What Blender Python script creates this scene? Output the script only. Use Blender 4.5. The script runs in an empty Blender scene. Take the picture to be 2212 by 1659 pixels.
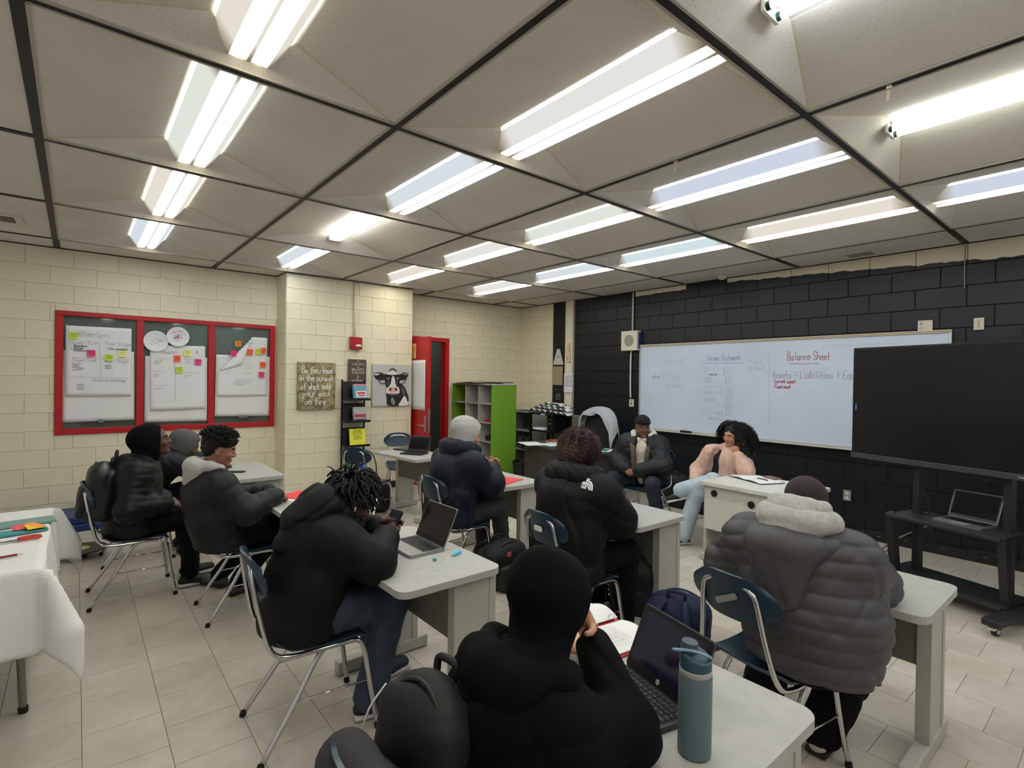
import bpy, bmesh, math, random
import numpy as np
from mathutils import Vector, Matrix
from mathutils.bvhtree import BVHTree
random.seed(7)
R = math.radians
PI = math.pi
SC = bpy.context.scene
COL = SC.collection

# ---------------------------------------------------------------- camera, world, exposure
# room frame: X runs along the window wall, Y towards the window wall, Z up (metres); ceiling grid lines lie on multiples of 1.524
H = 3.05
CAM = np.array([0.1762, -1.1406, 1.6646])
_yaw, _pit, _rol = 0.8794, -0.0080, 0.0153
_f = np.array([math.cos(_yaw)*math.cos(_pit), math.sin(_yaw)*math.cos(_pit), math.sin(_pit)])
_r = np.cross(_f, [0, 0, 1]); _r /= np.linalg.norm(_r); _u = np.cross(_r, _f)
_c, _s = math.cos(_rol), math.sin(_rol)
_R, _U = _c*_r+_s*_u, -_s*_r+_c*_u
cd = bpy.data.cameras.new('camera'); cam = bpy.data.objects.new('camera', cd); COL.objects.link(cam)
cam.matrix_world = Matrix(((_R[0], _U[0], -_f[0], CAM[0]), (_R[1], _U[1], -_f[1], CAM[1]), (_R[2], _U[2], -_f[2], CAM[2]), (0, 0, 0, 1)))
cd.sensor_width = 36.0; cd.lens = 1136.57/2212*36.0; cd.clip_start = 0.05; cd.clip_end = 60
SC.camera = cam
wd = bpy.data.worlds.new('world'); SC.world = wd; wd.use_nodes = True
_bg = wd.node_tree.nodes['Background']; _bg.inputs[0].default_value = (1.0, 0.98, 0.95, 1); _bg.inputs[1].default_value = 0.27
SC.view_settings.view_transform = 'Standard'; SC.view_settings.look = 'None'
SC.view_settings.exposure = 0.70; SC.view_settings.gamma = 1.0; SC.view_settings.use_curve_mapping = False
LAMP = 3.1            # brightness of the ceiling lamps
SC.cycles.use_denoising = True
SC.cycles.max_bounces = 8; SC.cycles.diffuse_bounces = 5; SC.cycles.glossy_bounces = 3; SC.cycles.transmission_bounces = 4
SC.cycles.sample_clamp_indirect = 6.0

# ---------------------------------------------------------------- materials
def lin(c):
    return tuple(((v/255)/12.92 if v/255 <= 0.04045 else ((v/255+0.055)/1.055)**2.4) for v in c)
MATS = {}
def M(name, col, rough=0.6, metal=0.0, var=0.0, scale=12.0, bump=0.0, bscale=60.0, spec=0.4, sheen=0.0, stretch=None, alpha=None, trans=0.0, coat=0.0):
    if name in MATS: return MATS[name]
    m = bpy.data.materials.new(name); m.use_nodes = True; nt = m.node_tree; N = nt.nodes; L = nt.links
    b = N['Principled BSDF']; c = lin(col)
    b.inputs['Base Color'].default_value = (*c, 1); b.inputs['Roughness'].default_value = rough
    b.inputs['Metallic'].default_value = metal; b.inputs['Specular IOR Level'].default_value = spec
    if sheen: b.inputs['Sheen Weight'].default_value = sheen
    if coat: b.inputs['Coat Weight'].default_value = coat
    if trans: b.inputs['Transmission Weight'].default_value = trans
    if alpha is not None: b.inputs['Alpha'].default_value = alpha
    tc = mp = None
    if var or bump:
        tc = N.new('ShaderNodeTexCoord'); mp = N.new('ShaderNodeMapping'); L.new(tc.outputs['Object'], mp.inputs[0])
        if stretch: mp.inputs['Scale'].default_value = stretch
    if var:
        n = N.new('ShaderNodeTexNoise'); n.inputs['Scale'].default_value = scale; n.inputs['Detail'].default_value = 5; L.new(mp.outputs[0], n.inputs[0])
        r = N.new('ShaderNodeValToRGB'); r.color_ramp.elements[0].position = 0.3; r.color_ramp.elements[1].position = 0.7
        r.color_ramp.elements[0].color = (*[v*(1-var) for v in c], 1); r.color_ramp.elements[1].color = (*[min(1, v*(1+var)) for v in c], 1)
        L.new(n.outputs[0], r.inputs[0]); L.new(r.outputs[0], b.inputs['Base Color'])
    if bump:
        n2 = N.new('ShaderNodeTexNoise'); n2.inputs['Scale'].default_value = bscale; n2.inputs['Detail'].default_value = 3; L.new(mp.outputs[0], n2.inputs[0])
        bp = N.new('ShaderNodeBump'); bp.inputs['Strength'].default_value = bump; bp.inputs['Distance'].default_value = 0.01
        L.new(n2.outputs[0], bp.inputs['Height']); L.new(bp.outputs[0], b.inputs['Normal'])
    MATS[name] = m; return m

# ---------------------------------------------------------------- mesh helpers
def tag(o, label=None, cat=None, group=None, kind=None):
    if label: o['label'] = label
    if cat: o['category'] = cat
    if group: o['group'] = group
    if kind: o['kind'] = kind
    return o
def link(name, me, mats, parent=None, loc=None, smooth=False):
    o = bpy.data.objects.new(name, me); COL.objects.link(o)
    if mats is not None and not me.materials:
        for m in (mats if isinstance(mats, (list, tuple)) else [mats]): me.materials.append(m)
    if smooth and len(me.polygons): me.polygons.foreach_set('use_smooth', [True]*len(me.polygons))
    if parent is not None: o.parent = parent
    if loc is not None: o.location = loc
    return o
def empty(name, loc=(0, 0, 0), rz=0.0):
    o = bpy.data.objects.new(name, None); COL.objects.link(o); o.location = loc; o.rotation_euler = (0, 0, rz); o.empty_display_size = 0.1; return o
def mk(name, bm, mats, parent=None, loc=None, smooth=False, bevel=0.0, seg=2, sharp=None):
    if bevel:
        bmesh.ops.bevel(bm, geom=[e for e in bm.edges if len(e.link_faces) == 2 and e.calc_face_angle(0) > 0.5], offset=bevel, segments=seg, profile=0.5, affect='EDGES', clamp_overlap=True)
    bmesh.ops.recalc_face_normals(bm, faces=bm.faces)
    me = bpy.data.meshes.new(name); bm.to_mesh(me); bm.free()
    o = link(name, me, mats, parent, loc, smooth)
    if sharp and smooth: me.set_sharp_from_angle(angle=R(sharp))
    return o
def BM(): return bmesh.new()
def bx(bm, c, s, rz=0.0, mi=0, rot=None):
    m = Matrix.Translation(c) @ (rot.to_4x4() if rot is not None else Matrix.Rotation(rz, 4, 'Z')) @ Matrix.Diagonal((s[0], s[1], s[2], 1))
    r = bmesh.ops.create_cube(bm, size=1.0, matrix=m)
    if mi:
        for f in {f for v in r['verts'] for f in v.link_faces}: f.material_index = mi
    return r['verts']
def box(name, c, s, mat, parent=None, bevel=0.004, rz=0.0, seg=2, rot=None):
    bm = BM(); bx(bm, (0, 0, 0), s, 0.0)
    o = mk(name, bm, mat, parent, c, bevel=bevel, seg=seg)
    if rot is not None: o.rotation_euler = rot.to_euler()
    elif rz: o.rotation_euler = (0, 0, rz)
    return o
def cyl(bm, a, b, r0, r1=None, n=14, caps=True):
    a, b = Vector(a), Vector(b); d = b-a
    q = d.to_track_quat('Z', 'Y').to_matrix().to_4x4()
    bmesh.ops.create_cone(bm, cap_ends=caps, segments=n, radius1=r0, radius2=r0 if r1 is None else r1, depth=d.length, matrix=Matrix.Translation((a+b)/2) @ q)
def lathe(bm, prof, n=24, c=(0, 0, 0)):
    rings = []
    for r, z in prof:
        rings.append([bm.verts.new((c[0]+r*math.cos(2*PI*i/n), c[1]+r*math.sin(2*PI*i/n), c[2]+z)) for i in range(n)] if r > 1e-6 else [bm.verts.new((c[0], c[1], c[2]+z))])
    for a, b in zip(rings, rings[1:]):
        for i in range(n):
            j = (i+1) % n
            if len(a) == 1 and len(b) == 1: continue
            if len(a) == 1: bm.faces.new((a[0], b[j], b[i]))
            elif len(b) == 1: bm.faces.new((a[i], a[j], b[0]))
            else: bm.faces.new((a[i], a[j], b[j], b[i]))
def spline(pts, n=6, closed=False):
    P = [np.array(p, float) for p in pts]; out = []; m = len(P)
    rng = range(m) if closed else range(m-1)
    for i in rng:
        p0 = P[(i-1) % m] if closed or i > 0 else 2*P[0]-P[1]
        p1 = P[i]; p2 = P[(i+1) % m]
        p3 = P[(i+2) % m] if closed or i+2 < m else 2*P[-1]-P[-2]
        for k in range(n):
            t = k/n
            out.append(0.5*((2*p1)+(-p0+p2)*t+(2*p0-5*p1+4*p2-p3)*t*t+(-p0+3*p1-3*p2+p3)*t**3))
    if not closed: out.append(P[-1])
    return out
def tube(bm, pts, r, n=8, closed=False, caps=True):
    P = [Vector(p) for p in pts]; rings = []; m = len(P); up = None
    for i, p in enumerate(P):
        a = P[(i-1) % m] if closed or i > 0 else p
        b = P[(i+1) % m] if closed or i < m-1 else p
        t = (b-a).normalized()
        if up is None: up = t.orthogonal().normalized()
        up = (up-t*up.dot(t)); up = up.normalized() if up.length > 1e-6 else t.orthogonal().normalized()
        s = t.cross(up); rr = r(i/(m-1)) if callable(r) else r
        rings.append([bm.verts.new(p+up*(rr*math.cos(2*PI*k/n))+s*(rr*math.sin(2*PI*k/n))) for k in range(n)])
    for i in range(m if closed else m-1):
        a, b = rings[i], rings[(i+1) % m]
        for k in range(n): bm.faces.new((a[k], a[(k+1) % n], b[(k+1) % n], b[k]))
    if caps and not closed:
        bm.faces.new(rings[0][::-1]); bm.faces.new(rings[-1])
def prism(bm, pts, z0, z1, mi=0):
    a = [bm.verts.new((p[0], p[1], z0)) for p in pts]; b = [bm.verts.new((p[0], p[1], z1)) for p in pts]; n = len(pts)
    fs = [bm.faces.new(a[::-1]), bm.faces.new(b)]+[bm.faces.new((a[i], a[(i+1) % n], b[(i+1) % n], b[i])) for i in range(n)]
    for f in fs: f.material_index = mi
    return fs
def rrect(w, h, r, n=4, cx=0, cy=0):
    out = []
    for (sx, sy, a0) in ((1, 1, 0), (-1, 1, 90), (-1, -1, 180), (1, -1, 270)):
        for k in range(n+1):
            a = R(a0+90*k/n); out.append((cx+sx*(w/2-r)+r*math.cos(a), cy+sy*(h/2-r)+r*math.sin(a)))
    return out
def sheet(bm, fn, nu, nv, th=0.0, mi=0):
    """surface fn(u,v) -> point on [0,1]^2, given real thickness th"""
    g = [[np.array(fn(i/nu, j/nv), float) for j in range(nv+1)] for i in range(nu+1)]
    G = np.array(g); du = np.gradient(G, axis=0); dv = np.gradient(G, axis=1); nn = np.cross(du, dv); nn /= (np.linalg.norm(nn, axis=2, keepdims=True)+1e-12)
    top = [[bm.verts.new(G[i, j]+nn[i, j]*th/2) for j in range(nv+1)] for i in range(nu+1)]
    fs = []
    for i in range(nu):
        for j in range(nv): fs.append(bm.faces.new((top[i][j], top[i+1][j], top[i+1][j+1], top[i][j+1])))
    if th:
        bot = [[bm.verts.new(G[i, j]-nn[i, j]*th/2) for j in range(nv+1)] for i in range(nu+1)]
        for i in range(nu):
            for j in range(nv): fs.append(bm.faces.new((bot[i][j], bot[i][j+1], bot[i+1][j+1], bot[i+1][j])))
        for i in range(nu):
            fs.append(bm.faces.new((top[i][0], bot[i][0], bot[i+1][0], top[i+1][0]))); fs.append(bm.faces.new((top[i][nv], top[i+1][nv], bot[i+1][nv], bot[i][nv])))
        for j in range(nv):
            fs.append(bm.faces.new((top[0][j], top[0][j+1], bot[0][j+1], bot[0][j]))); fs.append(bm.faces.new((top[nu][j], bot[nu][j], bot[nu][j+1], top[nu][j+1])))
    for f in fs: f.material_index = mi
def copy_tree(o, parent=None):
    c = o.copy(); COL.objects.link(c)
    if parent is not None: c.parent = parent
    for ch in list(o.children): copy_tree(ch, c)
    return c

# ---------------------------------------------------------------- handwriting: a small stroke alphabet, drawn as flat raised ribbons
# digits are x (0-4) then y (0-8): baseline y=2, x-height y=5, cap height y=8
GL = {
'a': '45 15 04 03 12 32 44|45 43 42 52', 'b': '08 02|04 15 35 44 33 22 02', 'c': '44 35 15 04 03 12 32 43', 'd': '45 15 04 03 12 32 44|48 42', 'e': '04 44 35 15 04 03 12 32 43',
'f': '48 38 27 22 21|05 45', 'g': '45 15 04 03 12 32 44|45 41 30 10 01', 'h': '08 02|04 15 35 44 42', 'i': '15 13 22|17 18', 'j': '25 21 10 00|27 28', 'k': '08 02|45 04 42', 'l': '18 13 22',
'm': '05 02|04 15 24 22|24 35 44 42', 'n': '05 02|04 15 35 44 42', 'o': '25 04 03 12 32 43 44 35 25', 'p': '05 00|04 15 35 44 33 22 02', 'q': '45 15 04 03 12 32 44|45 40', 'r': '05 02|04 15 35',
's': '44 35 15 04 33 43 32 12 03', 't': '18 13 22 32|05 35', 'u': '05 03 12 32 43|45 42', 'v': '05 22 45', 'w': '05 12 24 32 45', 'x': '05 42|45 02', 'y': '05 23|45 23 00', 'z': '05 45 02 42',
'A': '02 28 42|14 34', 'B': '02 08 38 47 36 05|35 44 43 32 02', 'C': '47 38 18 06 04 12 32 43', 'D': '02 08 28 46 44 22 02', 'E': '48 08 02 42|05 35', 'F': '48 08 02|05 35', 'G': '47 38 18 06 04 12 32 44 24',
'H': '08 02|48 42|05 45', 'I': '08 48|28 22|02 42', 'J': '48 43 32 12 03', 'K': '08 02|48 05 42', 'L': '08 02 42', 'M': '02 08 24 48 42', 'N': '02 08 42 48', 'O': '28 07 04 12 32 44 47 28',
'P': '02 08 38 47 35 05', 'Q': '28 07 04 12 32 44 47 28|33 51', 'R': '02 08 38 47 35 05|25 42', 'S': '47 38 18 07 06 34 43 32 12 03', 'T': '08 48|28 22', 'U': '08 03 12 32 43 48', 'V': '08 22 48', 'W': '08 12 26 32 48', 'X': '08 42|48 02', 'Y': '08 25 48|25 22', 'Z': '08 48 02 42',
'0': '28 07 03 22 43 47 28', '1': '17 28 22', '2': '07 18 38 47 02 42', '3': '08 48 25 44 32 02', '4': '38 04 44|38 32', '5': '48 08 05 35 44 32 02', '6': '38 05 03 22 43 34 04', '7': '08 48 12', '8': '25 07 28 47 25 03 22 43 25', '9': '44 06 28 47 42',
'$': '47 18 06 34 32 12 03|29 21', '=': '06 46|04 44', '+': '27 23|05 45', '-': '05 45', '.': '12 13', '/': '01 48', '(': '28 06 04 22', ')': '08 26 24 02', '&': '42 07 18 26 03 12 44', "'": '18 16', '%': '08 42|07 08|42 43', '*': '06 46|27 23', '~': '04 15 34 45 54'}
def strokes(text, size, smooth=True, jit=0.0, gap=1.5, rnd=None):
    """polylines for text: list of arrays of (x,y), baseline y=0, cap height = size"""
    rnd = rnd or random.Random(hash(text) % 999 if False else sum(map(ord, text)))
    out = []; x = 0.0; k = size/6.0; mw = 0
    for ch in text:
        if ch == ' ': x += 3.6; continue
        g = GL.get(ch)
        if g is None: continue
        w = 0; dy = rnd.uniform(-jit, jit); sc = 1+rnd.uniform(-jit, jit)*0.3
        for st in g.split('|'):
            p = [(int(a[0]), int(a[1])-2) for a in st.split()]
            w = max(w, max(q[0] for q in p))
            pp = spline(p, 3) if smooth and len(p) > 2 else [np.array(q, float) for q in p]
            out.append(np.array([((x+q[0]*0.8*sc)*k, (q[1]+dy)*sc*k) for q in pp]))
        x += w*0.8+gap
    return out, x*k
def ribbons(bm, polys, width, org, ux, uy, nrm, lift=0.001, mi=0, th=0.0006, proj=None):
    """raised flat ribbons along polylines given in the (ux,uy) plane through org"""
    org, ux, uy, nrm = map(lambda v: np.array(v, float), (org, ux, uy, nrm))
    for P in polys:
        n = len(P)
        if n < 2: continue
        T = np.gradient(P, axis=0); T /= (np.linalg.norm(T, axis=1, keepdims=True)+1e-9); Nn = np.stack([-T[:, 1], T[:, 0]], 1)
        P = P.copy(); P[0] -= T[0]*width*0.4; P[-1] += T[-1]*width*0.4
        A, B = P+Nn*width/2, P-Nn*width/2
        def w3(q):
            p = org+ux*q[0]+uy*q[1]
            if proj: return proj(p)
            return p+nrm*lift
        va = [bm.verts.new(w3(a)) for a in A]; vb = [bm.verts.new(w3(b)) for b in B]
        for i in range(n-1):
            try: f = bm.faces.new((va[i], vb[i], vb[i+1], va[i+1])); f.material_index = mi
            except ValueError: pass
def write(name, lines, mat, parent, org, ux, uy, nrm, width, smooth=True, lift=0.001, jit=0.25):
    """lines: (text, x, y, size[, slope]) placed in the plane -> one part"""
    bm = BM()
    for ln in lines:
        t, x, y, s = ln[:4]
        st, w = strokes(t, s, smooth, jit)
        ribbons(bm, [q+np.array([x, y]) for q in st], width if len(ln) < 5 else ln[4], org, ux, uy, nrm, lift)
    me = bpy.data.meshes.new(name); bm.to_mesh(me); bm.free()
    return link(name, me, mat, parent)
# ================================================================ THE ROOM
XB, YW, YP = 6.79, 6.60, 6.18         # board wall plane, window wall plane, face of the pillar
X0, Y0 = -2.2, -2.6                   # how far the room is built behind the camera
m_cream = M('cream_block_paint', (222, 215, 188), 0.55, var=0.035, scale=5, bump=0.12, bscale=140)
m_creamjoint = M('cream_joint_paint', (212, 205, 178), 0.7)
m_black = M('black_satin', (22, 22, 23), 0.5)
m_blackjoint = M('black_joint_paint', (6, 6, 7), 0.8)
m_red = M('red_gloss_paint', (176, 28, 32), 0.38, var=0.05, scale=8)
m_redchip = M('worn_plaster', (206, 196, 186), 0.8)
m_base = M('black_rubber_base', (24, 24, 26), 0.5)
m_floorb = M('floor_joint', (120, 113, 102), 0.8)
m_corr = M('corridor_paint', (84, 90, 82), 0.7)

def black_paint():
    """black wall paint that stops short of the ceiling along a hand-brushed edge, with cream paint above and scuffs"""
    m = bpy.data.materials.new('black_wall_paint'); m.use_nodes = True; nt = m.node_tree; N, L = nt.nodes, nt.links; b = N['Principled BSDF']
    g = N.new('ShaderNodeNewGeometry'); sp = N.new('ShaderNodeSeparateXYZ'); L.new(g.outputs['Position'], sp.inputs[0])
    def math_(op, a, bb, clamp=False):
        n = N.new('ShaderNodeMath'); n.operation = op; n.use_clamp = clamp
        for i, v in enumerate((a, bb)):
            if isinstance(v, (int, float)): n.inputs[i].default_value = v
            else: L.new(v, n.inputs[i])
        return n.outputs[0]
    nz = N.new('ShaderNodeTexNoise'); nz.inputs['Scale'].default_value = 7; nz.inputs['Detail'].default_value = 6; L.new(g.outputs['Position'], nz.inputs[0])
    Y, Z = sp.outputs['Y'], sp.outputs['Z']
    # brushed edge: falls from 3.00 near Y=2.4 to 2.87 near the right end; a second cream patch beside the conduit
    edge = math_('ADD', math_('MULTIPLY', Y, 0.047), 2.885)
    edge = math_('ADD', edge, math_('MULTIPLY', math_('SUBTRACT', nz.outputs[0], 0.5), 0.07))
    right = math_('MULTIPLY', math_('LESS_THAN', Y, 2.42), math_('GREATER_THAN', Z, edge))
    e2 = math_('ADD', math_('MULTIPLY', math_('SUBTRACT', nz.outputs[0], 0.5), 0.05), 2.975)
    patch = math_('MULTIPLY', math_('MULTIPLY', math_('LESS_THAN', Y, 3.90), math_('GREATER_THAN', Y, 3.03)), math_('GREATER_THAN', Z, e2))
    top = math_('MAXIMUM', right, patch)
    n2 = N.new('ShaderNodeTexNoise'); n2.inputs['Scale'].default_value = 26; n2.inputs['Detail'].default_value = 8; n2.inputs['Roughness'].default_value = 0.75; L.new(g.outputs['Position'], n2.inputs[0])
    n3 = N.new('ShaderNodeTexNoise'); n3.inputs['Scale'].default_value = 2.3; L.new(g.outputs['Position'], n3.inputs[0])
    scuff = math_('MULTIPLY', math_('GREATER_THAN', n2.outputs[0], 0.66), math_('GREATER_THAN', n3.outputs[0], 0.56))
    mx = N.new('ShaderNodeMix'); mx.data_type = 'RGBA'; mx.inputs[6].default_value = (*lin((19, 21, 26)), 1); mx.inputs[7].default_value = (*lin((70, 69, 68)), 1); L.new(math_('MULTIPLY', scuff, 0.6), mx.inputs[0])
    mx2 = N.new('ShaderNodeMix'); mx2.data_type = 'RGBA'; L.new(mx.outputs[2], mx2.inputs[6]); mx2.inputs[7].default_value = (*lin((214, 206, 180)), 1); L.new(top, mx2.inputs[0])
    L.new(mx2.outputs[2], b.inputs['Base Color']); b.inputs['Roughness'].default_value = 0.42; b.inputs['Specular IOR Level'].default_value = 0.4
    bp = N.new('ShaderNodeBump'); bp.inputs['Strength'].default_value = 0.12; bp.inputs['Distance'].default_value = 0.01; n4 = N.new('ShaderNodeTexNoise'); n4.inputs['Scale'].default_value = 90; L.new(g.outputs['Position'], n4.inputs[0]); L.new(n4.outputs[0], bp.inputs['Height']); L.new(bp.outputs[0], b.inputs['Normal'])
    return m
m_blackw = black_paint()

_blk = {}
def block_mesh(w, h, mat, deep=0.006, bev=0.003):
    key = (round(w, 3), round(h, 3), mat.name)
    if key in _blk: return _blk[key]
    a, b = w/2, h/2
    V = [(-a, 0, -b), (a, 0, -b), (a, 0, b), (-a, 0, b), (-a, deep-bev, -b), (a, deep-bev, -b), (a, deep-bev, b), (-a, deep-bev, b), (-a+bev, deep, -b+bev), (a-bev, deep, -b+bev), (a-bev, deep, b-bev), (-a+bev, deep, b-bev)]
    F = [(8, 9, 10, 11)]+[(4+i, 4+(i+1) % 4, 8+(i+1) % 4, 8+i) for i in range(4)]+[(i, (i+1) % 4, 4+(i+1) % 4, 4+i) for i in range(4)]
    me = bpy.data.meshes.new('block'); me.from_pydata(V, [], F); me.materials.append(mat); me.update(); _blk[key] = me; return me
CH, BL, JT = 0.20333, 0.4066, 0.0045
def block_wall(name, org, ang, length, mat, jmat, openings=(), off=0.0, height=H, thick=0.18, backing=True):
    """wall whose face runs from org along direction ang (degrees), face normal to the left of it; bricks stand proud of the joints"""
    wall = empty(name, org, R(ang)); tag(wall, kind='structure')
    def sub(rects, o):
        out = []
        for (a, b, c, d) in rects:
            if o[1] <= a or o[0] >= b or o[3] <= c or o[2] >= d: out.append((a, b, c, d)); continue
            if o[0] > a: out.append((a, o[0], c, d))
            if o[1] < b: out.append((o[1], b, c, d))
            aa, bb = max(a, o[0]), min(b, o[1])
            if o[2] > c: out.append((aa, bb, c, o[2]))
            if o[3] < d: out.append((aa, bb, o[3], d))
        return out
    rects = [(0, length, 0, height)]
    for o in openings: rects = sub(rects, o)
    bm = BM()
    for (a, b, c, d) in rects: bx(bm, ((a+b)/2, -thick/2-0.001, (c+d)/2), (b-a, thick, d-c))
    mk('joint_backing', bm, jmat, wall)
    nrow = int(round(height/CH))
    for r in range(nrow):
        z0, z1 = r*CH, min(height, (r+1)*CH)
        u = -BL+((off + (BL/2 if r % 2 else 0)) % BL)
        while u < length:
            rs = [(max(u, 0), min(u+BL, length), z0, z1)]
            u += BL
            if rs[0][1]-rs[0][0] < 0.03: continue
            for o in openings: rs = sub(rs, o)
            for (a, b, c, d) in rs:
                if b-a < 0.03 or d-c < 0.03: continue
                o = bpy.data.objects.new('block', block_mesh(b-a-JT, d-c-JT, mat)); COL.objects.link(o); o.parent = wall
                o.location = ((a+b)/2, random.uniform(-0.0015, 0), (c+d)/2)
    return wall

# window wall: runs from left to right, so its face (left of direction) must look towards -Y: direction is -X
WIN = (-0.01, 2.295, 0.972, 2.359)
def uX(x, x1): return x1-x
# face normal must be -Y: direction ang=180 (pointing -X) has left normal -Y
block_wall('wall_back', (2.32, YW, 0), 180, 2.32-X0, m_cream, m_creamjoint, [(2.32-WIN[1], 2.32-WIN[0], WIN[2], WIN[3])], off=0.14)
block_wall('wall_pillar', (4.20, YP, 0), 180, 1.88, m_cream, m_creamjoint, off=0.06, thick=0.2)
block_wall('wall_pillar_side', (2.32, YP, 0), 90, YW-YP, m_cream, m_creamjoint, off=0.02, thick=0.1)
DOOR = (4.27, 5.11, 0.0, 2.36)
block_wall('wall_far', (XB, YW, 0), 180, XB-4.20, m_cream, m_creamjoint, [(XB-DOOR[1], XB-4.20, 0, DOOR[3])], off=0.1)
block_wall('wall_board_corner', (XB, 5.72, 0), 90, YW-5.72, m_cream, m_creamjoint, off=0.2)
block_wall('wall_board', (XB, -1.8, 0), 90, 5.17+1.8, m_blackw, m_blackjoint, off=0.16)
# black recessed panel and cream steel column between the two
w = empty('wall_panel', (XB, 5.37, 0)); tag(w, kind='structure')
bm = BM(); bx(bm, (0.05, 0.175, H/2), (0.1, 0.35, H)); mk('panel', bm, M('black_board', (24, 24, 25), 0.55), w)
bm = BM()
bx(bm, (-0.006, 0.34, H/2), (0.02, 0.014, H)); mk('edge_trim', bm, m_cream, w, bevel=0.003)
bm = BM(); bx(bm, (-0.004, 0.175, 1.50), (0.006, 0.33, 0.006)); mk('panel_seam', bm, M('dull_metal', (120, 120, 118), 0.4, 0.6), w)
col = empty('wall_column', (XB, 5.17, 0)); tag(col, kind='structure')
bm = BM(); bx(bm, (0.02, 0.11, H/2), (0.1, 0.18, H)); bx(bm, (-0.035, 0.025, H/2), (0.03, 0.03, H)); bx(bm, (-0.03, 0.185, H/2), (0.02, 0.02, H)); mk('steel_post', bm, m_cream, col, bevel=0.004)
# base strips
for nm, a, b in (('baseboard_pillar', (2.32, YP-0.012), (4.20, YP-0.012)), ('baseboard_back', (X0, YW-0.012), (2.32, YW-0.012)), ('baseboard_far', (5.11, YW-0.012), (XB, YW-0.012))):
    tag(box(nm, ((a[0]+b[0])/2, a[1]-0.006, 0.05), (abs(b[0]-a[0]), 0.012, 0.10), m_base, bevel=0.004), kind='structure')
tag(box('baseboard_pillar_side', (2.32-0.018, (YP+YW)/2, 0.05), (0.012, YW-YP, 0.10), m_base, bevel=0.004), kind='structure')
m_chip = M('chipped_black_base', (30, 29, 28), 0.7, var=0.5, scale=9, bump=0.5, bscale=30)
bm = BM()
rr = random.Random(3); ys = np.linspace(-1.8, 5.1, 70)
sheet(bm, lambda u, v: (XB-0.02-0.008*math.sin(40*u)*0.3, -1.8+u*6.9, v*(0.105+0.012*math.sin(u*61)+0.01*math.sin(u*137+1))), 120, 2, 0.014)
tag(mk('baseboard_board', bm, m_chip), kind='structure')
bm = BM()
for i in range(26):
    y = rr.uniform(-1.2, 1.4); z = rr.uniform(0.04, 0.11); s = rr.uniform(0.008, 0.026)
    bx(bm, (XB-0.0295, y, z), (0.002, s, s*rr.uniform(0.3, 0.7)), rot=Matrix.Rotation(rr.uniform(-0.4, 0.4), 3, 'X'))
o = mk('bare_plaster_chips', bm, M('bare_plaster', (104, 99, 92), 0.9), bpy.data.objects['baseboard_board']); tag(o, kind='stuff')

# ---- floor: foot-square vinyl tiles laid in columns along Y, every second column shifted by half a tile
def tile_mat():
    m = bpy.data.materials.new('vinyl_tile'); m.use_nodes = True; nt = m.node_tree; N, L = nt.nodes, nt.links; b = N['Principled BSDF']
    g = N.new('ShaderNodeNewGeometry'); oi = N.new('ShaderNodeObjectInfo')
    n1 = N.new('ShaderNodeTexNoise'); n1.inputs['Scale'].default_value = 2.2; n1.inputs['Detail'].default_value = 7; L.new(g.outputs['Position'], n1.inputs[0])
    n2 = N.new('ShaderNodeTexNoise'); n2.inputs['Scale'].default_value = 14; n2.inputs['Detail'].default_value = 6; L.new(g.outputs['Position'], n2.inputs[0])
    r = N.new('ShaderNodeValToRGB'); e = r.color_ramp.elements; e[0].position = 0.3; e[0].color = (*lin((178, 169, 154)), 1); e[1].position = 0.7; e[1].color = (*lin((205, 197, 184)), 1); L.new(n1.outputs[0], r.inputs[0])
    mx = N.new('ShaderNodeMix'); mx.data_type = 'RGBA'; mx.blend_type = 'MULTIPLY'; mx.inputs[0].default_value = 0.25; L.new(r.outputs[0], mx.inputs[6]); L.new(n2.outputs[0], mx.inputs[7])
    hs = N.new('ShaderNodeHueSaturation'); L.new(mx.outputs[2], hs.inputs['Color'])
    mr = N.new('ShaderNodeMapRange'); mr.inputs[3].default_value = 0.99; mr.inputs[4].default_value = 1.12; L.new(oi.outputs['Random'], mr.inputs[0]); L.new(mr.outputs[0], hs.inputs['Value'])
    L.new(hs.outputs[0], b.inputs['Base Color'])
    n3 = N.new('ShaderNodeTexNoise'); n3.inputs['Scale'].default_value = 5; n3.inputs['Detail'].default_value = 4; L.new(g.outputs['Position'], n3.inputs[0])
    mr2 = N.new('ShaderNodeMapRange'); mr2.inputs[3].default_value = 0.28; mr2.inputs[4].default_value = 0.5; L.new(n3.outputs[0], mr2.inputs[0]); L.new(mr2.outputs[0], b.inputs['Roughness'])
    b.inputs['Specular IOR Level'].default_value = 0.45
    return m
m_tile = tile_mat()
floor = empty('floor'); tag(floor, kind='structure')
bm = BM(); bx(bm, ((X0+XB)/2, (Y0+YW)/2, -0.052), (XB-X0+0.3, YW-Y0+0.3, 0.1)); mk('subfloor', bm, m_floorb, floor)
T = 0.3048; TJ = 0.0016
def px_of(p):
    d = np.array(p)-CAM; z = d@_f
    return (1106+1136.57*(d@_R)/z, 829.5-1136.57*(d@_U)/z, z) if z > 0.15 else (1e9, 1e9, z)
tiles = []
k0 = int(math.floor((X0-0.205)/T))
for k in range(k0, int((XB-0.205)/T)+1):
    xa, xb = max(0.205+k*T, X0), min(0.205+(k+1)*T, XB)
    if xb-xa < 0.02: continue
    sh = 0.11 if k % 2 == 0 else 0.255
    j = int(math.floor((Y0-sh)/T))
    while sh+j*T < YW:
        ya, yb = max(sh+j*T, Y0), min(sh+(j+1)*T, YW); j += 1
        if yb-ya > 0.02: tiles.append((xa, xb, ya, yb))
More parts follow.
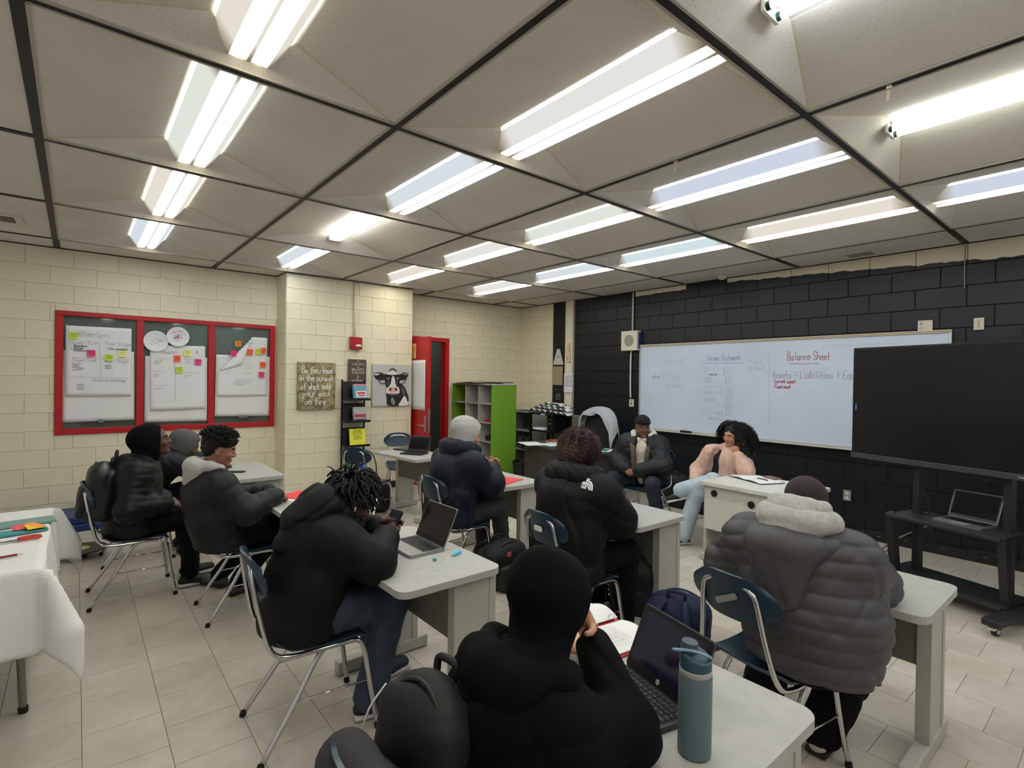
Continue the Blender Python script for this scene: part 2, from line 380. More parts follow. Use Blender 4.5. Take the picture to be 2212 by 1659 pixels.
def tscore(t):
    x, y, z = px_of(((t[0]+t[1])/2, (t[2]+t[3])/2, 0))
    return z if (-60 < x < 2272 and 800 < y < 1720) else 1e6
tiles.sort(key=tscore)
_tm = {}
def tile_mesh(w, h):
    key = (round(w, 3), round(h, 3))
    if key not in _tm:
        a, b = w/2-TJ/2, h/2-TJ/2; c = 0.0012
        V = [(-a, -b, -0.003), (a, -b, -0.003), (a, b, -0.003), (-a, b, -0.003), (-a+c, -b+c, 0), (a-c, -b+c, 0), (a-c, b-c, 0), (-a+c, b-c, 0)]
        me = bpy.data.meshes.new('tile'); me.from_pydata(V, [], [(4, 5, 6, 7)]+[(i, (i+1) % 4, 4+(i+1) % 4, 4+i) for i in range(4)]); me.materials.append(m_tile); me.update(); _tm[key] = me
    return _tm[key]
for t in tiles[:300]:
    o = bpy.data.objects.new('tile', tile_mesh(t[1]-t[0], t[3]-t[2])); COL.objects.link(o); o.parent = floor; o.location = ((t[0]+t[1])/2, (t[2]+t[3])/2, 0)
V, F = [], []
for t in tiles[300:]:
    n = len(V); c = TJ/2
    V += [(t[0]+c, t[2]+c, 0), (t[1]-c, t[2]+c, 0), (t[1]-c, t[3]-c, 0), (t[0]+c, t[3]-c, 0)]; F.append((n, n+1, n+2, n+3))
me = bpy.data.meshes.new('tiles_beyond'); me.from_pydata(V, [], F); o = link('tiles_beyond', me, m_tile, floor); tag(o, kind='stuff')
# grey tape line on the floor between the student desks and the presenters' desk
bm = BM(); bx(bm, (3.90, 1.45, 0.0006), (0.045, 1.7, 0.0012)); tag(mk('floor_tape', bm, M('grey_tape', (128, 128, 130), 0.6)), 'strip of grey tape on the floor in front of the presenters desk', 'tape')

# ---- ceiling: 5 ft vaulted modules hung in a black grid, flat panels along the edges
def panel_mat():
    m = bpy.data.materials.new('acoustic_panel'); m.use_nodes = True; nt = m.node_tree; N, L = nt.nodes, nt.links; b = N['Principled BSDF']
    g = N.new('ShaderNodeNewGeometry')
    n1 = N.new('ShaderNodeTexNoise'); n1.inputs['Scale'].default_value = 170; n1.inputs['Detail'].default_value = 2; L.new(g.outputs['Position'], n1.inputs[0])
    r = N.new('ShaderNodeValToRGB'); e = r.color_ramp.elements; e[0].position = 0.30; e[0].color = (*lin((172, 162, 148)), 1); e[1].position = 0.37; e[1].color = (*lin((214, 209, 199)), 1); L.new(n1.outputs[0], r.inputs[0])
    n2 = N.new('ShaderNodeTexNoise'); n2.inputs['Scale'].default_value = 1.7; n2.inputs['Detail'].default_value = 5; L.new(g.outputs['Position'], n2.inputs[0])
    mr = N.new('ShaderNodeMapRange'); mr.inputs[1].default_value = 0.35; mr.inputs[2].default_value = 0.7; mr.inputs[3].default_value = 0.93; mr.inputs[4].default_value = 1.02; L.new(n2.outputs[0], mr.inputs[0])
    hs = N.new('ShaderNodeHueSaturation'); L.new(r.outputs[0], hs.inputs['Color']); L.new(mr.outputs[0], hs.inputs['Value'])
    L.new(hs.outputs[0], b.inputs['Base Color']); b.inputs['Roughness'].default_value = 0.85; b.inputs['Specular IOR Level'].default_value = 0.15
    return m
m_panel = panel_mat(); m_trim = M('yellowed_trim', (206, 194, 166), 0.6); m_lip = M('grid_lip', (168, 162, 148), 0.6)
ceil = empty('ceiling', (0, 0, 0)); tag(ceil, kind='structure')
G = 1.524; BW = 0.024; FW, FE, FU = 0.165, 0.175, 0.125
def slab(name, pts, mat, th=0.012, parent=ceil):
    a = [Vector(p) for p in pts]; n = (a[1]-a[0]).cross(a[2]-a[0]).normalized()
    if n.z < 0: n = -n
    bm = BM(); lo = [bm.verts.new(p) for p in a]; hi = [bm.verts.new(p+n*th) for p in a]; k = len(a)
    bm.faces.new(lo); bm.faces.new(hi[::-1])
    for i in range(k): bm.faces.new((lo[i], lo[(i+1) % k], hi[(i+1) % k], hi[i]))
    return mk(name, bm, mat, parent)
def bar(name, a, b, w, h, mat, parent=ceil):
    a, b = Vector(a), Vector(b); bm = BM(); d = b-a
    bx(bm, (a+b)/2, (d.length, w, h), rot=d.to_track_quat('X', 'Z').to_matrix()); return mk(name, bm, mat, parent)
def vault(m, l):
    xa, xb, ya, yb = m*G+BW, (m+1)*G-BW, l*G+BW, (l+1)*G-BW
    c = [(xa, ya, H), (xb, ya, H), (xb, yb, H), (xa, yb, H)]
    xc = (m+0.5)*G; i = [(xc-FW, l*G+FE, H+FU), (xc+FW, l*G+FE, H+FU), (xc+FW, (l+1)*G-FE, H+FU), (xc-FW, (l+1)*G-FE, H+FU)]
    for a, b in ((0, 1), (1, 2), (2, 3), (3, 0)):
        slab('panel', [c[a], c[b], i[b], i[a]], m_panel)
    for k in range(4): bar('corner_trim', Vector(c[k])-Vector((0, 0, 0.001)), Vector(i[k])-Vector((0, 0, 0.001)), 0.012, 0.004, m_trim)
    for a, b in ((0, 1), (1, 2), (2, 3), (3, 0)): bar('lip', Vector(c[a])-Vector((0, 0, 0.004)), Vector(c[b])-Vector((0, 0, 0.004)), 0.012, 0.006, m_lip)
def flat(xa, xb, ya, yb):
    slab('panel', [(xa, ya, H+0.004), (xb, ya, H+0.004), (xb, yb, H+0.004), (xa, yb, H+0.004)], m_panel)
m_rail = M('black_grid_rail', (20, 20, 20), 0.5)
for m in range(0, 4):
    for l in range(-2, 4): vault(m, l)
for l in range(-2, 4): flat(-G+BW, -BW, l*G+BW, (l+1)*G-BW); flat(4*G+BW, XB, l*G+BW, (l+1)*G-BW)
for m in range(-1, 4): flat(m*G+BW, (m+1)*G-BW, 4*G+BW*0.6, YW)
flat(4*G+BW, XB, 4*G+BW, YW)
for m in range(-1, 5): bar('grid_rail', (m*G, -2*G, H+0.004), (m*G, YW, H+0.004), BW*2+(0.008 if m == 0 else 0), 0.016, m_rail)
for l in range(-2, 5): bar('grid_rail', (-G, l*G, H+0.0045), (XB, l*G, H+0.0045), BW*(2 if l < 4 else 1.2), 0.0155, m_rail)
for a, b in (((X0, YW-0.008, H-0.002), (2.32, YW-0.008, H-0.002)), ((2.32, YP-0.008, H-0.002), (4.2, YP-0.008, H-0.002)), ((4.2, YW-0.008, H-0.002), (XB, YW-0.008, H-0.002)), ((XB-0.008, -2*G, H-0.002), (XB-0.008, YW, H-0.002)), ((2.312, YP, H-0.002), (2.312, YW, H-0.002))):
    bar('edge_rail', a, b, 0.016, 0.01, m_rail)
bm = BM(); bx(bm, ((X0+XB)/2, (Y0+YW)/2, H+0.5), (XB-X0+0.4, YW-Y0+1.0, 0.05)); mk('roof_slab', bm, m_base, ceil)

# ---- the red three-light window with its glass, and the dim corridor behind it
win = empty('window_1', (0, YW, 0)); tag(win, kind='structure')
xs = [WIN[0], 0.763, 1.517, WIN[1]]
def red_bar(name, xa, xb, za, zb, y0=-0.028, y1=0.05):
    o = box(name, ((xa+xb)/2, (y0+y1)/2, (za+zb)/2), (xb-xa, y1-y0, zb-za), m_red, win, bevel=0.004); return o
red_bar('frame_rail', WIN[0], WIN[1], WIN[2], WIN[2]+0.066); red_bar('frame_rail', WIN[0], WIN[1], WIN[3]-0.05, WIN[3])
for i, x in enumerate(xs):
    hw = 0.068 if i in (0, 3) else 0.036
    xa, xb = (x, x+hw) if i == 0 else (x-hw, x) if i == 3 else (x-hw, x+hw)
    red_bar('mullion', xa, xb, WIN[2]+0.066, WIN[3]-0.05)
def glass_mat():
    m = bpy.data.materials.new('dusty_glass'); m.use_nodes = True; nt = m.node_tree; N, L = nt.nodes, nt.links; N.remove(N['Principled BSDF'])
    t = N.new('ShaderNodeBsdfTransparent'); t.inputs[0].default_value = (0.72, 0.78, 0.74, 1); g = N.new('ShaderNodeBsdfGlossy'); g.inputs['Roughness'].default_value = 0.05; d = N.new('ShaderNodeBsdfDiffuse'); d.inputs[0].default_value = (0.34, 0.37, 0.33, 1)
    fr = N.new('ShaderNodeFresnel'); fr.inputs[0].default_value = 1.5; a = N.new('ShaderNodeMixShader'); b = N.new('ShaderNodeMixShader'); b.inputs[0].default_value = 0.22
    L.new(t.outputs[0], b.inputs[1]); L.new(d.outputs[0], b.inputs[2]); L.new(fr.outputs[0], a.inputs[0]); L.new(b.outputs[0], a.inputs[1]); L.new(g.outputs[0], a.inputs[2]); L.new(a.outputs[0], N['Material Output'].inputs[0]); return m
m_glass = glass_mat()
for i in range(3):
    bm = BM(); bx(bm, ((xs[i]+xs[i+1])/2, 0.018, (WIN[2]+WIN[3])/2), (xs[i+1]-xs[i]-0.06, 0.006, WIN[3]-WIN[2]-0.09)); mk('pane', bm, m_glass, win)
bm = BM()
rr = random.Random(5)
for i in range(34):   # flaked paint round the outside of the frame
    side = rr.choice('lrbb'); s = rr.uniform(0.006, 0.02)
    p = {'l': (WIN[0]-0.004, rr.uniform(1.0, 1.25)), 'r': (WIN[1]+0.004, rr.uniform(1.1, 2.1)), 'b': (rr.uniform(0.2, 2.2), WIN[2]-0.003)}[side]
    bx(bm, (p[0], -0.0155, p[1]), (s*rr.uniform(0.4, 1), 0.003, s))
tag(mk('paint_flakes', bm, m_redchip, win), kind='stuff')
cor = empty('wall_corridor', (0, 0, 0)); tag(cor, kind='structure')
bm = BM(); bx(bm, (2.2, 8.6, 1.5), (9.0, 0.1, 3.2)); mk('corridor_wall', bm, m_corr, cor)
bm = BM(); bx(bm, (2.2, 7.7, 3.1), (9.0, 2.0, 0.1)); mk('corridor_ceiling', bm, M('corridor_white', (170, 172, 165), 0.8), cor)
bm = BM(); bx(bm, (2.2, 7.7, -0.05), (9.0, 2.0, 0.1)); mk('corridor_floor', bm, M('corridor_floor', (120, 114, 104), 0.5), cor)
for x in (-2.3, 6.7):
    bm = BM(); bx(bm, (x, 7.7, 1.5), (0.1, 2.0, 3.2)); mk('corridor_end', bm, m_corr, cor)
bm = BM(); bx(bm, (1.86, 8.53, 1.3), (0.9, 0.04, 2.6)); mk('corridor_door', bm, M('teal_door', (104, 132, 128), 0.6), cor, bevel=0.006)
bm = BM(); bx(bm, (2.0, 7.7, 3.03), (1.2, 0.3, 0.03)); mk('corridor_fill_light', bm, None, cor)  # unseen glowing panel, added to light the corridor behind the window
bm = BM(); bx(bm, (5.6, 7.7, 3.03), (1.2, 0.3, 0.03)); cl2 = mk('corridor_fill_light', bm, None, cor)  # second unseen panel, added to brighten the corridor beyond the door
_m = bpy.data.materials.new('corridor_fill_emission'); _m.use_nodes = True; _e = _m.node_tree.nodes.new('ShaderNodeEmission'); _e.inputs[0].default_value = (0.9, 1, 0.92, 1); _e.inputs[1].default_value = 5.0; _m.node_tree.links.new(_e.outputs[0], _m.node_tree.nodes['Material Output'].inputs[0]); bpy.data.objects['corridor_fill_light'].data.materials.append(_m); cl2.data.materials.append(_m)

# ---- the red door, swung right back against the pillar's side, and its frame
dr = empty('door_1', (4.275, 6.58, 0)); tag(dr, kind='structure')
bm = BM(); bx(bm, (0.0, -0.41, 1.155), (0.044, 0.82, 2.29)); mk('door_leaf', bm, m_red, dr, bevel=0.004)
for z in (0.18, 1.15, 2.1):
    bm = BM(); cyl(bm, (0.028, -0.005, z-0.06), (0.028, -0.005, z+0.06), 0.009, n=10); mk('hinge', bm, M('steel', (150, 150, 150), 0.35, 0.9), dr)
bm = BM(); bx(bm, (-0.028, -0.755, 0.98), (0.012, 0.05, 0.24)); h = mk('lock_plate', bm, M('brushed_steel', (170, 168, 162), 0.35, 0.9), dr, bevel=0.003)
bm = BM(); tube(bm, spline([(-0.028, -0.755, 0.95), (-0.075, -0.755, 0.95), (-0.083, -0.72, 0.95), (-0.083, -0.63, 0.952)], 4), 0.011, 8); mk('lever', bm, MATS['brushed_steel'], h, smooth=True)
bm = BM(); bx(bm, (-0.0, -0.821, 1.02), (0.03, 0.004, 0.36)); mk('edge_plate', bm, MATS['brushed_steel'], dr)
bm = BM(); bx(bm, (0.04, -0.74, 0.95), (0.05, 0.05, 0.03)); mk('outer_knob', bm, M('brass', (190, 160, 96), 0.3, 0.9), dr, bevel=0.01)
fr = empty('door_2', (0, YW, 0)); tag(fr, kind='structure')
box('jamb', (5.085, 0.02, 1.18), (0.075, 0.16, 2.36), m_red, fr, bevel=0.006); box('jamb', (4.24, 0.02, 1.18), (0.06, 0.16, 2.36), m_red, fr, bevel=0.006)
box('head', (4.66, 0.02, 2.325), (0.80, 0.16, 0.07), m_red, fr, bevel=0.006); box('door_stop', (5.04, 0.05, 1.16), (0.02, 0.03, 2.28), m_red, fr, bevel=0.003)
# ================================================================ CEILING LAMPS
def lamp_mat(name, col, k, bare=False):
    m = bpy.data.materials.new(name); m.use_nodes = True; nt = m.node_tree; N, L = nt.nodes, nt.links; N.remove(N['Principled BSDF'])
    e = N.new('ShaderNodeEmission'); L.new(e.outputs[0], N['Material Output'].inputs[0])
    if bare:
        e.inputs[0].default_value = (*col, 1); e.inputs[1].default_value = k*LAMP; return m
    tc = N.new('ShaderNodeTexCoord'); sp = N.new('ShaderNodeSeparateXYZ'); L.new(tc.outputs['Object'], sp.inputs[0])
    def op(o, *a, clamp=False):
        n = N.new('ShaderNodeMath'); n.operation = o; n.use_clamp = clamp
        for i, v in enumerate(a):
            if isinstance(v, (int, float)): n.inputs[i].default_value = v
            else: L.new(v, n.inputs[i])
        return n.outputs[0]
    ax = op('ABSOLUTE', sp.outputs['X']); ay = op('ABSOLUTE', sp.outputs['Y'])
    t1 = op('SUBTRACT', 1.0, op('MULTIPLY', op('ABSOLUTE', op('SUBTRACT', ax, 0.045)), 26), clamp=True)       # the two tubes glow through the prismatic lens
    ends = op('DIVIDE', op('SUBTRACT', 0.69, ay), 0.13, clamp=True)
    s = op('MULTIPLY', op('ADD', op('MULTIPLY', t1, 6.6), 0.155), op('ADD', op('MULTIPLY', ends, 0.76), 0.24))
    L.new(op('MULTIPLY', s, k*LAMP), e.inputs[1])
    mx = N.new('ShaderNodeMix'); mx.data_type = 'RGBA'; mx.inputs[6].default_value = (1.0, 0.86, 0.60, 1); mx.inputs[7].default_value = (*col, 1); L.new(ends, mx.inputs[0]); L.new(mx.outputs[2], e.inputs[0])
    return m
TINT = {'warm': (1.0, 0.94, 0.82), 'neutral': (1.0, 0.98, 0.93), 'green': (0.95, 1.0, 0.91), 'cool': (0.86, 0.94, 1.0), 'blue': (0.78, 0.85, 1.0), 'cyan': (0.80, 0.96, 1.0)}
LENSM = {k: lamp_mat('lens_'+k, v, 1.0) for k, v in TINT.items()}
TUBEM = {k: lamp_mat('tube_'+k, v, 3.8, True) for k, v in TINT.items()}
m_house = M('fixture_white', (222, 220, 212), 0.4); m_lensrim = M('lens_rim', (225, 222, 210), 0.35)
_lm = {}
def lens_mesh(tint):
    if tint in _lm: return _lm[tint]
    bm = BM(); yb, yt = 0.762-0.055, 0.762-0.160
    prof = [(-0.150, 0.112, yt), (-0.090, 0.030, yb), (0.090, 0.030, yb), (0.150, 0.112, yt)]
    A = [bm.verts.new((x, -y, z)) for x, z, y in prof]; B = [bm.verts.new((x, y, z)) for x, z, y in prof]
    for i in range(3): bm.faces.new((A[i], A[i+1], B[i+1], B[i]))
    bm.faces.new(A[::-1]); bm.faces.new(B)
    bmesh.ops.recalc_face_normals(bm, faces=bm.faces)
    me = bpy.data.meshes.new('lens'); bm.to_mesh(me); bm.free(); me.materials.append(LENSM[tint]); _lm[tint] = me; return me
_hm = None
def lamp(m, l, tint, bare, label):
    global _hm
    t = empty('ceiling_light', ((m+0.5)*G, (l+0.5)*G, H)); tag(t, label, 'ceiling light', 'fluorescent lamps in the ceiling vaults')
    if _hm is None:
        bm = BM(); bx(bm, (0, 0, 0.138), (0.335, 1.18, 0.02)); bx(bm, (0, 0, 0.122), (0.10, 1.16, 0.03))
        _hm = mk('housing', bm, m_house, t, bevel=0.003).data
    else: link('housing', _hm, None, t)
    if not bare:
        o = link('lens', lens_mesh(tint), None, t)
        for s in (-1, 1):
            bm = BM(); yb, yt = 0.762-0.053, 0.762-0.158
            tube(bm, [(-0.153, s*yt, 0.112), (-0.092, s*yb, 0.029), (0.092, s*yb, 0.029), (0.153, s*yt, 0.112)], 0.0045, 5); mk('end_rim', bm, m_lensrim, o)
    else:
        for x in (-0.045, 0.045):
            bm = BM(); cyl(bm, (x, -0.575, 0.085), (x, 0.575, 0.085), 0.0165, n=14); tb = mk('tube', bm, TUBEM[tint], t, smooth=True, sharp=40)
            for s in (-1, 1):
                bm = BM(); cyl(bm, (x, s*0.575, 0.085), (x, s*0.598, 0.085), 0.0168, n=14); mk('tube_cap', bm, M('dark_green_cap', (22, 60, 48), 0.5), tb)
        for s in (-1, 1):
            bm = BM(); bx(bm, (0, s*0.60, 0.095), (0.13, 0.016, 0.06)); mk('lamp_holder', bm, m_house, t, bevel=0.003)
LAMPS = [
 (0, 0, 'warm', 0, 'lens covered lamp cut off by the top edge above the left vault row'), (0, 1, 'green', 0, 'yellowed lens lamp, second down in the leftmost lamp row'), (0, 2, 'warm', 0, 'short looking warm lens lamp, third down in the leftmost row'), (0, 3, 'cool', 0, 'bluish lens lamp nearest the red window wall at far left'),
 (1, 0, 'neutral', 0, 'largest lens lamp in view, with a stained yellow end, top middle'), (1, 1, 'cool', 0, 'whitish lens lamp just beyond the large central lamp'), (1, 2, 'neutral', 1, 'uncovered twin tube lamp above the gold sign'), (1, 3, 'cool', 0, 'small bluish lens lamp beside the top of the pillar'),
 (2, 0, 'blue', 0, 'blue white lens lamp with a clear dark end, right of centre'), (2, 1, 'green', 0, 'greenish white lens lamp in the middle of the ceiling'), (2, 2, 'neutral', 0, 'small white lens lamp in front of the conduit on the pillar'), (2, 3, 'warm', 0, 'warm lens lamp in the stained vault above the red door'),
 (3, 0, 'warm', 0, 'warm lens lamp nearest the air vent by the black wall'), (3, 1, 'cyan', 0, 'pale cyan lens lamp above the speaker box'), (3, 2, 'cool', 0, 'cool lens lamp above the black steel panel'), (3, 3, 'neutral', 0, 'farthest white lens lamp in the room corner'),
 (1, -1, 'cool', 1, 'uncovered twin tubes cut off at the upper right edge'), (2, -1, 'green', 1, 'bright uncovered twin tube lamp at the right edge'), (3, -1, 'blue', 0, 'violet white lens lamp at the right edge above the black wall'),
 (0, -1, 'warm', 0, 'lens lamp overhead behind the camera on the left')]
for a in LAMPS: lamp(*a)
for m in range(4): lamp(m, -2, ('warm', 'neutral', 'cool', 'neutral')[m], 0, ('warm', 'white', 'cool', 'rear white')[m]+' lens lamp in the rear row behind the camera')
# hanging wire clips on the grid
for i, (p, lb) in enumerate((((3.048, -0.36, H), 'small tan clip hanging from the ceiling rail by the bare tubes'), ((3.05, 0.76, H), 'small tan clip hanging from the ceiling rail by the blue lamp'))):
    bm = BM(); bx(bm, (0, 0, -0.012), (0.018, 0.02, 0.018)); bx(bm, (0.003, 0.004, -0.045), (0.004, 0.014, 0.06), rot=Matrix.Rotation(0.2, 3, 'Y')); tag(mk('ceiling_clip', bm, m_trim, None, p, bevel=0.002), lb, 'clip', 'clips on the ceiling rail')
# ================================================================ DESKS, CHAIRS, TABLES
m_top = M('desk_laminate', (206, 206, 198), 0.42, var=0.05, scale=9); m_topedge = M('desk_edge', (168, 168, 162), 0.5, var=0.06, scale=20)
m_leg = M('desk_leg_grey', (172, 170, 160), 0.5, var=0.03); m_mod = M('desk_modesty_grey', (112, 109, 100), 0.55); m_groove = M('groove_shadow_gap', (90, 88, 82), 0.7)
_dp = {}
def desk(x0, y0, label, w=0.56, d=0.92, rz=0.0, z=0.74):
    """student desk, x0/y0 = front-near corner (small X, small Y); sitter on the small X side"""
    t = empty('student_desk', (x0+w/2, y0+d/2, 0), rz); tag(t, label, 'desk', 'grey student desks')
    key = (w, d)
    if key not in _dp:
        bm = BM(); fs = prism(bm, rrect(w, d, 0.055, 5), z-0.032, z)
        for f in bm.faces:
            if abs(f.normal.z) < 0.5: f.material_index = 1
        top = mk('desktop', bm, [m_top, m_topedge], None, bevel=0.004, seg=2)
        parts = [top]
        for s in (-1, 1):
            ye = s*(d/2-0.075); zc, hz = (z-0.032+0.07)/2, z-0.032-0.07
            bm = BM(); bx(bm, (0.155, ye, zc), (0.16, 0.046, hz)); lg = mk('leg_panel', bm, m_leg, None, bevel=0.002)
            for x_, w_ in ((0.052, 0.052), (0.254, 0.040)):
                bm = BM(); bx(bm, (x_, ye, zc), (w_, 0.056, hz)); st = mk('leg_stile', bm, m_leg, None, bevel=0.003); st.parent = lg
            bm = BM(); bx(bm, (0.06, ye, 0.04), (0.57, 0.060, 0.07)); ft = mk('foot', bm, m_leg, None, bevel=0.008); ft.parent = lg
            for sx in (-1, 1):
                bm = BM(); cyl(bm, (0.06+sx*0.26, ye, 0), (0.06+sx*0.26, ye, 0.012), 0.016, n=10); gl = mk('glide', bm, M('black_plastic', (18, 18, 18), 0.5), None); gl.parent = lg
            parts.append(lg)
        bm = BM(); bx(bm, (0.048, 0, z-0.032-0.15), (0.018, d-0.206, 0.30)); parts.append(mk('modesty_panel', bm, m_mod, None, bevel=0.002))
        for p in parts: p.parent = t
        _dp[key] = parts
    else:
        for p in _dp[key]: copy_tree(p, t)
    return t
DESKS = [(1.235, -0.57, 'front student desk carrying the grey bottle and open black laptop'), (1.25, 0.88, 'student desk with the silver laptop and blue eraser in front of the phone user'), (1.24, 2.32, 'student desk with a red folder in front of the curly haired student'), (1.13, 3.99, 'student desk against the pillar corner with a phone on it'),
 (2.78, -0.60, 'student desk at right in front of the grey puffer jacket'), (2.90, 0.89, 'student desk in front of the long black parka'), (2.92, 2.35, 'student desk with a red folder in front of the navy coat')]
for a in DESKS: desk(*a)
desk(3.08, 4.13, 'student desk with two laptops and a pink cup by the red door', rz=R(6))

# ---- school chairs: chrome tube frame, dark teal shell seat and backrest
m_chrome = M('chrome_tube', (205, 205, 205), 0.14, 1.0); m_shell = M('teal_navy_plastic', (22, 48, 66), 0.32, spec=0.5); m_rub = M('rubber_black', (16, 16, 16), 0.7)
def make_chair():
    t = empty('school_chair')
    def seatfn(u, v):
        x = -0.19+0.40*u; y = (v-0.5)*0.40*(1-0.10*(1-u)**2-0.10*max(0, u-0.85)/0.15)
        z = 0.452+0.012*(abs(v-0.5)*2)**2-0.018*math.sin(PI*u)-0.035*max(0, u-0.8)**2/0.04+0.03*max(0, 0.15-u)/0.15
        return (x, y, z)
    bm = BM(); sheet(bm, seatfn, 14, 12, 0.010); mk('seat', bm, m_shell, t, smooth=True, sharp=50)
    def backfn(u, v):
        a = (v-0.5)*2; b = (u-0.5)*2
        yy = a*0.205*(1-0.22*abs(b)**3.0); zz = 0.775+b*0.098*(1-0.42*abs(a)**4)+0.006*(1-a*a)
        x = -0.245-0.045*(1-a*a)*0.9-(zz-0.775)*0.22
        return (x, yy, zz)
    bm = BM(); sheet(bm, backfn, 10, 16, 0.011); bk = mk('backrest', bm, m_shell, t, smooth=True, sharp=50)
    # side rails run into the backrest loop
    path = []
    for s in (1, -1):
        side = [(0.165, 0.175*s, 0.425), (0.02, 0.185*s, 0.428), (-0.14, 0.185*s, 0.432), (-0.215, 0.178*s, 0.47), (-0.255, 0.150*s, 0.62), (-0.285, 0.125*s, 0.79), (-0.287, 0.10*s, 0.825), (-0.288, 0.06*s, 0.838)]
        path += side if s == 1 else side[::-1]
    bm = BM(); tube(bm, spline(path, 4), 0.0115, 9); mk('back_frame', bm, m_chrome, t, smooth=True)
    for s in (1, -1):
        bm = BM(); tube(bm, spline([(0.10, 0.175*s, 0.424), (0.165, 0.178*s, 0.418), (0.195, 0.186*s, 0.37), (0.22, 0.20*s, 0.20), (0.25, 0.225*s, 0.01)], 4), 0.012, 9); lg = mk('leg', bm, m_chrome, t, smooth=True)
        bm = BM(); cyl(bm, (0.251, 0.226*s, 0.0), (0.249, 0.224*s, 0.022), 0.015, n=10); mk('glide', bm, m_rub, lg)
        bm = BM(); tube(bm, spline([(0.09, 0.160*s, 0.424), (0.02, 0.165*s, 0.418), (-0.03, 0.172*s, 0.37), (-0.12, 0.19*s, 0.22), (-0.262, 0.22*s, 0.01)], 4), 0.012, 9); lg = mk('leg', bm, m_chrome, t, smooth=True)
        bm = BM(); cyl(bm, (-0.264, 0.221*s, 0.0), (-0.258, 0.219*s, 0.022), 0.015, n=10); mk('glide', bm, m_rub, lg)
        bm = BM(); cyl(bm, (-0.115, 0.19*s, 0.225), (0.216, 0.198*s, 0.225), 0.005, n=8); mk('stretcher', bm, m_chrome, t, smooth=True)
    bm = BM(); cyl(bm, (-0.06, -0.165, 0.415), (-0.06, 0.165, 0.415), 0.008, n=8); mk('cross_bar', bm, m_chrome, t, smooth=True)
    return t
chair0 = make_chair(); _cu = [False]
def chair(x, y, rz, label):
    c = chair0 if not _cu[0] else copy_tree(chair0); _cu[0] = True
    c.location = (x, y, 0); c.rotation_euler = (0, 0, rz); tag(c, label, 'chair', 'teal school chairs with chrome frames'); return c
CH1 = chair(0.515, 3.76, 0, 'chrome school chair with the black backpack, nearest the white tablecloth')
CH2 = chair(1.115, 3.01, 0, 'chrome school chair under the curly haired student in the grey hood')
CH3 = chair(1.06, 1.42, R(-4), 'chrome school chair under the phone user in jeans')
CH5 = chair(0.90, -0.13, 0, 'chrome school chair under the nearest black hoodie wearer')
CH6 = chair(2.67, 2.58, R(3), 'chrome school chair under the navy coat')
CH7 = chair(2.62, 1.16, R(-4), 'chrome school chair under the long black parka')
CH8 = chair(2.56, -0.08, R(-8), 'chrome school chair under the grey puffer jacket')
chair(2.83, 4.70, R(32), 'empty chrome school chair beside the magazine rack')
chair(3.66, 5.46, R(-108), 'empty chrome school chair facing out, between pillar and laptop desk')
CH4 = chair(0.62, 4.72, 0, 'chrome school chair behind the hooded students, by the window wall')
CH9 = chair(5.36, 2.58, R(188), 'chrome school chair under the man in the beanie')
CH10 = chair(5.32, 1.66, R(170), 'chrome school chair under the woman in the pink cardigan')
m_plate = M('white_sticker', (225, 224, 218), 0.5)
def plate(ch, w, h, tilt, mat, y=0.0, z=0.785, text=None):
    bm = BM(); prism(bm, rrect(w, h, h*0.35, 3), 0, 0.002); me = mk('label_plate', bm, mat, ch, (-0.302, y, z)); me.rotation_euler = (R(90+4), R(tilt), R(-90)); return me
plate(CH7, 0.075, 0.034, 0, m_plate, 0.0, 0.775); plate(CH6, 0.055, 0.03, 0, m_plate, 0.06, 0.858)
pl = plate(CH8, 0.11, 0.026, -28, M('grey_plate', (150, 152, 152), 0.4, 0.4), 0.0, 0.772)

# ---- presenters' desk (pale, with grommets) and the dark teacher desk
m_pale = M('pale_panel', (196, 197, 186), 0.5, var=0.02); m_grom = M('black_grommet', (20, 20, 20), 0.5); m_dark = M('dark_laminate', (62, 60, 57), 0.5, var=0.05); m_darktop = M('charcoal_top', (58, 58, 58), 0.4)
t = empty('presenter_desk', (5.055, 1.10, 0), R(-3)); tag(t, 'pale desk with two black grommets and an open notebook, front of room', 'desk')
bm = BM(); prism(bm, rrect(0.72, 0.86, 0.02, 3), 0.708, 0.74); mk('desktop', bm, m_top, t, bevel=0.004)
bm = BM(); bx(bm, (-0.305, 0, 0.50), (0.02, 0.80, 0.416)); mp = mk('front_panel', bm, m_pale, t, bevel=0.003)
for y, z in ((0.30, 0.635), (-0.06, 0.60)):
    bm = BM(); cyl(bm, (-0.322, y, z), (-0.312, y, z), 0.032, n=20); bmesh.ops.create_cone(bm, cap_ends=True, segments=20, radius1=0.022, radius2=0.022, depth=0.004, matrix=Matrix.Translation((-0.324, y, z)) @ Matrix.Rotation(R(90), 4, 'Y')); mk('grommet', bm, m_grom, mp)
for s in (1, -1):
    bm = BM(); bx(bm, (0.0, s*0.395, 0.385), (0.62, 0.03, 0.645)); lg = mk('side_panel', bm, m_leg, t, bevel=0.003)
    bm = BM(); bx(bm, (0.0, s*0.395, 0.032), (0.72, 0.06, 0.062)); mk('foot', bm, m_leg, lg, bevel=0.008)
t = empty('teacher_desk', (5.52, 4.02, 0), R(-14)); tag(t, 'dark grey teacher desk with books and papers in front of the black chair', 'desk')
bm = BM(); prism(bm, rrect(0.76, 1.56, 0.02, 3), 0.708, 0.74); mk('desktop', bm, m_darktop, t, bevel=0.004)
bm = BM(); bx(bm, (-0.33, 0, 0.36), (0.02, 1.48, 0.69)); mp = mk('front_panel', bm, m_dark, t, bevel=0.003)
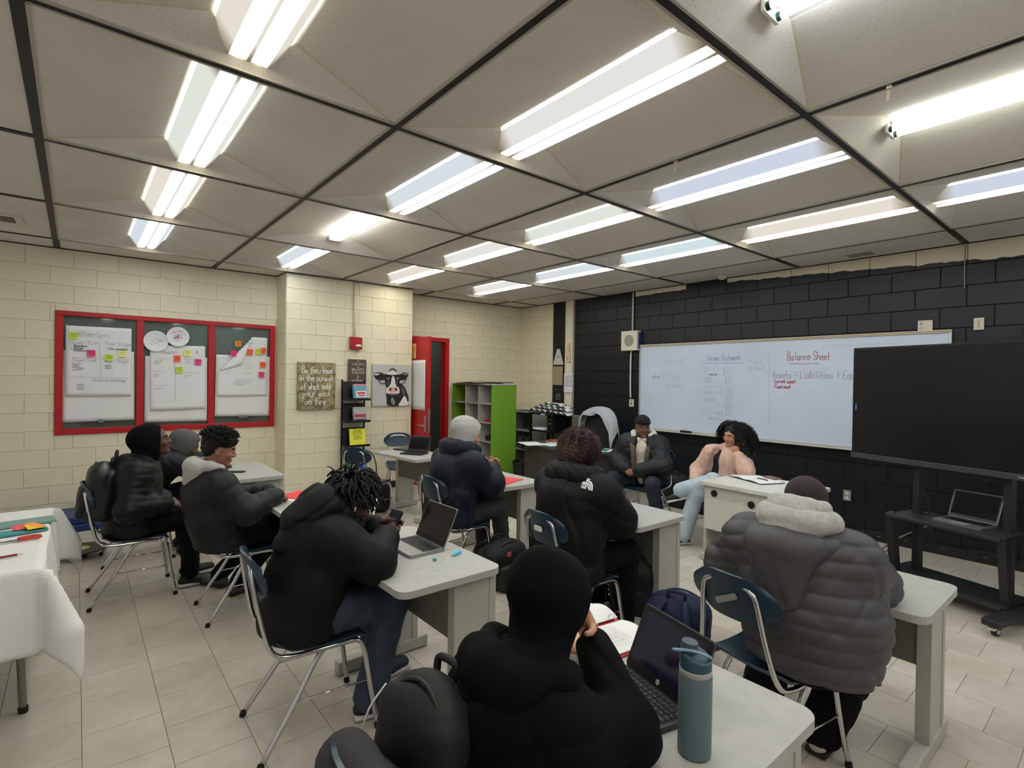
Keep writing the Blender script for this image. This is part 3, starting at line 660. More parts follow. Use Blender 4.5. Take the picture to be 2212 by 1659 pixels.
bm = BM(); cyl(bm, (-0.346, 0.60, 0.62), (-0.336, 0.60, 0.62), 0.03, n=18); mk('grommet', bm, m_grom, mp)
for s in (1, -1):
    bm = BM(); bx(bm, (0.02, s*0.74, 0.355), (0.68, 0.03, 0.705)); mk('side_panel', bm, m_dark, t, bevel=0.003)

# ---- folding table under the white cloth (left edge)
t = empty('folding_table', (-0.70, 2.90, 0)); tag(t, 'folding table hidden under the white tablecloth, steel leg showing', 'table')
bm = BM(); bx(bm, (0, 0, 0.722), (1.50, 1.44, 0.03)); mk('tabletop', bm, M('table_grey', (160, 158, 150), 0.6), t)
for sx in (-1, 1):
    for sy in (-1, 1):
        bm = BM(); tube(bm, [(sx*0.66, sy*0.60, 0.70), (sx*0.685, sy*0.555, 0.02)], 0.016, 10); lg = mk('leg', bm, M('dull_steel', (130, 128, 122), 0.35, 0.8), t, smooth=True, sharp=40)
        bm = BM(); cyl(bm, (sx*0.686, sy*0.554, 0), (sx*0.685, sy*0.555, 0.03), 0.02, n=10); mk('glide', bm, m_rub, lg)
m_cloth = M('white_cloth', (226, 225, 222), 0.85, bump=0.25, bscale=180, spec=0.1, var=0.02)
def cloth():
    """a square cloth draped over the table: flat inside, folded skirt outside"""
    hx, hy, n = 0.755, 0.725, 96; z = 0.742; drop = 0.40
    def f(u, v):
        X, Y = (u-0.5)*2*(hx+drop), (v-0.5)*2*(hy+drop)
        ex, ey = max(0, abs(X)-hx), max(0, abs(Y)-hy); sx, sy = (1 if X > 0 else -1), (1 if Y > 0 else -1)
        if ex == 0 and ey == 0: return (X, Y, z+0.0015*math.sin(9*X)*math.sin(7*Y+1))
        e = math.hypot(ex, ey)
        if ex and ey:      # the corner hangs as a loose cone-like fold pushed outwards along the diagonal
            a = math.atan2(ey, ex); d = 0.16*math.sin(2*a)*min(1, e/0.3); bulge = d+0.03
            return (sx*(hx+bulge*math.cos(a)*1.0+0.01), sy*(hy+bulge*math.sin(a)*1.0+0.01), z-e*0.93)
        wob = 0.020*math.sin(11*(Y if ex else X)+1.3)*min(1, e/0.2)+0.03*e+0.012*math.sin(27*(Y if ex else X))*min(1, e/0.3)
        k = min(1, e/0.02)
        return (sx*(hx+0.006*k+max(-0.004, wob)) if ex else X, sy*(hy+0.006*k+max(-0.004, wob)) if ey else Y, z-max(0, e-0.004))
    bm = BM(); sheet(bm, f, n, n, 0.002); return bm
o = mk('tablecloth', cloth(), m_cloth, None, (-0.70, 2.90, 0), smooth=True); tag(o, 'white cloth draped over the table at the left edge', 'tablecloth')
# ================================================================ SOFT SHAPES: signed distance fields meshed by surface nets
V3 = lambda *a: np.array(a, np.float32)
def cone(a, b, ra, rb=None, lat=None, ls=1.0, k=0.03, op='u', quilt=None):
    a, b = np.array(a, np.float32), np.array(b, np.float32); rb = ra if rb is None else rb
    e = max(ra, rb)*max(1, ls)+(0.03 if quilt else 0.0)
    lat = None if lat is None else np.array(lat, np.float32)/np.linalg.norm(lat)
    ab = b-a; L2 = float(ab@ab)+1e-9; ln = math.sqrt(L2)
    def f(P):
        q = P-a
        if lat is not None: q = q-(q@lat)[..., None]*lat*np.float32(1-1/ls)
        t0 = (q@ab)/L2; t = np.clip(t0, 0, 1)
        d = np.sqrt(((q-t[..., None]*ab)**2).sum(-1))
        r = ra+(rb-ra)*t
        if quilt: r = r+quilt[1]*(np.abs(np.sin(PI*(t0*ln+quilt[2])/quilt[0]))**0.5-0.75)
        return d-r
    return (f, np.minimum(a, b)-e, np.maximum(a, b)+e, k, op)
def ell(c, r, Rm=None, k=0.02, op='u'):
    c = np.array(c, np.float32); r = np.array(r, np.float32); Rm = np.eye(3) if Rm is None else Rm
    Rm = np.array(Rm, np.float32); e = np.sqrt(((Rm*r)**2).sum(1))
    def f(P):
        q = (P-c)@Rm; k0 = np.sqrt(((q/r)**2).sum(-1))+1e-6; k1 = np.sqrt(((q/(r*r))**2).sum(-1))+1e-6
        return k0*(k0-1)/k1
    return (f, c-e, c+e, k, op)
def rbox(c, h, rad, Rm=None, k=0.02, op='u'):
    c = np.array(c, np.float32); h = np.array(h, np.float32)-rad; Rm = np.array(np.eye(3) if Rm is None else Rm, np.float32); e = np.abs(Rm)@(h+rad)
    def f(P):
        q = np.abs((P-c)@Rm)-h
        return np.sqrt((np.maximum(q, 0)**2).sum(-1))+np.minimum(q.max(-1), 0)-rad
    return (f, c-e, c+e, k, op)
def half(pt, n, k=0.004):
    """keep the side the normal points away from"""
    pt = np.array(pt, np.float32); n = np.array(n, np.float32); n = n/np.linalg.norm(n)
    return (lambda P: (P-pt)@n, None, None, k, 'i')
def wrinkle(seed, amp=0.005, wl=0.10):
    rg = np.random.RandomState(seed); D = rg.normal(size=(7, 3)).astype(np.float32); D /= np.linalg.norm(D, axis=1, keepdims=True); ph = rg.uniform(0, 6.28, 7); W = rg.uniform(0.55, 1.5, 7)*wl
    def f(P):
        s = 0; w = np.sin(P@D[0]*11+ph[0])+0.6*np.sin(P@D[1]*17+ph[1])
        for i in range(4): s = s+np.sin(P@D[i]*(6.283/(1.6*W[i]))+ph[i]+0.8*w)
        c = 0
        for i in range(3): c = c+np.exp(-(np.sin(P@D[4+i]*(3.1416/(1.3*W[4+i]))+ph[4+i]+0.9*w)/0.28)**2)*np.clip(0.5+np.sin(P@D[i]*9+ph[i]), 0, 1)
        return amp*(0.18*s+1.3*c-0.5)
    return f
def fuzz(seed, amp, wl):
    rg = np.random.RandomState(seed); A = rg.normal(size=(9, 3)).astype(np.float32)*6.283/wl; ph = rg.uniform(0, 6.28, 9)
    def f(P):
        s = 0
        for i in range(9): s = s+np.sin(P@A[i]*0.6+ph[i])
        return amp*s/3
    return f
def field(prims, h, disp=None, pad=None):
    ps = [p for p in prims if p[4] == 'u']
    pad = pad or (0.02+2*h); lo = np.min([p[1] for p in ps], 0)-pad; hi = np.max([p[2] for p in ps], 0)+pad
    n = np.ceil((hi-lo)/h).astype(int)+1
    ax = [lo[i]+h*np.arange(n[i], dtype=np.float32) for i in range(3)]
    F = np.full(n, 0.5, np.float32)
    for f, a, b, k, op in prims:
        if a is None: sl = tuple(slice(0, m) for m in n)
        else:
            m = k+4*h+0.02
            i0 = np.maximum(0, np.floor((a-m-lo)/h).astype(int)); i1 = np.minimum(n, np.ceil((b+m-lo)/h).astype(int)+1)
            if (i1 <= i0).any(): continue
            sl = tuple(slice(i0[i], i1[i]) for i in range(3))
        P = np.stack(np.meshgrid(*[ax[i][sl[i]] for i in range(3)], indexing='ij'), -1)
        d = f(P).astype(np.float32); S = F[sl]
        if op == 'u': t = np.clip(0.5+0.5*(S-d)/k, 0, 1); F[sl] = S+(d-S)*t-k*t*(1-t)
        elif op == 's': t = np.clip(0.5-0.5*(S+d)/k, 0, 1); F[sl] = S+(-d-S)*t+k*t*(1-t)
        else: t = np.clip(0.5-0.5*(d-S)/k, 0, 1); F[sl] = d+(S-d)*t+k*t*(1-t)
    if disp is not None:
        near = np.abs(F) < 0.06
        ii = np.argwhere(near); P = (lo+h*ii).astype(np.float32); F[near] += disp(P).astype(np.float32)
    return F, lo
_CO = [(i, j, k) for i in (0, 1) for j in (0, 1) for k in (0, 1)]
_ED = [(a, b) for a in _CO for b in _CO if a < b and sum(abs(x-y) for x, y in zip(a, b)) == 1]
def nets(F, lo, h):
    S = F < 0; n = np.array(F.shape)-1
    cnt = sum(S[c[0]:c[0]+n[0], c[1]:c[1]+n[1], c[2]:c[2]+n[2]].astype(np.int8) for c in _CO)
    act = (cnt > 0) & (cnt < 8); ids = np.argwhere(act)
    if len(ids) == 0: return np.zeros((0, 3)), np.zeros((0, 4), int)
    pos = np.zeros((len(ids), 3)); num = np.zeros(len(ids))
    for a, b in _ED:
        fa = F[tuple((ids+a).T)]; fb = F[tuple((ids+b).T)]; m = (fa < 0) != (fb < 0)
        t = np.where(m, fa/np.where(m, fa-fb, 1), 0)
        pos += np.where(m[:, None], np.array(a)+t[:, None]*(np.array(b)-np.array(a)), 0); num += m
    V = (ids+pos/num[:, None])*h+lo
    idx = np.full(act.shape, -1, np.int64); idx[tuple(ids.T)] = np.arange(len(ids))
    Q = []
    for ax in range(3):
        u, v = (ax+1) % 3, (ax+2) % 3
        s0 = [slice(None)]*3; s1 = [slice(None)]*3; s0[ax] = slice(0, -1); s1[ax] = slice(1, None)
        A, B = S[tuple(s0)], S[tuple(s1)]; ch = np.argwhere(A != B)
        ch = ch[(ch[:, u] > 0) & (ch[:, v] > 0) & (ch[:, u] < n[u]) & (ch[:, v] < n[v])]
        if not len(ch): continue
        fl = A[tuple(ch.T)]; q = []
        for du, dv in ((-1, -1), (0, -1), (0, 0), (-1, 0)):
            c = ch.copy(); c[:, u] += du; c[:, v] += dv; q.append(idx[tuple(c.T)])
        q = np.stack(q, 1); q[~fl] = q[~fl][:, ::-1]; Q.append(q)
    return V, np.concatenate(Q)
def to_mesh(name, VQ):
    """VQ: list of (V,Q) joined into one mesh"""
    V = np.concatenate([v for v, q in VQ]); off = np.cumsum([0]+[len(v) for v, q in VQ]); Q = np.concatenate([q+o for (v, q), o in zip(VQ, off)])
    me = bpy.data.meshes.new(name); me.vertices.add(len(V)); me.vertices.foreach_set('co', V.astype(np.float32).ravel())
    me.loops.add(Q.size); me.loops.foreach_set('vertex_index', Q.astype(np.int32).ravel())
    me.polygons.add(len(Q)); me.polygons.foreach_set('loop_start', np.arange(0, Q.size, 4, dtype=np.int32))
    me.polygons.foreach_set('use_smooth', np.ones(len(Q), bool)); me.update(calc_edges=True); me.validate(); return me
def soft(name, prims, h, mat, parent=None, disp=None):
    V, Q = nets(*field(prims, h, disp), h); return link(name, to_mesh(name, [(V, Q)]), mat, parent)
def rot(yaw=0, pitch=0, roll=0):
    return np.array(Matrix.Rotation(yaw, 3, 'Z') @ Matrix.Rotation(-pitch, 3, 'Y') @ Matrix.Rotation(roll, 3, 'X'))
def unit(v): v = np.array(v, float); return v/np.linalg.norm(v)
# ================================================================ PEOPLE
def head_prims(c, Rm, s=1.0, ear=True, hairy=False):
    T = lambda x, y, z: np.array(c)+Rm@(np.array((x, y, z))*s)
    E_ = lambda p, r, k=0.012, op='u', R2=None: ell(T(*p), np.array(r)*s, Rm if R2 is None else Rm@R2, k, op)
    C_ = lambda a, b, ra, rb, k=0.012: cone(T(*a), T(*b), ra*s, rb*s, k=k)
    P = [E_((-0.012, 0, 0.030), (0.098, 0.077, 0.088)), E_((0.030, 0, -0.020), (0.062, 0.062, 0.085), 0.02), C_((0.015, 0, -0.04), (0.058, 0, -0.083), 0.055, 0.034, 0.02),
         E_((0.073, 0, 0.034), (0.022, 0.052, 0.014), 0.015)]
    for y in (-1, 1):
        P += [E_((0.062, y*0.040, -0.022), (0.026, 0.022, 0.022), 0.018), E_((0.099, y*0.030, 0.010), (0.016, 0.019, 0.011), 0.012, 's'), E_((0.0775, y*0.030, 0.009), (0.0135, 0.0155, 0.0105), 0.004)]
        if ear: P += [E_((-0.008, y*0.079, -0.006), (0.019, 0.010, 0.032), 0.008, R2=rot(y*0.5)), E_((-0.002, y*0.087, -0.004), (0.010, 0.006, 0.018), 0.004, 's')]
    P += [C_((0.088, 0, 0.018), (0.106, 0, -0.018), 0.0085, 0.0125, 0.010), E_((0.097, -0.013, -0.024), (0.012, 0.009, 0.009), 0.006), E_((0.097, 0.013, -0.024), (0.012, 0.009, 0.009), 0.006),
          E_((0.0885, 0, -0.050), (0.013, 0.027, 0.0065), 0.004), E_((0.0865, 0, -0.0625), (0.013, 0.023, 0.0075), 0.004), E_((0.079, 0, -0.093), (0.020, 0.024, 0.016), 0.015)]
    return P
def hand_prims(w, x, dorsal, side, curl=(0.3, 0.4, 0.3), thumb=(0.55, 0.75, -0.35), tb=0.25, s=1.0, spread=0.0, fc=None):
    """w wrist, x towards the fingers, dorsal = back of the hand; side +1 right hand, -1 left hand"""
    x = unit(x); z = np.array(dorsal, float); z = unit(z-x*(z@x)); y = np.cross(z, x)*side
    B = np.stack([x, y, z], 1); w = np.array(w, float); T = lambda p: w+B@(np.array(p, float)*s)
    Bm = B if np.linalg.det(B) > 0 else B*np.array([1, 1, -1])
    P = [rbox(T((0.046, 0, 0)), np.array((0.046, 0.037, 0.0145))*s, 0.012*s, Bm, 0.01), cone(T((-0.05, 0, 0)), T((0.012, 0, 0)), 0.026*s, 0.025*s, B[:, 1], 1.15, 0.012), ell(T((0.034, 0.024, -0.008)), np.array((0.030, 0.017, 0.015))*s, Bm, 0.012)]
    for i, (yy, L) in enumerate(((0.028, 0.074), (0.0095, 0.082), (-0.0095, 0.076), (-0.0275, 0.060))):
        c = curl if fc is None else fc[i]; p = np.array((0.086-0.004*abs(i-1), yy, 0.001)); a = 0.0; sp = spread*(1.5-i)*0.5
        for j, fr in enumerate((0.46, 0.30, 0.24)):
            a += c[j]; d = np.array((math.cos(a)*math.cos(sp), math.cos(a)*math.sin(sp), -math.sin(a)))
            q = p+d*L*fr; P.append(cone(T(p), T(q), (0.0092-0.0008*j)*s, (0.0086-0.0008*j)*s, k=0.004)); p = q
    p = np.array((0.022, 0.030, -0.006)); d = unit(thumb)
    for j, (L, r) in enumerate(((0.042, 0.0125), (0.034, 0.0105), (0.026, 0.0092))):
        if j: d = unit(d+np.array((tb*0.9, -tb, -tb*0.5)))
        q = p+d*L; P.append(cone(T(p), T(q), r*s, (r-0.0012)*s, k=0.005)); p = q
    return P
def body(label, J, skin, hd, hands=(), legs_bare=False, hs=1.0, lips=None, eyes=True, brow=None, fh=0.0055):
    """one mesh: head with face, neck, trunk, limbs and hands"""
    Rm = rot(*hd); c = J['head']; pc = []
    A = [cone(J['pelvis'], J['waist'], 0.115, 0.105, J['lat'], 1.25), cone(J['waist'], J['chest'], 0.105, 0.115, J['lat'], 1.3), cone(J['chest'], J['neck'], 0.11, 0.055), cone(J['neck'], np.array(c)+Rm@np.array((-0.02, 0, -0.03)), 0.058*hs, 0.052*hs, k=0.02)]
    for s in 'LR':
        A += [cone(J['neck']*0.4+J['sh'+s]*0.6-V3(0, 0, 0.03), J['sh'+s], 0.05, 0.055), cone(J['sh'+s], J['el'+s], 0.040, 0.036), cone(J['el'+s], J['wr'+s], 0.040, 0.027, k=0.01),
              cone(J['hip'+s], J['kn'+s], 0.082, 0.056), cone(J['kn'+s], J['an'+s], 0.055, 0.036), cone(J['an'+s], J['an'+s]+J['toe'+s]*0.09-V3(0, 0, 0.055), 0.030, 0.018)]
    pc.append(nets(*field(A, 0.013), 0.013))
    Hn = head_prims(c, Rm, hs); Hn.append(cone(J['neck'], np.array(c)+Rm@np.array((-0.022, 0, -0.03)), 0.056*hs, 0.050*hs, k=0.02))
    pc.append(nets(*field(Hn, fh), fh))
    for hp in hands: pc.append(nets(*field(hp, 0.0042), 0.0042))
    o = link('person', to_mesh('person', pc), skin); tag(o, label, 'person')
    me = o.data
    if lips is not None or brow is not None:
        cc = np.zeros(len(me.polygons)*3, np.float32); me.polygons.foreach_get('center', cc); q = (cc.reshape(-1, 3)-np.array(c, np.float32))@Rm.astype(np.float32)/hs
        mi = np.zeros(len(me.polygons), np.int32)
        if lips is not None:
            me.materials.append(lips); mi[(q[:, 0] > 0.072) & (np.abs(q[:, 1]) < 0.026) & (q[:, 2] < -0.0445) & (q[:, 2] > -0.070)] = len(me.materials)-1
        if brow is not None:
            me.materials.append(brow); b = np.abs(np.abs(q[:, 1])-0.031)
            mi[(q[:, 0] > 0.055) & (b < 0.021) & (np.abs(q[:, 2]-0.031+b*0.15) < 0.0058)] = len(me.materials)-1
        me.polygons.foreach_set('material_index', mi)
    if eyes:
        for y in (-1, 1):
            p = np.array(c)+Rm@(np.array((0.0792, y*0.0300, 0.0065))*hs)
            bm = BM(); bmesh.ops.create_uvsphere(bm, u_segments=12, v_segments=8, radius=0.0112*hs, matrix=Matrix.Translation(p)); e = mk('eye', bm, M('eye_white', (168, 158, 148), 0.4), o, smooth=True)
            p2 = np.array(c)+Rm@(np.array((0.0868, y*0.0300, 0.0060))*hs)
            bm = BM(); bmesh.ops.create_uvsphere(bm, u_segments=10, v_segments=6, radius=0.0056*hs, matrix=Matrix.Translation(p2)); mk('iris', bm, M('iris_dark', (26, 16, 12), 0.2), e, smooth=True)
    return o
def jacket(name, J, o, mat, bulk=0.03, hem=0.06, quilt=None, seed=1, h=0.0095, amp=0.005, sleeve=1.0, arms=True, cuff=0.0, wl=0.10, belly=0.0, extra=(), cuts=(), flare=0.0, aq=None, back=0.0, seat=0.462, zq=None):
    p, w, c, n, lat = J['pelvis'], J['waist'], J['chest'], J['neck'], J['lat']
    ax = unit(c-p); low = p-ax*hem; fwd = J['fwd']
    P = [cone(low, w+fwd*belly*0.5, 0.135+bulk+flare, 0.125+bulk+belly, lat, 1.28, 0.05, quilt=quilt and (quilt[0], quilt[1], 0)), cone(w+fwd*belly*0.5, c, 0.125+bulk+belly, 0.130+bulk, lat, 1.32, 0.05, quilt=quilt and (quilt[0], quilt[1], float(np.linalg.norm(w-low)))),
         cone(c-fwd*back, n-V3(0, 0, 0.03)-fwd*0.01, 0.125+bulk, 0.075+bulk*0.6, lat, 1.15, 0.05, quilt=quilt and (quilt[0], quilt[1]*0.8, 0))]
    for s in 'LR':
        if not arms: break
        S, E, W = J['sh'+s], J['el'+s], J['wr'+s]; q1 = aq or quilt
        P += [cone(n*0.55+S*0.45-V3(0, 0, 0.055), S, 0.070+bulk*0.7, 0.064+bulk*0.7, k=0.06), cone(S, E, 0.060+bulk*sleeve*0.75, 0.056+bulk*sleeve*0.85, k=0.065, quilt=q1 and (q1[0]*1.1, q1[1], 0.02)),
              cone(E, W-unit(W-E)*(0.012+cuff), 0.056+bulk*sleeve, 0.038+bulk*sleeve*0.75, k=0.03, quilt=q1 and (q1[0]*1.1, q1[1], 0.0))]
    P += list(extra)
    if arms:
        for s in 'LR':
            d = unit(J['wr'+s]-J['el'+s]); 
    P += list(cuts)
    if seat is not None: P.append(half((0, 0, seat), (0, 0, -1), 0.02))
    wf = wrinkle(seed, amp, wl) if amp else (lambda Q: 0)
    ax2 = ax.astype(np.float32)
    df = (lambda Q: wf(Q)-zq[1]*(np.abs(np.sin(PI*((Q-p)@ax2+0.012*np.sin(Q@lat*9))/zq[0]))**0.45-0.75)) if zq else wf
    return soft(name, P, h, mat, o, df)
def cuffs(J, o, mat, r=0.040, ln=0.05, which='LR'):
    for s in which:
        d = unit(J['wr'+s]-J['el'+s]); e = J['wr'+s]-d*0.004
        bm = BM(); tube(bm, [e-d*ln, e-d*ln*0.5, e], lambda t: r*(1.0-0.05*t), 18); mk('cuff', bm, mat, o, smooth=True, sharp=50)
def trousers(J, o, mat, bulk=0.014, seed=2, h=0.011, amp=0.005, length=0.0, flare=0.0):
    P = [cone(J['pelvis']-V3(0, 0, 0.0), J['waist']*0.5+J['pelvis']*0.5, 0.125+bulk, 0.115+bulk, J['lat'], 1.3, 0.04)]+[cone(J['hip'+s], J['kn'+s], 0.088+bulk, 0.062+bulk, k=0.04) for s in 'LR']+[half((0, 0, 0.456), (0, 0, -1), 0.02)]
    for s in 'LR':
        k_, a = J['kn'+s], J['an'+s]; d = unit(a-k_)
        P.append(cone(k_, a-d*length, 0.061+bulk, 0.044+bulk+flare, k=0.035))
    return soft('trousers', P, h, mat, o, wrinkle(seed, amp, 0.09))
def shoes(J, o, mat, sole, s_=1.0, which='LR', h=0.007, lace=None):
    for s in which:
        a, t = J['an'+s], unit(J['toe'+s]); up = V3(0, 0, 1); lt = unit(np.cross(up, t)); up = unit(np.cross(t, lt))
        a = a-up*0.055                           # towards the sole
        P = [cone(a-t*0.045, a+t*0.05, 0.036*s_, 0.038*s_, lt, 1.05, 0.02), cone(a+t*0.05, a+t*0.15, 0.038*s_, 0.030*s_, lt, 1.35, 0.02), cone(a+up*0.05-t*0.01, a+up*0.005, 0.040*s_, 0.04*s_, k=0.02), half(a-up*0.026, -up)]
        sh = soft('shoe', P, h, mat, o)
        Bm = np.stack([t, lt, up], 1)
        soft('sole', [rbox(a+t*0.052-up*0.026, (0.130*s_, 0.047*s_, 0.0125), 0.012, Bm, 0.01)], 0.006, sole, sh)
        if lace is not None:
            bm = BM()
            for i in range(4):
                q = a+t*(0.035+0.022*i)+up*(0.047-0.006*i); tube(bm, spline([q-lt*0.026-up*0.012, q+up*0.004, q+lt*0.026-up*0.012], 3), 0.003, 5)
            mk('laces', bm, lace, sh, smooth=True)
def hood_down(name, J, o, mat, sz=1.0, drop=0.14, seed=5, h=0.0085, rollr=0.038, amp=0.002, back=0.0, z=0.0):
    """hood lying on the shoulders: a thick roll round the neck and the pouch hanging behind"""
    n, f, lat = J['neck']+V3(0, 0, z)-J['fwd']*back, J['fwd'], J['lat']; up = unit(J['head']-J['neck']*1.0); P = []
    pts = [n+f*0.085*sz+lat*0.035*sz-up*0.055, n+f*0.045*sz+lat*0.095*sz-up*0.01, n-f*0.02*sz+lat*0.118*sz+up*0.02, n-f*0.10*sz+lat*0.075*sz+up*0.035, n-f*0.125*sz+up*0.04]
    pts = pts+[p-2*lat*((p-n)@lat) for p in pts[-2::-1]]
    for a, b in zip(pts, pts[1:]): P.append(cone(a, b, rollr*sz, rollr*sz, k=0.03))
    P += [cone(n-f*0.10*sz+up*0.0, n-f*(0.115*sz)-V3(0, 0, drop), 0.062*sz, 0.042*sz, lat, 1.75, 0.05), cone(n-f*0.09*sz+lat*0.06-V3(0, 0, 0.02), n-f*0.12*sz+lat*0.02-V3(0, 0, drop*1.05), 0.045*sz, 0.03*sz, k=0.04), cone(n-f*0.09*sz-lat*0.06-V3(0, 0, 0.02), n-f*0.12*sz-lat*0.02-V3(0, 0, drop*1.05), 0.045*sz, 0.03*sz, k=0.04)]
    return soft(name, P, h, mat, o, wrinkle(seed, amp, 0.09))
def hood_up(name, J, o, mat, hd, sz=1.0, back=0.03, h=0.0075, seed=6, point=0.0, open_=True, low=0.0, amp=0.002, front=0.0):
    Rm = rot(*hd); c = np.array(J['head']); T = lambda x, y, z: c+Rm@(np.array((x, y, z))*sz)
    P = [ell(T(-0.022-back*0.4, 0, 0.032), np.array((0.128+back*0.4, 0.108, 0.112))*sz, Rm, 0.03), ell(T(-0.010, 0, -0.035), np.array((0.105, 0.102, 0.10))*sz, Rm, 0.04), cone(T(-0.02, 0, -0.07), J['neck']-V3(0, 0, 0.01), 0.086*sz, 0.095*sz, k=0.04)]
    if point: P.append(ell(T(-0.10, 0, 0.08+point*0.3), np.array((0.05, 0.035, 0.04))*sz, Rm, 0.05))
    if open_: P += [ell(T(0.160, 0, -0.022), np.array((0.125, 0.086, 0.115))*sz, Rm, 0.012, 's'), ell(T(0.02, 0, -0.02), np.array((0.085, 0.079, 0.103))*sz, Rm, 0.01, 's'), half(T(0.050+front, 0, 0.0), Rm@np.array((1, 0, -0.16)), 0.012)]
    o2 = soft(name, P, h, mat, o, wrinkle(seed, amp, 0.11))
    if open_:
        ring = [T(0.046+front+0.16*(-0.010+0.118*math.cos(a)), 0.090*math.sin(a), -0.010+0.118*math.cos(a)) for a in np.linspace(0, 2*PI, 28, endpoint=False)]
        bm = BM(); tube(bm, ring, 0.008*sz, 6, closed=True); mk('hood_rim', bm, mat, o2, smooth=True)
    return o2
def J_(frame, **kw):
    """joints in the chair frame (x forward, y left) -> room frame"""
    x0, y0, rz = frame; c, s = math.cos(rz), math.sin(rz)
    f = lambda p: V3(x0+c*p[0]-s*p[1], y0+s*p[0]+c*p[1], p[2])
    J = {k: f(v) for k, v in kw.items() if not k.startswith('toe')}
    J['fwd'] = V3(c, s, 0); J['lat'] = V3(-s, c, 0)
    for k in ('toeL', 'toeR'):
        t = kw.get(k, (1, 0, 0)); J[k] = V3(c*t[0]-s*t[1], s*t[0]+c*t[1], t[2])
    for s_ in 'LR': J.setdefault('hip'+s_, J['pelvis']+J['lat']*(0.095 if s_ == 'L' else -0.095)-V3(0, 0, 0.02)+J['fwd']*0.03)
    return J
def curls(name, o, mat, c, Rm, n, rad, length, rr, seed, lo=-0.3, front=0.75, droop=0.0, wav=0.012, seg=9, off=(0, 0, 0), nd=5, ftop=0.55, out=0.0):
    """locks of hair growing from the scalp: tapering wavy tubes"""
    rg = random.Random(seed); bm = BM()
    for i in range(n):
        while True:
            d = np.array([rg.gauss(0, 1) for _ in range(3)]); d /= np.linalg.norm(d)
            if d[2] > lo and not (d[0] > front and d[2] < ftop): break
        base = np.array(off)+d*np.array(rad); L = length*rg.uniform(0.7, 1.15); ph = rg.uniform(0, 6.28); pts = []; p = base.copy(); v = d.copy(); ob = np.array((-0.25*(d[0] > 0.1), np.sign(d[1]+1e-6)*0.6, 0))*out
        side = unit(np.cross(d, [rg.uniform(-1, 1), rg.uniform(-1, 1), 1])); s2 = np.cross(d, side)
        for k in range(seg):
            t = k/(seg-1); a = ph+t*9.0
            pts.append(np.array(c)+Rm@(p+(side*math.cos(a)+s2*math.sin(a))*wav*min(1, t*3)))
            v = unit(v+Rm.T@np.array((0, 0, -1))*droop*0.35+ob*(1-t)*0.5); p = p+v*L/(seg-1)
        tube(bm, pts, lambda t, r0=rr*rg.uniform(0.75, 1.2): r0*(1-0.55*t), nd)
    return mk(name, bm, mat, o, smooth=True)
# ---------------------------------------------------------------- the ten people
m_sk_dark = M('skin_deep', (92, 62, 50), 0.5, var=0.06, scale=30, bump=0.05, bscale=300); m_sk_brown = M('skin_brown', (150, 104, 82), 0.5, var=0.06, scale=30, bump=0.05, bscale=300)
m_sk_tan = M('skin_tan', (196, 146, 120), 0.5, var=0.06, scale=30); m_sk_med = M('skin_medium', (124, 84, 66), 0.5, var=0.06, scale=30)
m_lip_d = M('lips_deep', (104, 58, 54), 0.4); m_lip_l = M('lips_rose', (170, 88, 84), 0.4)
m_hair = M('black_hair', (14, 12, 12), 0.55, spec=0.3); m_hairb = M('brown_hair', (58, 38, 32), 0.6, var=0.3, scale=25)
m_pbk = M('black_puffer_nylon', (19, 20, 22), 0.5, bump=0.15, bscale=45, spec=0.25); m_bkhood = M('black_jersey', (9, 9, 10), 0.9, bump=0.1, bscale=200, spec=0.12); m_pch = M('charcoal_puffer', (26, 26, 28), 0.5, bump=0.15, bscale=45, spec=0.25)
m_parka = M('black_parka', (14, 14, 15), 0.65, bump=0.12, bscale=60, spec=0.2); m_navy = M('navy_coat', (14, 20, 36), 0.55, bump=0.12, bscale=60, spec=0.25); m_grey = M('heather_grey_fleece', (172, 170, 166), 0.9, var=0.12, scale=60, bump=0.2, bscale=150, spec=0.1)
m_gpuff = M('grey_puffer', (66, 64, 66), 0.5, var=0.04, bump=0.2, bscale=40); m_dtr = M('black_trousers', (11, 11, 12), 0.85, spec=0.15); m_jean = M('dark_denim', (50, 60, 76), 0.8, var=0.25, scale=14, bump=0.2, bscale=220); m_ljean = M('light_denim', (168, 182, 192), 0.8, var=0.12, scale=12, bump=0.15, bscale=220)
m_dgrey = M('dark_grey_jersey', (84, 82, 80), 0.9, var=0.08); m_blacksh = M('black_shoe', (24, 24, 26), 0.6); m_sole_d = M('dark_sole', (34, 34, 35), 0.7); m_sole_w = M('white_sole', (205, 202, 195), 0.6); m_greysh = M('grey_trainer', (160, 156, 152), 0.7, var=0.15, scale=40); m_lace = M('white_lace', (215, 213, 208), 0.8)
m_cardi = M('dusty_pink_knit', (206, 172, 156), 0.95, var=0.12, scale=30, bump=0.6, bscale=110, spec=0.05, stretch=(1, 1, 0.25)); m_btop = M('black_top', (20, 20, 23), 0.8); m_fleece = M('brown_grey_fleece', (92, 82, 72), 0.95, var=0.35, scale=70, bump=0.6, bscale=90); m_cream_h = M('cream_hoodie', (206, 200, 186), 0.9, bump=0.2, bscale=150); m_dtrn = M('navy_trousers', (24, 30, 44), 0.8)

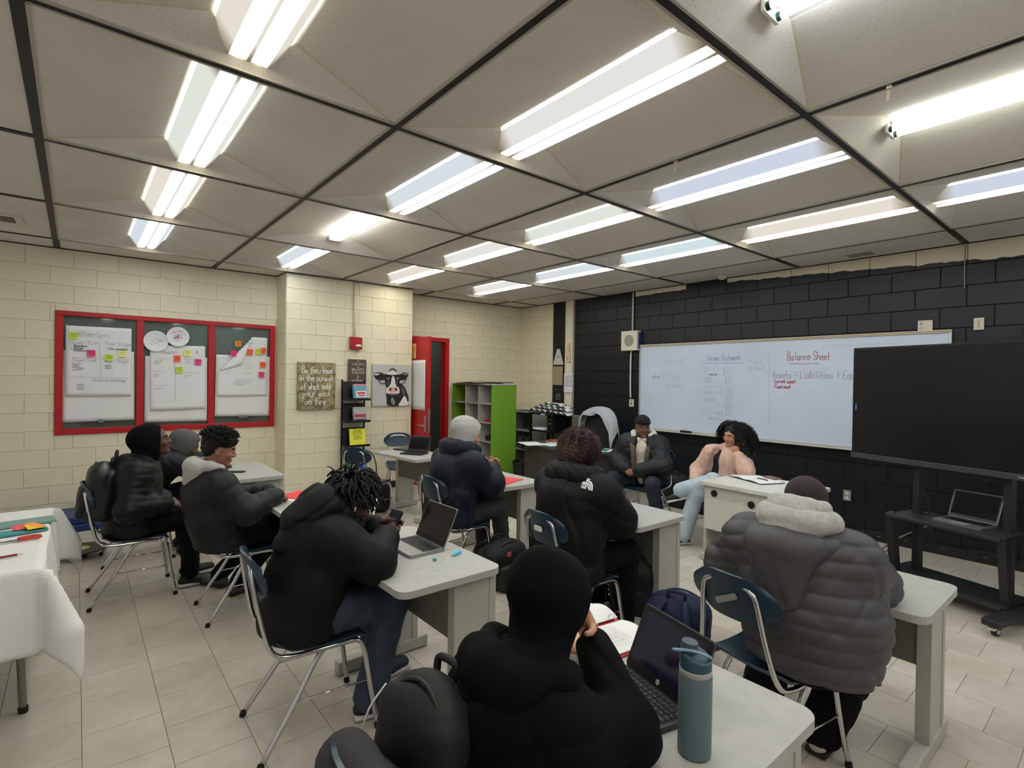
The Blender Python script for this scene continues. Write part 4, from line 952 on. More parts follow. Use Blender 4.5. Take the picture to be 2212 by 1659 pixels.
# 1 hooded student in a black puffer, profile to the right
J = J_((0.515, 3.76, 0), pelvis=(-0.01, 0, 0.56), waist=(0.0, 0, 0.69), chest=(0.01, 0, 0.87), neck=(0.06, 0, 1.01), head=(0.125, 0, 1.145), shL=(0.02, 0.175, 0.93), shR=(0.01, -0.175, 0.93), elL=(-0.01, 0.28, 0.69), elR=(-0.04, -0.27, 0.69), wrL=(0.20, 0.13, 0.68), wrR=(0.185, -0.20, 0.70), knL=(0.36, 0.13, 0.54), knR=(0.37, -0.13, 0.54), anL=(0.40, 0.16, 0.10), anR=(0.36, -0.10, 0.10))
hd = (R(-4), R(8), 0)
h = [hand_prims(J['wrR'], (0.9, 0.25, -0.25), (0, -0.5, 1), 1, (0.35, 0.5, 0.3)), hand_prims(J['wrL'], (0.8, -0.5, -0.2), (0, 0.3, 1), -1, (0.4, 0.5, 0.3))]
o = body('seated student in a black puffer jacket with the black hood up, backpack behind', J, m_sk_dark, hd, h, lips=m_lip_d, brow=m_hair, eyes=False)
jacket('jacket', J, o, m_pbk, 0.044, 0.05, None, 11, amp=0.002, aq=(0.085, 0.013), zq=(0.095, 0.010))
hood_up('hood', J, o, m_bkhood, hd, 1.0, 0.03, seed=12, front=-0.012)
hood_down('jacket_collar', J, o, m_pbk, 1.05, 0.06, 13, rollr=0.032, z=-0.03)
bm = BM(); bx(bm, J['neck']+V3(0.075, -0.125, -0.05), (0.03, 0.006, 0.012), rot=Matrix.Rotation(0.6, 3, 'Y')); mk('collar_tab', bm, M('pink_tab', (214, 140, 136), 0.7), o, bevel=0.001)
trousers(J, o, m_dtr, 0.016, 14); shoes(J, o, m_blacksh, m_sole_w, lace=m_lace)

# 2 student with short curly hair, grey hood out over a charcoal puffer
J = J_((1.115, 3.01, 0), pelvis=(-0.15, 0, 0.54), waist=(-0.19, 0, 0.68), chest=(-0.22, 0, 0.86), neck=(-0.22, 0, 1.01), head=(-0.165, -0.01, 1.145), shL=(-0.19, 0.17, 0.92), shR=(-0.19, -0.17, 0.92), elL=(-0.02, 0.20, 0.74), elR=(-0.04, -0.25, 0.74), wrL=(0.17, 0.03, 0.80), wrR=(0.17, -0.16, 0.80), knL=(0.24, 0.24, 0.52), knR=(0.28, -0.02, 0.54), anL=(-0.06, 0.50, 0.10), anR=(0.02, 0.26, 0.10), toeL=(-0.5, 0.8, 0), toeR=(0.9, 0.3, 0))
hd = (R(-8), R(-18), 0)
h = [hand_prims(J['wrR'], (0.85, 0.45, -0.05), (0.2, -0.6, 0.8), 1, (0.7, 0.9, 0.6)), hand_prims(J['wrL'], (0.9, -0.45, -0.02), (0.2, 0.5, 0.8), -1, (0.6, 0.8, 0.5))]
o = body('seated student with short curly black hair and a pale grey hood over a dark jacket', J, m_sk_brown, hd, h, lips=M('lips_brown', (128, 80, 70), 0.4), brow=m_hair, eyes=False)
jacket('jacket', J, o, m_pch, 0.040, 0.06, None, 21, aq=(0.075, 0.007), amp=0.002, zq=(0.12, 0.004))
hood_down('hood', J, o, m_grey, 1.0, 0.08, 22, rollr=0.033, z=0.015, amp=0.0008)
Rm = rot(*hd); c = J['head']
soft('hair', [ell(c+Rm@V3(-0.014, 0, 0.066), (0.112, 0.094, 0.074), Rm, 0.02), ell(c+Rm@V3(-0.055, 0, 0.02), (0.066, 0.084, 0.085), Rm, 0.03), ell(c+Rm@V3(0.115, 0, 0.0), (0.06, 0.10, 0.062), Rm, 0.02, 's')], 0.006, m_hair, o, fuzz(4, 0.004, 0.02))
curls('hair_curls', o, m_hair, c, Rm, 420, (0.104, 0.088, 0.074), 0.035, 0.0055, 5, 0.05, 0.8, 0, 0.007, 6, (-0.016, 0, 0.062), 4)
M('short_beard', (56, 38, 32), 0.7)
trousers(J, o, m_dtr, 0.016, 24); shoes(J, o, m_dgrey, m_sole_d, 1.0)

# 3 student with short locks bent over a phone, black coat, jeans
J = J_((1.06, 1.42, 0), pelvis=(-0.05, 0, 0.56), waist=(-0.03, 0, 0.69), chest=(0.03, 0, 0.86), neck=(0.10, 0, 0.97), head=(0.195, 0.0, 1.035), shL=(0.06, 0.165, 0.91), shR=(0.05, -0.170, 0.905), elL=(0.22, 0.22, 0.80), elR=(0.20, -0.26, 0.80), wrL=(0.33, 0.02, 0.87), wrR=(0.335, -0.10, 0.85), knL=(0.35, 0.16, 0.53), knR=(0.36, -0.12, 0.53), anL=(0.42, 0.12, 0.10), anR=(0.24, -0.14, 0.10), toeL=(0.9, 0.1, 0), toeR=(0.95, -0.2, 0))
hd = (R(-6), R(-34), 0)
h = [hand_prims(J['wrR'], (0.75, 0.35, 0.45), (0.1, -0.9, 0.35), 1, (0.5, 0.7, 0.4), (0.5, 0.4, -0.7)), hand_prims(J['wrL'], (0.85, -0.25, 0.35), (0.0, 0.8, 0.4), -1, (0.45, 0.5, 0.3), (0.6, 0.5, -0.4))]
o = body('student with short black locks bent over a phone, black coat and jeans', J, m_sk_dark, hd, h, lips=m_lip_d, brow=m_hair, eyes=False)
jacket('coat', J, o, m_parka, 0.046, 0.04, None, 31, amp=0.003, wl=0.13)
n = J['neck']; f_ = V3(1, 0, 0)
soft('hood', [cone(n-f_*0.07+V3(0, 0, 0.06), n-f_*0.20-V3(0, 0, 0.10), 0.085, 0.075, J['lat'], 1.45, 0.05), cone(n-f_*0.02+V3(0, 0, 0.09), n+f_*0.10-V3(0, 0, 0.04), 0.055, 0.05, J['lat'], 2.1, 0.05), cone(n-f_*0.06+V3(0, 0, 0.13), n-f_*0.19+V3(0, 0, 0.02), 0.04, 0.05, J['lat'], 2.0, 0.05), ell(J['head']+V3(0.02, 0, 0.03), (0.125, 0.105, 0.13), rot(0, -0.5), 0.015, 's')], 0.0085, m_parka, o, wrinkle(33, 0.005, 0.12))
Rm = rot(*hd); c = J['head']
soft('hair', [ell(c+Rm@V3(-0.014, 0, 0.042), (0.106, 0.086, 0.086), Rm, 0.02), ell(c+Rm@V3(0.125, 0, -0.025), (0.075, 0.12, 0.085), Rm, 0.02, 's')], 0.0065, m_hair, o)
curls('locks', o, m_hair, c, Rm, 210, (0.094, 0.078, 0.078), 0.105, 0.0085, 8, 0.0, 0.55, 0.85, 0.006, 9, (-0.018, 0, 0.045), 6, 0.62)
curls('loose_locks', o, m_hair, c, rot(0, 0), 9, (0.05, 0.05, 0.09), 0.085, 0.007, 18, 0.86, 0.95, 0.35, 0.004, 8, (-0.03, 0, 0.04), 6)
trousers(J, o, m_jean, 0.022, 34, flare=0.012); shoes(J, o, M('navy_shoe', (26, 32, 42), 0.6), m_sole_w)
bm = BM(); cyl(bm, c+Rm@V3(0.0, -0.084, -0.012), c+Rm@V3(0.004, -0.090, -0.030), 0.005, n=8); mk('earbud', bm, M('white_plastic', (225, 225, 222), 0.3), o)

# 4 student slumped behind the others, dark grey hood
J = J_((0.62, 4.72, 0), pelvis=(-0.05, 0, 0.54), waist=(0.02, 0, 0.67), chest=(0.16, 0, 0.82), neck=(0.27, 0, 0.92), head=(0.37, -0.02, 0.99), shL=(0.20, 0.19, 0.86), shR=(0.20, -0.19, 0.86), elL=(0.46, 0.26, 0.80), elR=(0.42, -0.26, 0.80), wrL=(0.62, 0.06, 0.79), wrR=(0.62, -0.06, 0.79), knL=(0.36, 0.12, 0.54), knR=(0.36, -0.12, 0.54), anL=(0.36, 0.13, 0.10), anR=(0.36, -0.13, 0.10))
hd = (0, R(-30), 0)
h = [hand_prims(J['wrR'], (0.9, 0.3, 0), (0, 0, 1), 1), hand_prims(J['wrL'], (0.9, -0.3, 0), (0, 0, 1), -1)]
o = body('student slumped over the far desk in a dark grey hood, half hidden', J, m_sk_med, hd, h)
jacket('jacket', J, o, m_pbk, 0.045, 0.05, (0.12, 0.008), 41, h=0.012)
hood_up('hood', J, o, m_dgrey, hd, 1.0, 0.03, h=0.009, seed=42); trousers(J, o, m_dtr, 0.014, 43, h=0.014); shoes(J, o, m_blacksh, m_sole_d, h=0.009)

# 5 nearest student from behind, black hoodie, hood up, cheek on the right fist
J = J_((0, 0, 0), pelvis=(0.94, -0.15, 0.56), waist=(0.96, -0.16, 0.68), chest=(1.02, -0.165, 0.85), neck=(1.085, -0.155, 0.965), head=(1.175, -0.125, 1.075), shL=(1.02, -0.02, 0.86), shR=(1.03, -0.315, 0.86), elL=(1.22, 0.12, 0.80), elR=(1.225, -0.345, 0.805), wrL=(1.42, 0.08, 0.79), wrR=(1.368, -0.066, 0.925), knL=(1.28, -0.03, 0.53), knR=(1.28, -0.27, 0.53), anL=(1.30, 0.0, 0.10), anR=(1.30, -0.28, 0.10))
hd = (R(4), R(-20), R(6))
h = [hand_prims(J['wrR'], (-0.55, -0.10, 0.80), (0.75, 0.25, 0.55), 1, (0.55, 0.9, 0.6), (0.5, 0.5, -0.6)), hand_prims(J['wrL'], (0.95, -0.1, 0), (0, 0, 1), -1)]
o = body('nearest student seen from behind in a black hoodie, hood up, cheek on fist', J, m_sk_tan, hd, h, hs=0.9)
jacket('hoodie', J, o, m_bkhood, 0.016, 0.08, None, 51, h=0.007, amp=0.005, wl=0.12, cuff=0.065, back=0.0, flare=0.01)
J2 = dict(J); J2['wrR'] = J['wrR']-unit(J['wrR']-J['elR'])*0.062; J2['wrL'] = J['wrL']-unit(J['wrL']-J['elL'])*0.05
cuffs(J2, o, m_bkhood, 0.041, 0.05)
hood_up('hood', J, o, m_bkhood, hd, 0.90, 0.05, h=0.006, seed=52, point=0.04, amp=0.0015)
Rm = rot(*hd); c = J['head']
bm = BM(); tube(bm, [c+Rm@V3((0.112*math.cos(a)*1.14-0.03)*0.905, 0.004, (0.034+0.1145*math.sin(a))*0.905) for a in np.linspace(0.5, 3.3, 26)], 0.0028, 5); mk('hood_seam', bm, m_bkhood, o, smooth=True)
hood_down('inner_hood', J, o, m_bkhood, 1.05, 0.11, 53, rollr=0.033, z=-0.015, back=0.03)
trousers(J, o, m_dtr, 0.016, 54); shoes(J, o, m_blacksh, m_sole_d)

# 6 navy coat, grey hood up
J = J_((2.67, 2.58, 0), pelvis=(-0.08, 0, 0.54), waist=(-0.07, 0, 0.69), chest=(-0.02, 0, 0.89), neck=(0.05, 0, 1.04), head=(0.125, 0.03, 1.19), shL=(0.01, 0.20, 0.96), shR=(0.01, -0.20, 0.96), elL=(0.16, 0.24, 0.81), elR=(0.17, -0.25, 0.80), wrL=(0.32, 0.04, 0.88), wrR=(0.32, -0.06, 0.87), knL=(0.36, 0.13, 0.55), knR=(0.36, -0.12, 0.55), anL=(0.38, 0.13, 0.10), anR=(0.40, -0.14, 0.10))
hd = (R(-20), R(-22), 0)
h = [hand_prims(J['wrR'], (0.7, 0.45, 0.45), (0.4, -0.8, 0.3), 1, (0.6, 0.8, 0.5)), hand_prims(J['wrL'], (0.75, -0.3, 0.5), (0.3, 0.8, 0.3), -1, (0.5, 0.6, 0.5))]
o = body('student from behind in a navy coat with a light grey hood up', J, m_sk_tan, hd, h)
jacket('coat', J, o, m_navy, 0.060, 0.07, (0.15, 0.007), 61, amp=0.005, wl=0.12, flare=0.01)
hood_up('hood', J, o, m_grey, hd, 1.02, 0.03, seed=62); hood_down('coat_hood', J, o, m_navy, 1.16, 0.10, 63, rollr=0.044, amp=0.006, z=0.03)
trousers(J, o, M('washed_black_denim', (40, 40, 42), 0.8, var=0.2, scale=20), 0.016, 64); shoes(J, o, m_greysh, m_sole_w, lace=m_lace)

# 7 brown afro, long black parka with a logo on the shoulder
J = J_((2.62, 1.17, 0), pelvis=(-0.07, 0, 0.55), waist=(-0.06, 0, 0.70), chest=(-0.02, 0, 0.92), neck=(0.05, 0.01, 1.06), head=(0.115, 0.07, 1.185), shL=(0.01, 0.20, 0.98), shR=(0.01, -0.21, 0.98), elL=(0.20, 0.25, 0.81), elR=(0.18, -0.21, 0.80), wrL=(0.42, 0.08, 0.80), wrR=(0.42, -0.02, 0.80), knL=(0.37, 0.13, 0.54), knR=(0.38, -0.13, 0.54), anL=(0.36, 0.13, 0.10), anR=(0.36, -0.13, 0.10))
hd = (R(-14), R(-30), 0)
h = [hand_prims(J['wrR'], (0.9, 0.3, 0), (0, 0, 1), 1), hand_prims(J['wrL'], (0.9, -0.3, 0), (0, 0, 1), -1)]
o = body('student from behind with a brown afro and long black parka', J, m_sk_med, hd, h)
pk = jacket('parka', J, o, m_parka, 0.062, 0.10, (0.20, 0.004), 71, amp=0.006, wl=0.13, flare=0.02)
hood_down('parka_hood', J, o, m_parka, 1.22, 0.13, 73, rollr=0.046, amp=0.005, z=0.0)
Rm = rot(*hd); c = J['head']
soft('hair', [ell(c+Rm@V3(-0.01, 0, 0.05), (0.130, 0.125, 0.112), Rm, 0.03), ell(c+Rm@V3(-0.045, 0, -0.02), (0.11, 0.12, 0.105), Rm, 0.03), ell(c+Rm@V3(0.13, 0, -0.04), (0.07, 0.075, 0.09), Rm, 0.02, 's')], 0.008, m_hairb, o, fuzz(7, 0.008, 0.03))
curls('hair_curls', o, m_hairb, c, Rm, 1500, (0.122, 0.118, 0.108), 0.042, 0.0022, 9, -0.75, 0.7, 0.35, 0.0055, 7, (-0.016, 0, 0.03), 3)
trousers(J, o, m_dtr, 0.016, 74); shoes(J, o, m_greysh, m_sole_w)
bvh = BVHTree.FromObject(pk, bpy.context.evaluated_depsgraph_get()) if False else BVHTree.FromPolygons([v.co for v in pk.data.vertices], [tuple(p.vertices) for p in pk.data.polygons])
def on_cloth(p, d=Vector((1, 0, 0))):
    hit = bvh.ray_cast(Vector(p)-d*0.5, d)
    return (hit[0]-d*0.003+hit[1]*0.0005) if hit[0] is not None else Vector(p)
bm = BM(); rows = (('THE', 0.030), ('NORTH', 0.0), ('FACE', -0.030)); org = (2.4, 0.968, 1.045); ux, uy = (0, -1, -0.06), (0, 0.06, 1)
for tx, dy in rows:
    st, w_ = strokes(tx, 0.0125, False, 0, 0.9); ribbons(bm, [np.array([(q[0]-w_+0.0, q[1]+dy*0.62) for q in s]) for s in st], 0.0042, org, ux, uy, (-1, 0, 0), proj=on_cloth)
for r_ in (0.014, 0.024, 0.034):        # the quarter dome beside the words
    a = np.linspace(0, PI/2, 12); ribbons(bm, [np.stack([0.003+r_*np.sin(a), -0.019+r_*np.cos(a)*1.15], 1)], 0.0078, org, ux, uy, (-1, 0, 0), proj=on_cloth)
me = bpy.data.meshes.new('chest_logo'); bm.to_mesh(me); bm.free(); tag(link('back_logo', me, M('white_embroidery', (226, 226, 224), 0.7), o), 'white embroidered logo')

# 8 broad student in a grey puffer, pale hood lying out, from behind
J = J_((0, 0, 0), pelvis=(2.56, -0.25, 0.56), waist=(2.57, -0.235, 0.70), chest=(2.59, -0.205, 0.90), neck=(2.61, -0.19, 1.03), head=(2.69, -0.175, 1.125), shL=(2.58, 0.02, 0.945), shR=(2.61, -0.385, 0.945), elL=(2.62, 0.135, 0.80), elR=(2.83, -0.385, 0.81), wrL=(2.86, 0.04, 0.80), wrR=(3.02, -0.28, 0.80), knL=(2.92, 0.0, 0.52), knR=(2.92, -0.34, 0.52), anL=(2.78, 0.06, 0.10), anR=(2.80, -0.22, 0.10))
hd = (R(-10), R(-24), 0)
h = [hand_prims(J['wrR'], (0.8, 0.5, 0), (0, 0, 1), 1), hand_prims(J['wrL'], (0.9, -0.3, 0), (0, 0, 1), -1)]
o = body('broad student from behind in a grey puffer jacket with a pale hood', J, m_sk_med, hd, h)
jacket('jacket', J, o, m_gpuff, 0.060, 0.03, None, 81, h=0.0075, amp=0.0035, belly=0.035, wl=0.14, flare=0.005, seat=0.50, zq=(0.064, 0.009))
hood_down('jacket_hood', J, o, m_gpuff, 1.25, 0.19, 83, rollr=0.034, amp=0.003, z=-0.045, back=0.075); hood_down('hood', J, o, m_grey, 1.02, 0.02, 84, rollr=0.046, amp=0.0006, z=0.045, back=0.03); hood_down('hood_fold', J, o, m_grey, 0.80, 0.0, 86, rollr=0.034, amp=0.0006, z=0.10, back=0.03)
Rm = rot(*hd); c = J['head']; soft('hair', [ell(c+Rm@V3(-0.014, 0, 0.036), (0.104, 0.082, 0.090), Rm, 0.02), ell(c+Rm@V3(0.12, 0, -0.02), (0.06, 0.11, 0.075), Rm, 0.02, 's')], 0.006, M('cropped_hair', (44, 34, 32), 0.8, var=0.3, scale=200), o)
bm = BM(); prism(bm, [(0, 0), (0.05, 0.025), (0.05, -0.035)], -0.004, 0.004); q = mk('collar_flap', bm, m_pch, o, J['neck']+V3(-0.02, 0.20, 0.0)); q.rotation_euler = (R(80), 0, R(-60))
trousers(J, o, m_dtr, 0.045, 85); shoes(J, o, M('cream_trainer', (188, 182, 170), 0.7), m_sole_d)

# 9 man in a black beanie, open navy coat over a cream hoodie
J = J_((0, 0, 0), pelvis=(5.38, 2.66, 0.54), waist=(5.37, 2.66, 0.68), chest=(5.36, 2.655, 0.87), neck=(5.34, 2.65, 1.00), head=(5.315, 2.645, 1.125), shR=(5.30, 2.845, 0.93), shL=(5.38, 2.465, 0.93), elR=(5.24, 2.95, 0.71), elL=(5.26, 2.32, 0.71), wrR=(5.08, 2.70, 0.655), wrL=(5.09, 2.52, 0.655), knR=(4.95, 2.80, 0.53), knL=(5.00, 2.27, 0.54), anR=(4.98, 2.80, 0.10), anL=(5.05, 2.20, 0.10), toeL=(-0.9, -0.3, 0), toeR=(-0.95, 0.2, 0))
a = R(204); J['fwd'] = V3(math.cos(a), math.sin(a), 0); J['lat'] = V3(-math.sin(a), math.cos(a), 0)
for s, g in (('L', 1), ('R', -1)): J['hip'+s] = J['pelvis']+J['lat']*0.095*g-V3(0, 0, 0.02)
hd = (R(232), R(-6), 0)
h = [hand_prims(J['wrR'], (-0.5, -0.85, -0.15), (-0.6, 0.3, 0.7), 1, (0.5, 0.6, 0.4)), hand_prims(J['wrL'], (-0.5, 0.8, -0.2), (-0.7, -0.2, 0.6), -1, (0.5, 0.6, 0.4))]
o = body('seated man in a black beanie and open navy coat, hands clasped', J, m_sk_med, hd, h, lips=m_lip_d, brow=m_hair)
f_, l_ = J['fwd'], J['lat']; cut = cone(J['pelvis']+f_*0.20-V3(0, 0, 0.1), J['neck']+f_*0.17, 0.075, 0.105, l_, 0.75, k=0.02, op='s')
jacket('hoodie', J, o, m_cream_h, 0.012, 0.0, None, 91, amp=0.004, arms=False)
jacket('coat', J, o, M('dark_navy_parka', (14, 17, 24), 0.6, bump=0.12, bscale=60), 0.058, 0.06, (0.14, 0.006), 92, amp=0.005, cuts=(cut,), flare=0.02)
for g in (1, -1):
    bm = BM(); pts = spline([J['neck']+l_*g*0.12-f_*0.02+V3(0, 0, 0.02), J['neck']+l_*g*0.115+f_*0.09-V3(0, 0, 0.05), J['chest']+l_*g*0.085+f_*0.175+V3(0, 0, 0.0), J['waist']+l_*g*0.075+f_*0.185, J['pelvis']+l_*g*0.09+f_*0.185+V3(0, 0, 0.03)], 5)
    tube(bm, pts, 0.03, 9); mk('fleece_lapel', bm, m_fleece, o, smooth=True)
hood_down('hoodie_hood', J, o, m_cream_h, 0.98, 0.04, 93, rollr=0.033, amp=0.003, z=0.035)
bm = BM()
for g in (1, -1): tube(bm, spline([J['neck']+f_*0.12+l_*g*0.025-V3(0, 0, 0.02), J['chest']+f_*0.165+l_*g*0.03+V3(0, 0, 0.04), J['chest']+f_*0.165+l_*g*0.02-V3(0, 0, 0.04)], 5), 0.0035, 6)
mk('drawstring', bm, m_lace, o, smooth=True)
Rm = rot(*hd); c = J['head']
soft('beanie', [ell(c+Rm@V3(-0.014, 0, 0.055), (0.112, 0.092, 0.098), Rm, 0.02), half(c+Rm@V3(0.06, 0, 0.046), Rm@V3(-0.22, 0, -1))], 0.006, M('black_knit', (18, 18, 20), 0.9, bump=0.3, bscale=120), o)
bm = BM(); tube(bm, [c+Rm@V3(-0.012+0.110*math.cos(t), 0.090*math.sin(t), 0.052+0.022*math.cos(t)) for t in np.linspace(0, 2*PI, 30, endpoint=False)], 0.0065, 7, closed=True); mk('beanie_fold', bm, MATS['black_knit'], o, smooth=True)
bm = BM()
for g in (1, -1):
    tube(bm, [c+Rm@V3(0.105+0.002*math.cos(t), 0.031*g+0.023*math.cos(t), 0.008+0.016*math.sin(t)) for t in np.linspace(0, 2*PI, 16, endpoint=False)], 0.0014, 5, closed=True); tube(bm, [c+Rm@V3(0.103, g*0.054, 0.012), c+Rm@V3(0.05, g*0.076, 0.014), c+Rm@V3(0.0, g*0.082, 0.008)], 0.0013, 5)
tube(bm, [c+Rm@V3(0.107, -0.009, 0.010), c+Rm@V3(0.107, 0.009, 0.010)], 0.0014, 5); mk('glasses', bm, M('dark_wire', (30, 28, 28), 0.3, 0.6), o)
soft('beard', [ell(c+Rm@V3(0.032, 0, -0.080), (0.060, 0.056, 0.036), Rm, 0.01), ell(c+Rm@V3(0.10, 0, -0.042), (0.036, 0.05, 0.045), Rm, 0.01, 's')], 0.005, MATS['short_beard'], o)
trousers(J, o, m_dtrn, 0.018, 94); shoes(J, o, m_blacksh, m_sole_d)
bm = BM(); d = unit(J['wrL']-J['elL']); tube(bm, [J['wrL']+d*0.012+unit(np.cross(d, [0, 0, 1]))*0.030*math.cos(t)+V3(0, 0, 1)*0.028*math.sin(t) for t in np.linspace(0, 2*PI, 16, endpoint=False)], 0.003, 5, closed=True); mk('bracelet', bm, M('silver', (200, 200, 200), 0.2, 1.0), o, smooth=True)

# 10 woman in a dusty pink cardigan, legs crossed, fist at her chin
J = J_((0, 0, 0), pelvis=(5.53, 1.74, 0.55), waist=(5.51, 1.73, 0.68), chest=(5.50, 1.70, 0.86), neck=(5.485, 1.655, 0.99), head=(5.46, 1.615, 1.11), shR=(5.42, 1.83, 0.915), shL=(5.53, 1.52, 0.915), elR=(5.38, 1.96, 0.72), elL=(5.37, 1.42, 0.785), wrR=(5.22, 1.90, 0.64), wrL=(5.375, 1.515, 0.925), knL=(5.10, 1.80, 0.52), knR=(5.20, 1.68, 0.66), anL=(4.99, 1.88, 0.10), anR=(5.02, 1.93, 0.545), toeL=(-0.8, 0.5, 0.0), toeR=(-0.45, 0.80, -0.30))
a = R(155); J['fwd'] = V3(math.cos(a), math.sin(a), 0); J['lat'] = V3(-math.sin(a), math.cos(a), 0)
J['hipL'] = J['pelvis']+V3(-0.06, -0.07, -0.02); J['hipR'] = J['pelvis']+V3(0.0, 0.09, 0.02)
hd = (R(166), R(-8), R(-4))
h = [hand_prims(J['wrL'], (-0.02, 0.28, 0.95), (-0.75, -0.55, 0.1), -1, (0.9, 1.1, 0.7), (0.5, 0.3, -0.7), s=0.88), hand_prims(J['wrR'], (-0.8, -0.4, -0.3), (0, 0.4, 0.9), 1, (0.3, 0.4, 0.3), s=0.88)]
o = body('woman with long curly black hair in a dusty pink cardigan, fist at chin', J, M('skin_warm', (178, 126, 100), 0.5, var=0.05, scale=30), hd, h, lips=m_lip_l, brow=m_hair, hs=0.94)
f_, l_ = J['fwd'], J['lat']; cut = cone(J['pelvis']+f_*0.19-V3(0, 0, 0.12), J['neck']+f_*0.14, 0.105, 0.050, l_, 0.9, k=0.012, op='s')
jacket('top', J, o, m_btop, -0.002, 0.0, None, 101, amp=0.002, arms=False)
jacket('cardigan', J, o, m_cardi, 0.024, 0.07, None, 102, amp=0.004, wl=0.08, cuts=(cut,), flare=0.015, cuff=0.0)
cuffs(J, o, m_cardi, 0.041, 0.07, 'L')
for g in (1, -1):
    bm = BM(); tube(bm, spline([J['neck']+l_*g*0.085+f_*0.0+V3(0, 0, 0.0), J['neck']+l_*g*0.105+f_*0.07-V3(0, 0, 0.05), J['chest']+l_*g*0.115+f_*0.105, J['waist']+l_*g*0.115+f_*0.11, J['pelvis']+l_*g*0.12+f_*0.12], 5), 0.011, 8); mk('button_band', bm, M('knit_band', (186, 146, 130), 0.95, bump=0.5, bscale=100), o, smooth=True)
Rm = rot(*hd); c = J['head']
soft('hair', [ell(c+Rm@V3(-0.022, 0, 0.042), (0.104, 0.092, 0.094), Rm, 0.03), cone(c+Rm@V3(-0.05, 0.06, 0.0), c+Rm@V3(-0.03, 0.17, -0.24), 0.085, 0.065, k=0.04), cone(c+Rm@V3(-0.04, 0.10, -0.08), c+Rm@V3(0.03, 0.15, -0.22), 0.05, 0.04, k=0.04), cone(c+Rm@V3(-0.06, -0.03, 0.0), c+Rm@V3(-0.09, -0.06, -0.20), 0.075, 0.05, k=0.04), cone(c+Rm@V3(-0.08, 0.02, 0.0), c+Rm@V3(-0.10, 0.05, -0.25), 0.08, 0.06, k=0.04), ell(c+Rm@V3(0.105, 0, -0.03), (0.075, 0.080, 0.112), Rm, 0.015, 's')], 0.008, m_hair, o, fuzz(17, 0.007, 0.035))
bm0 = curls('hair_curls', o, m_hair, c, Rm, 620, (0.092, 0.086, 0.086), 0.25, 0.0030, 19, -0.2, 0.25, 0.75, 0.012, 16, (-0.030, 0.01, 0.035), 3, 0.8, 0.9)
trousers(J, o, m_ljean, 0.018, 104, amp=0.0025, flare=0.018); shoes(J, o, m_blacksh, m_sole_w, 0.92, lace=m_lace)
# ================================================================ THINGS ON THE WALLS
m_paper = M('white_paper', (224, 224, 222), 0.85, var=0.015, scale=3, bump=0.3, bscale=8, spec=0.1); m_ink = M('ink_dark', (52, 52, 62), 0.8); m_inkf = M('ink_faint', (150, 150, 154), 0.85); m_inkb = M('ink_blue_faint', (124, 140, 178), 0.8); m_inkr = M('ink_red', (176, 82, 92), 0.8); m_inkg = M('ink_grey', (170, 178, 192), 0.8)
WX, WZ, WN = (1, 0, 0), (0, 0, 1), (0, -1, 0)
def wall_sheet(name, pts, label, cat, mat, y, group=None, bulge=0.006, curl=None):
    """a paper hung on the window glass: pts are its four corners (x,z) clockwise from top left"""
    a, b, c, d = [np.array(p) for p in pts]
    def f(u, v):
        p = (a*(1-u)+b*u)*(1-v)+(d*(1-u)+c*u)*v; w = bulge*(math.sin(PI*u)*0.6*v+0.35*math.sin(5*u+4*v)*v+0.3*math.sin(9*v+2))
        return (p[0], y-0.004-max(0, w), p[1])
    bm = BM(); sheet(bm, f, 14, 18, 0.0008); o = mk(name, bm, mat, None, smooth=True); tag(o, label, cat, group); return o
YG = YW-0.006
U1 = wall_sheet('flip_chart_sheet', [(0.063, 1.92), (0.703, 1.93), (0.712, 1.118), (0.045, 1.11)], 'blank lower flip chart sheet in the left window pane, bottom edge taped', 'paper', m_paper, YG, 'flip chart sheets on the window')
S1 = wall_sheet('flip_chart_sheet', [(0.08, 2.198), (0.676, 2.202), (0.678, 1.403), (0.083, 1.405)], 'upper flip chart sheet in the left pane headed Sherlyn', 'paper', m_paper, YG-0.018, 'flip chart sheets on the window')
U2 = wall_sheet('flip_chart_sheet', [(0.812, 1.883), (1.472, 1.888), (1.476, 1.076), (0.811, 1.083)], 'blank lower flip chart sheet in the middle window pane', 'paper', m_paper, YG, 'flip chart sheets on the window')
S2 = wall_sheet('flip_chart_sheet', [(0.858, 2.02), (1.442, 2.034), (1.462, 1.236), (0.867, 1.223)], 'upper flip chart sheet in the middle pane under the paper plates', 'paper', m_paper, YG-0.018, 'flip chart sheets on the window')
U3 = wall_sheet('flip_chart_sheet', [(1.573, 1.935), (2.243, 1.93), (2.242, 1.117), (1.562, 1.13)], 'blank lower flip chart sheet in the right window pane', 'paper', m_paper, YG, 'flip chart sheets on the window')
def s3():
    def f(u, v):
        x = 1.588+0.60*u; z = 2.187-0.795*v; k = max(0.0, (1-u)*0.55+(1-v)*0.62-0.80)      # the loose top left corner curls forward and down
        return (x+0.75*k, YG-0.020-0.10*min(0.2, k)-0.004*math.sin(6*u), z-1.0*k)
    bm = BM(); sheet(bm, f, 20, 22, 0.0008); return bm
S3 = mk('flip_chart_sheet', s3(), m_paper, None, smooth=True); tag(S3, 'flip chart sheet in the right pane with a curled top corner', 'paper', 'flip chart sheets on the window')
def squiggle(rg, w, n=7, h=0.008): return np.array([(w*i/(n*2), rg.uniform(-h, h)) for i in range(n*2+1)])
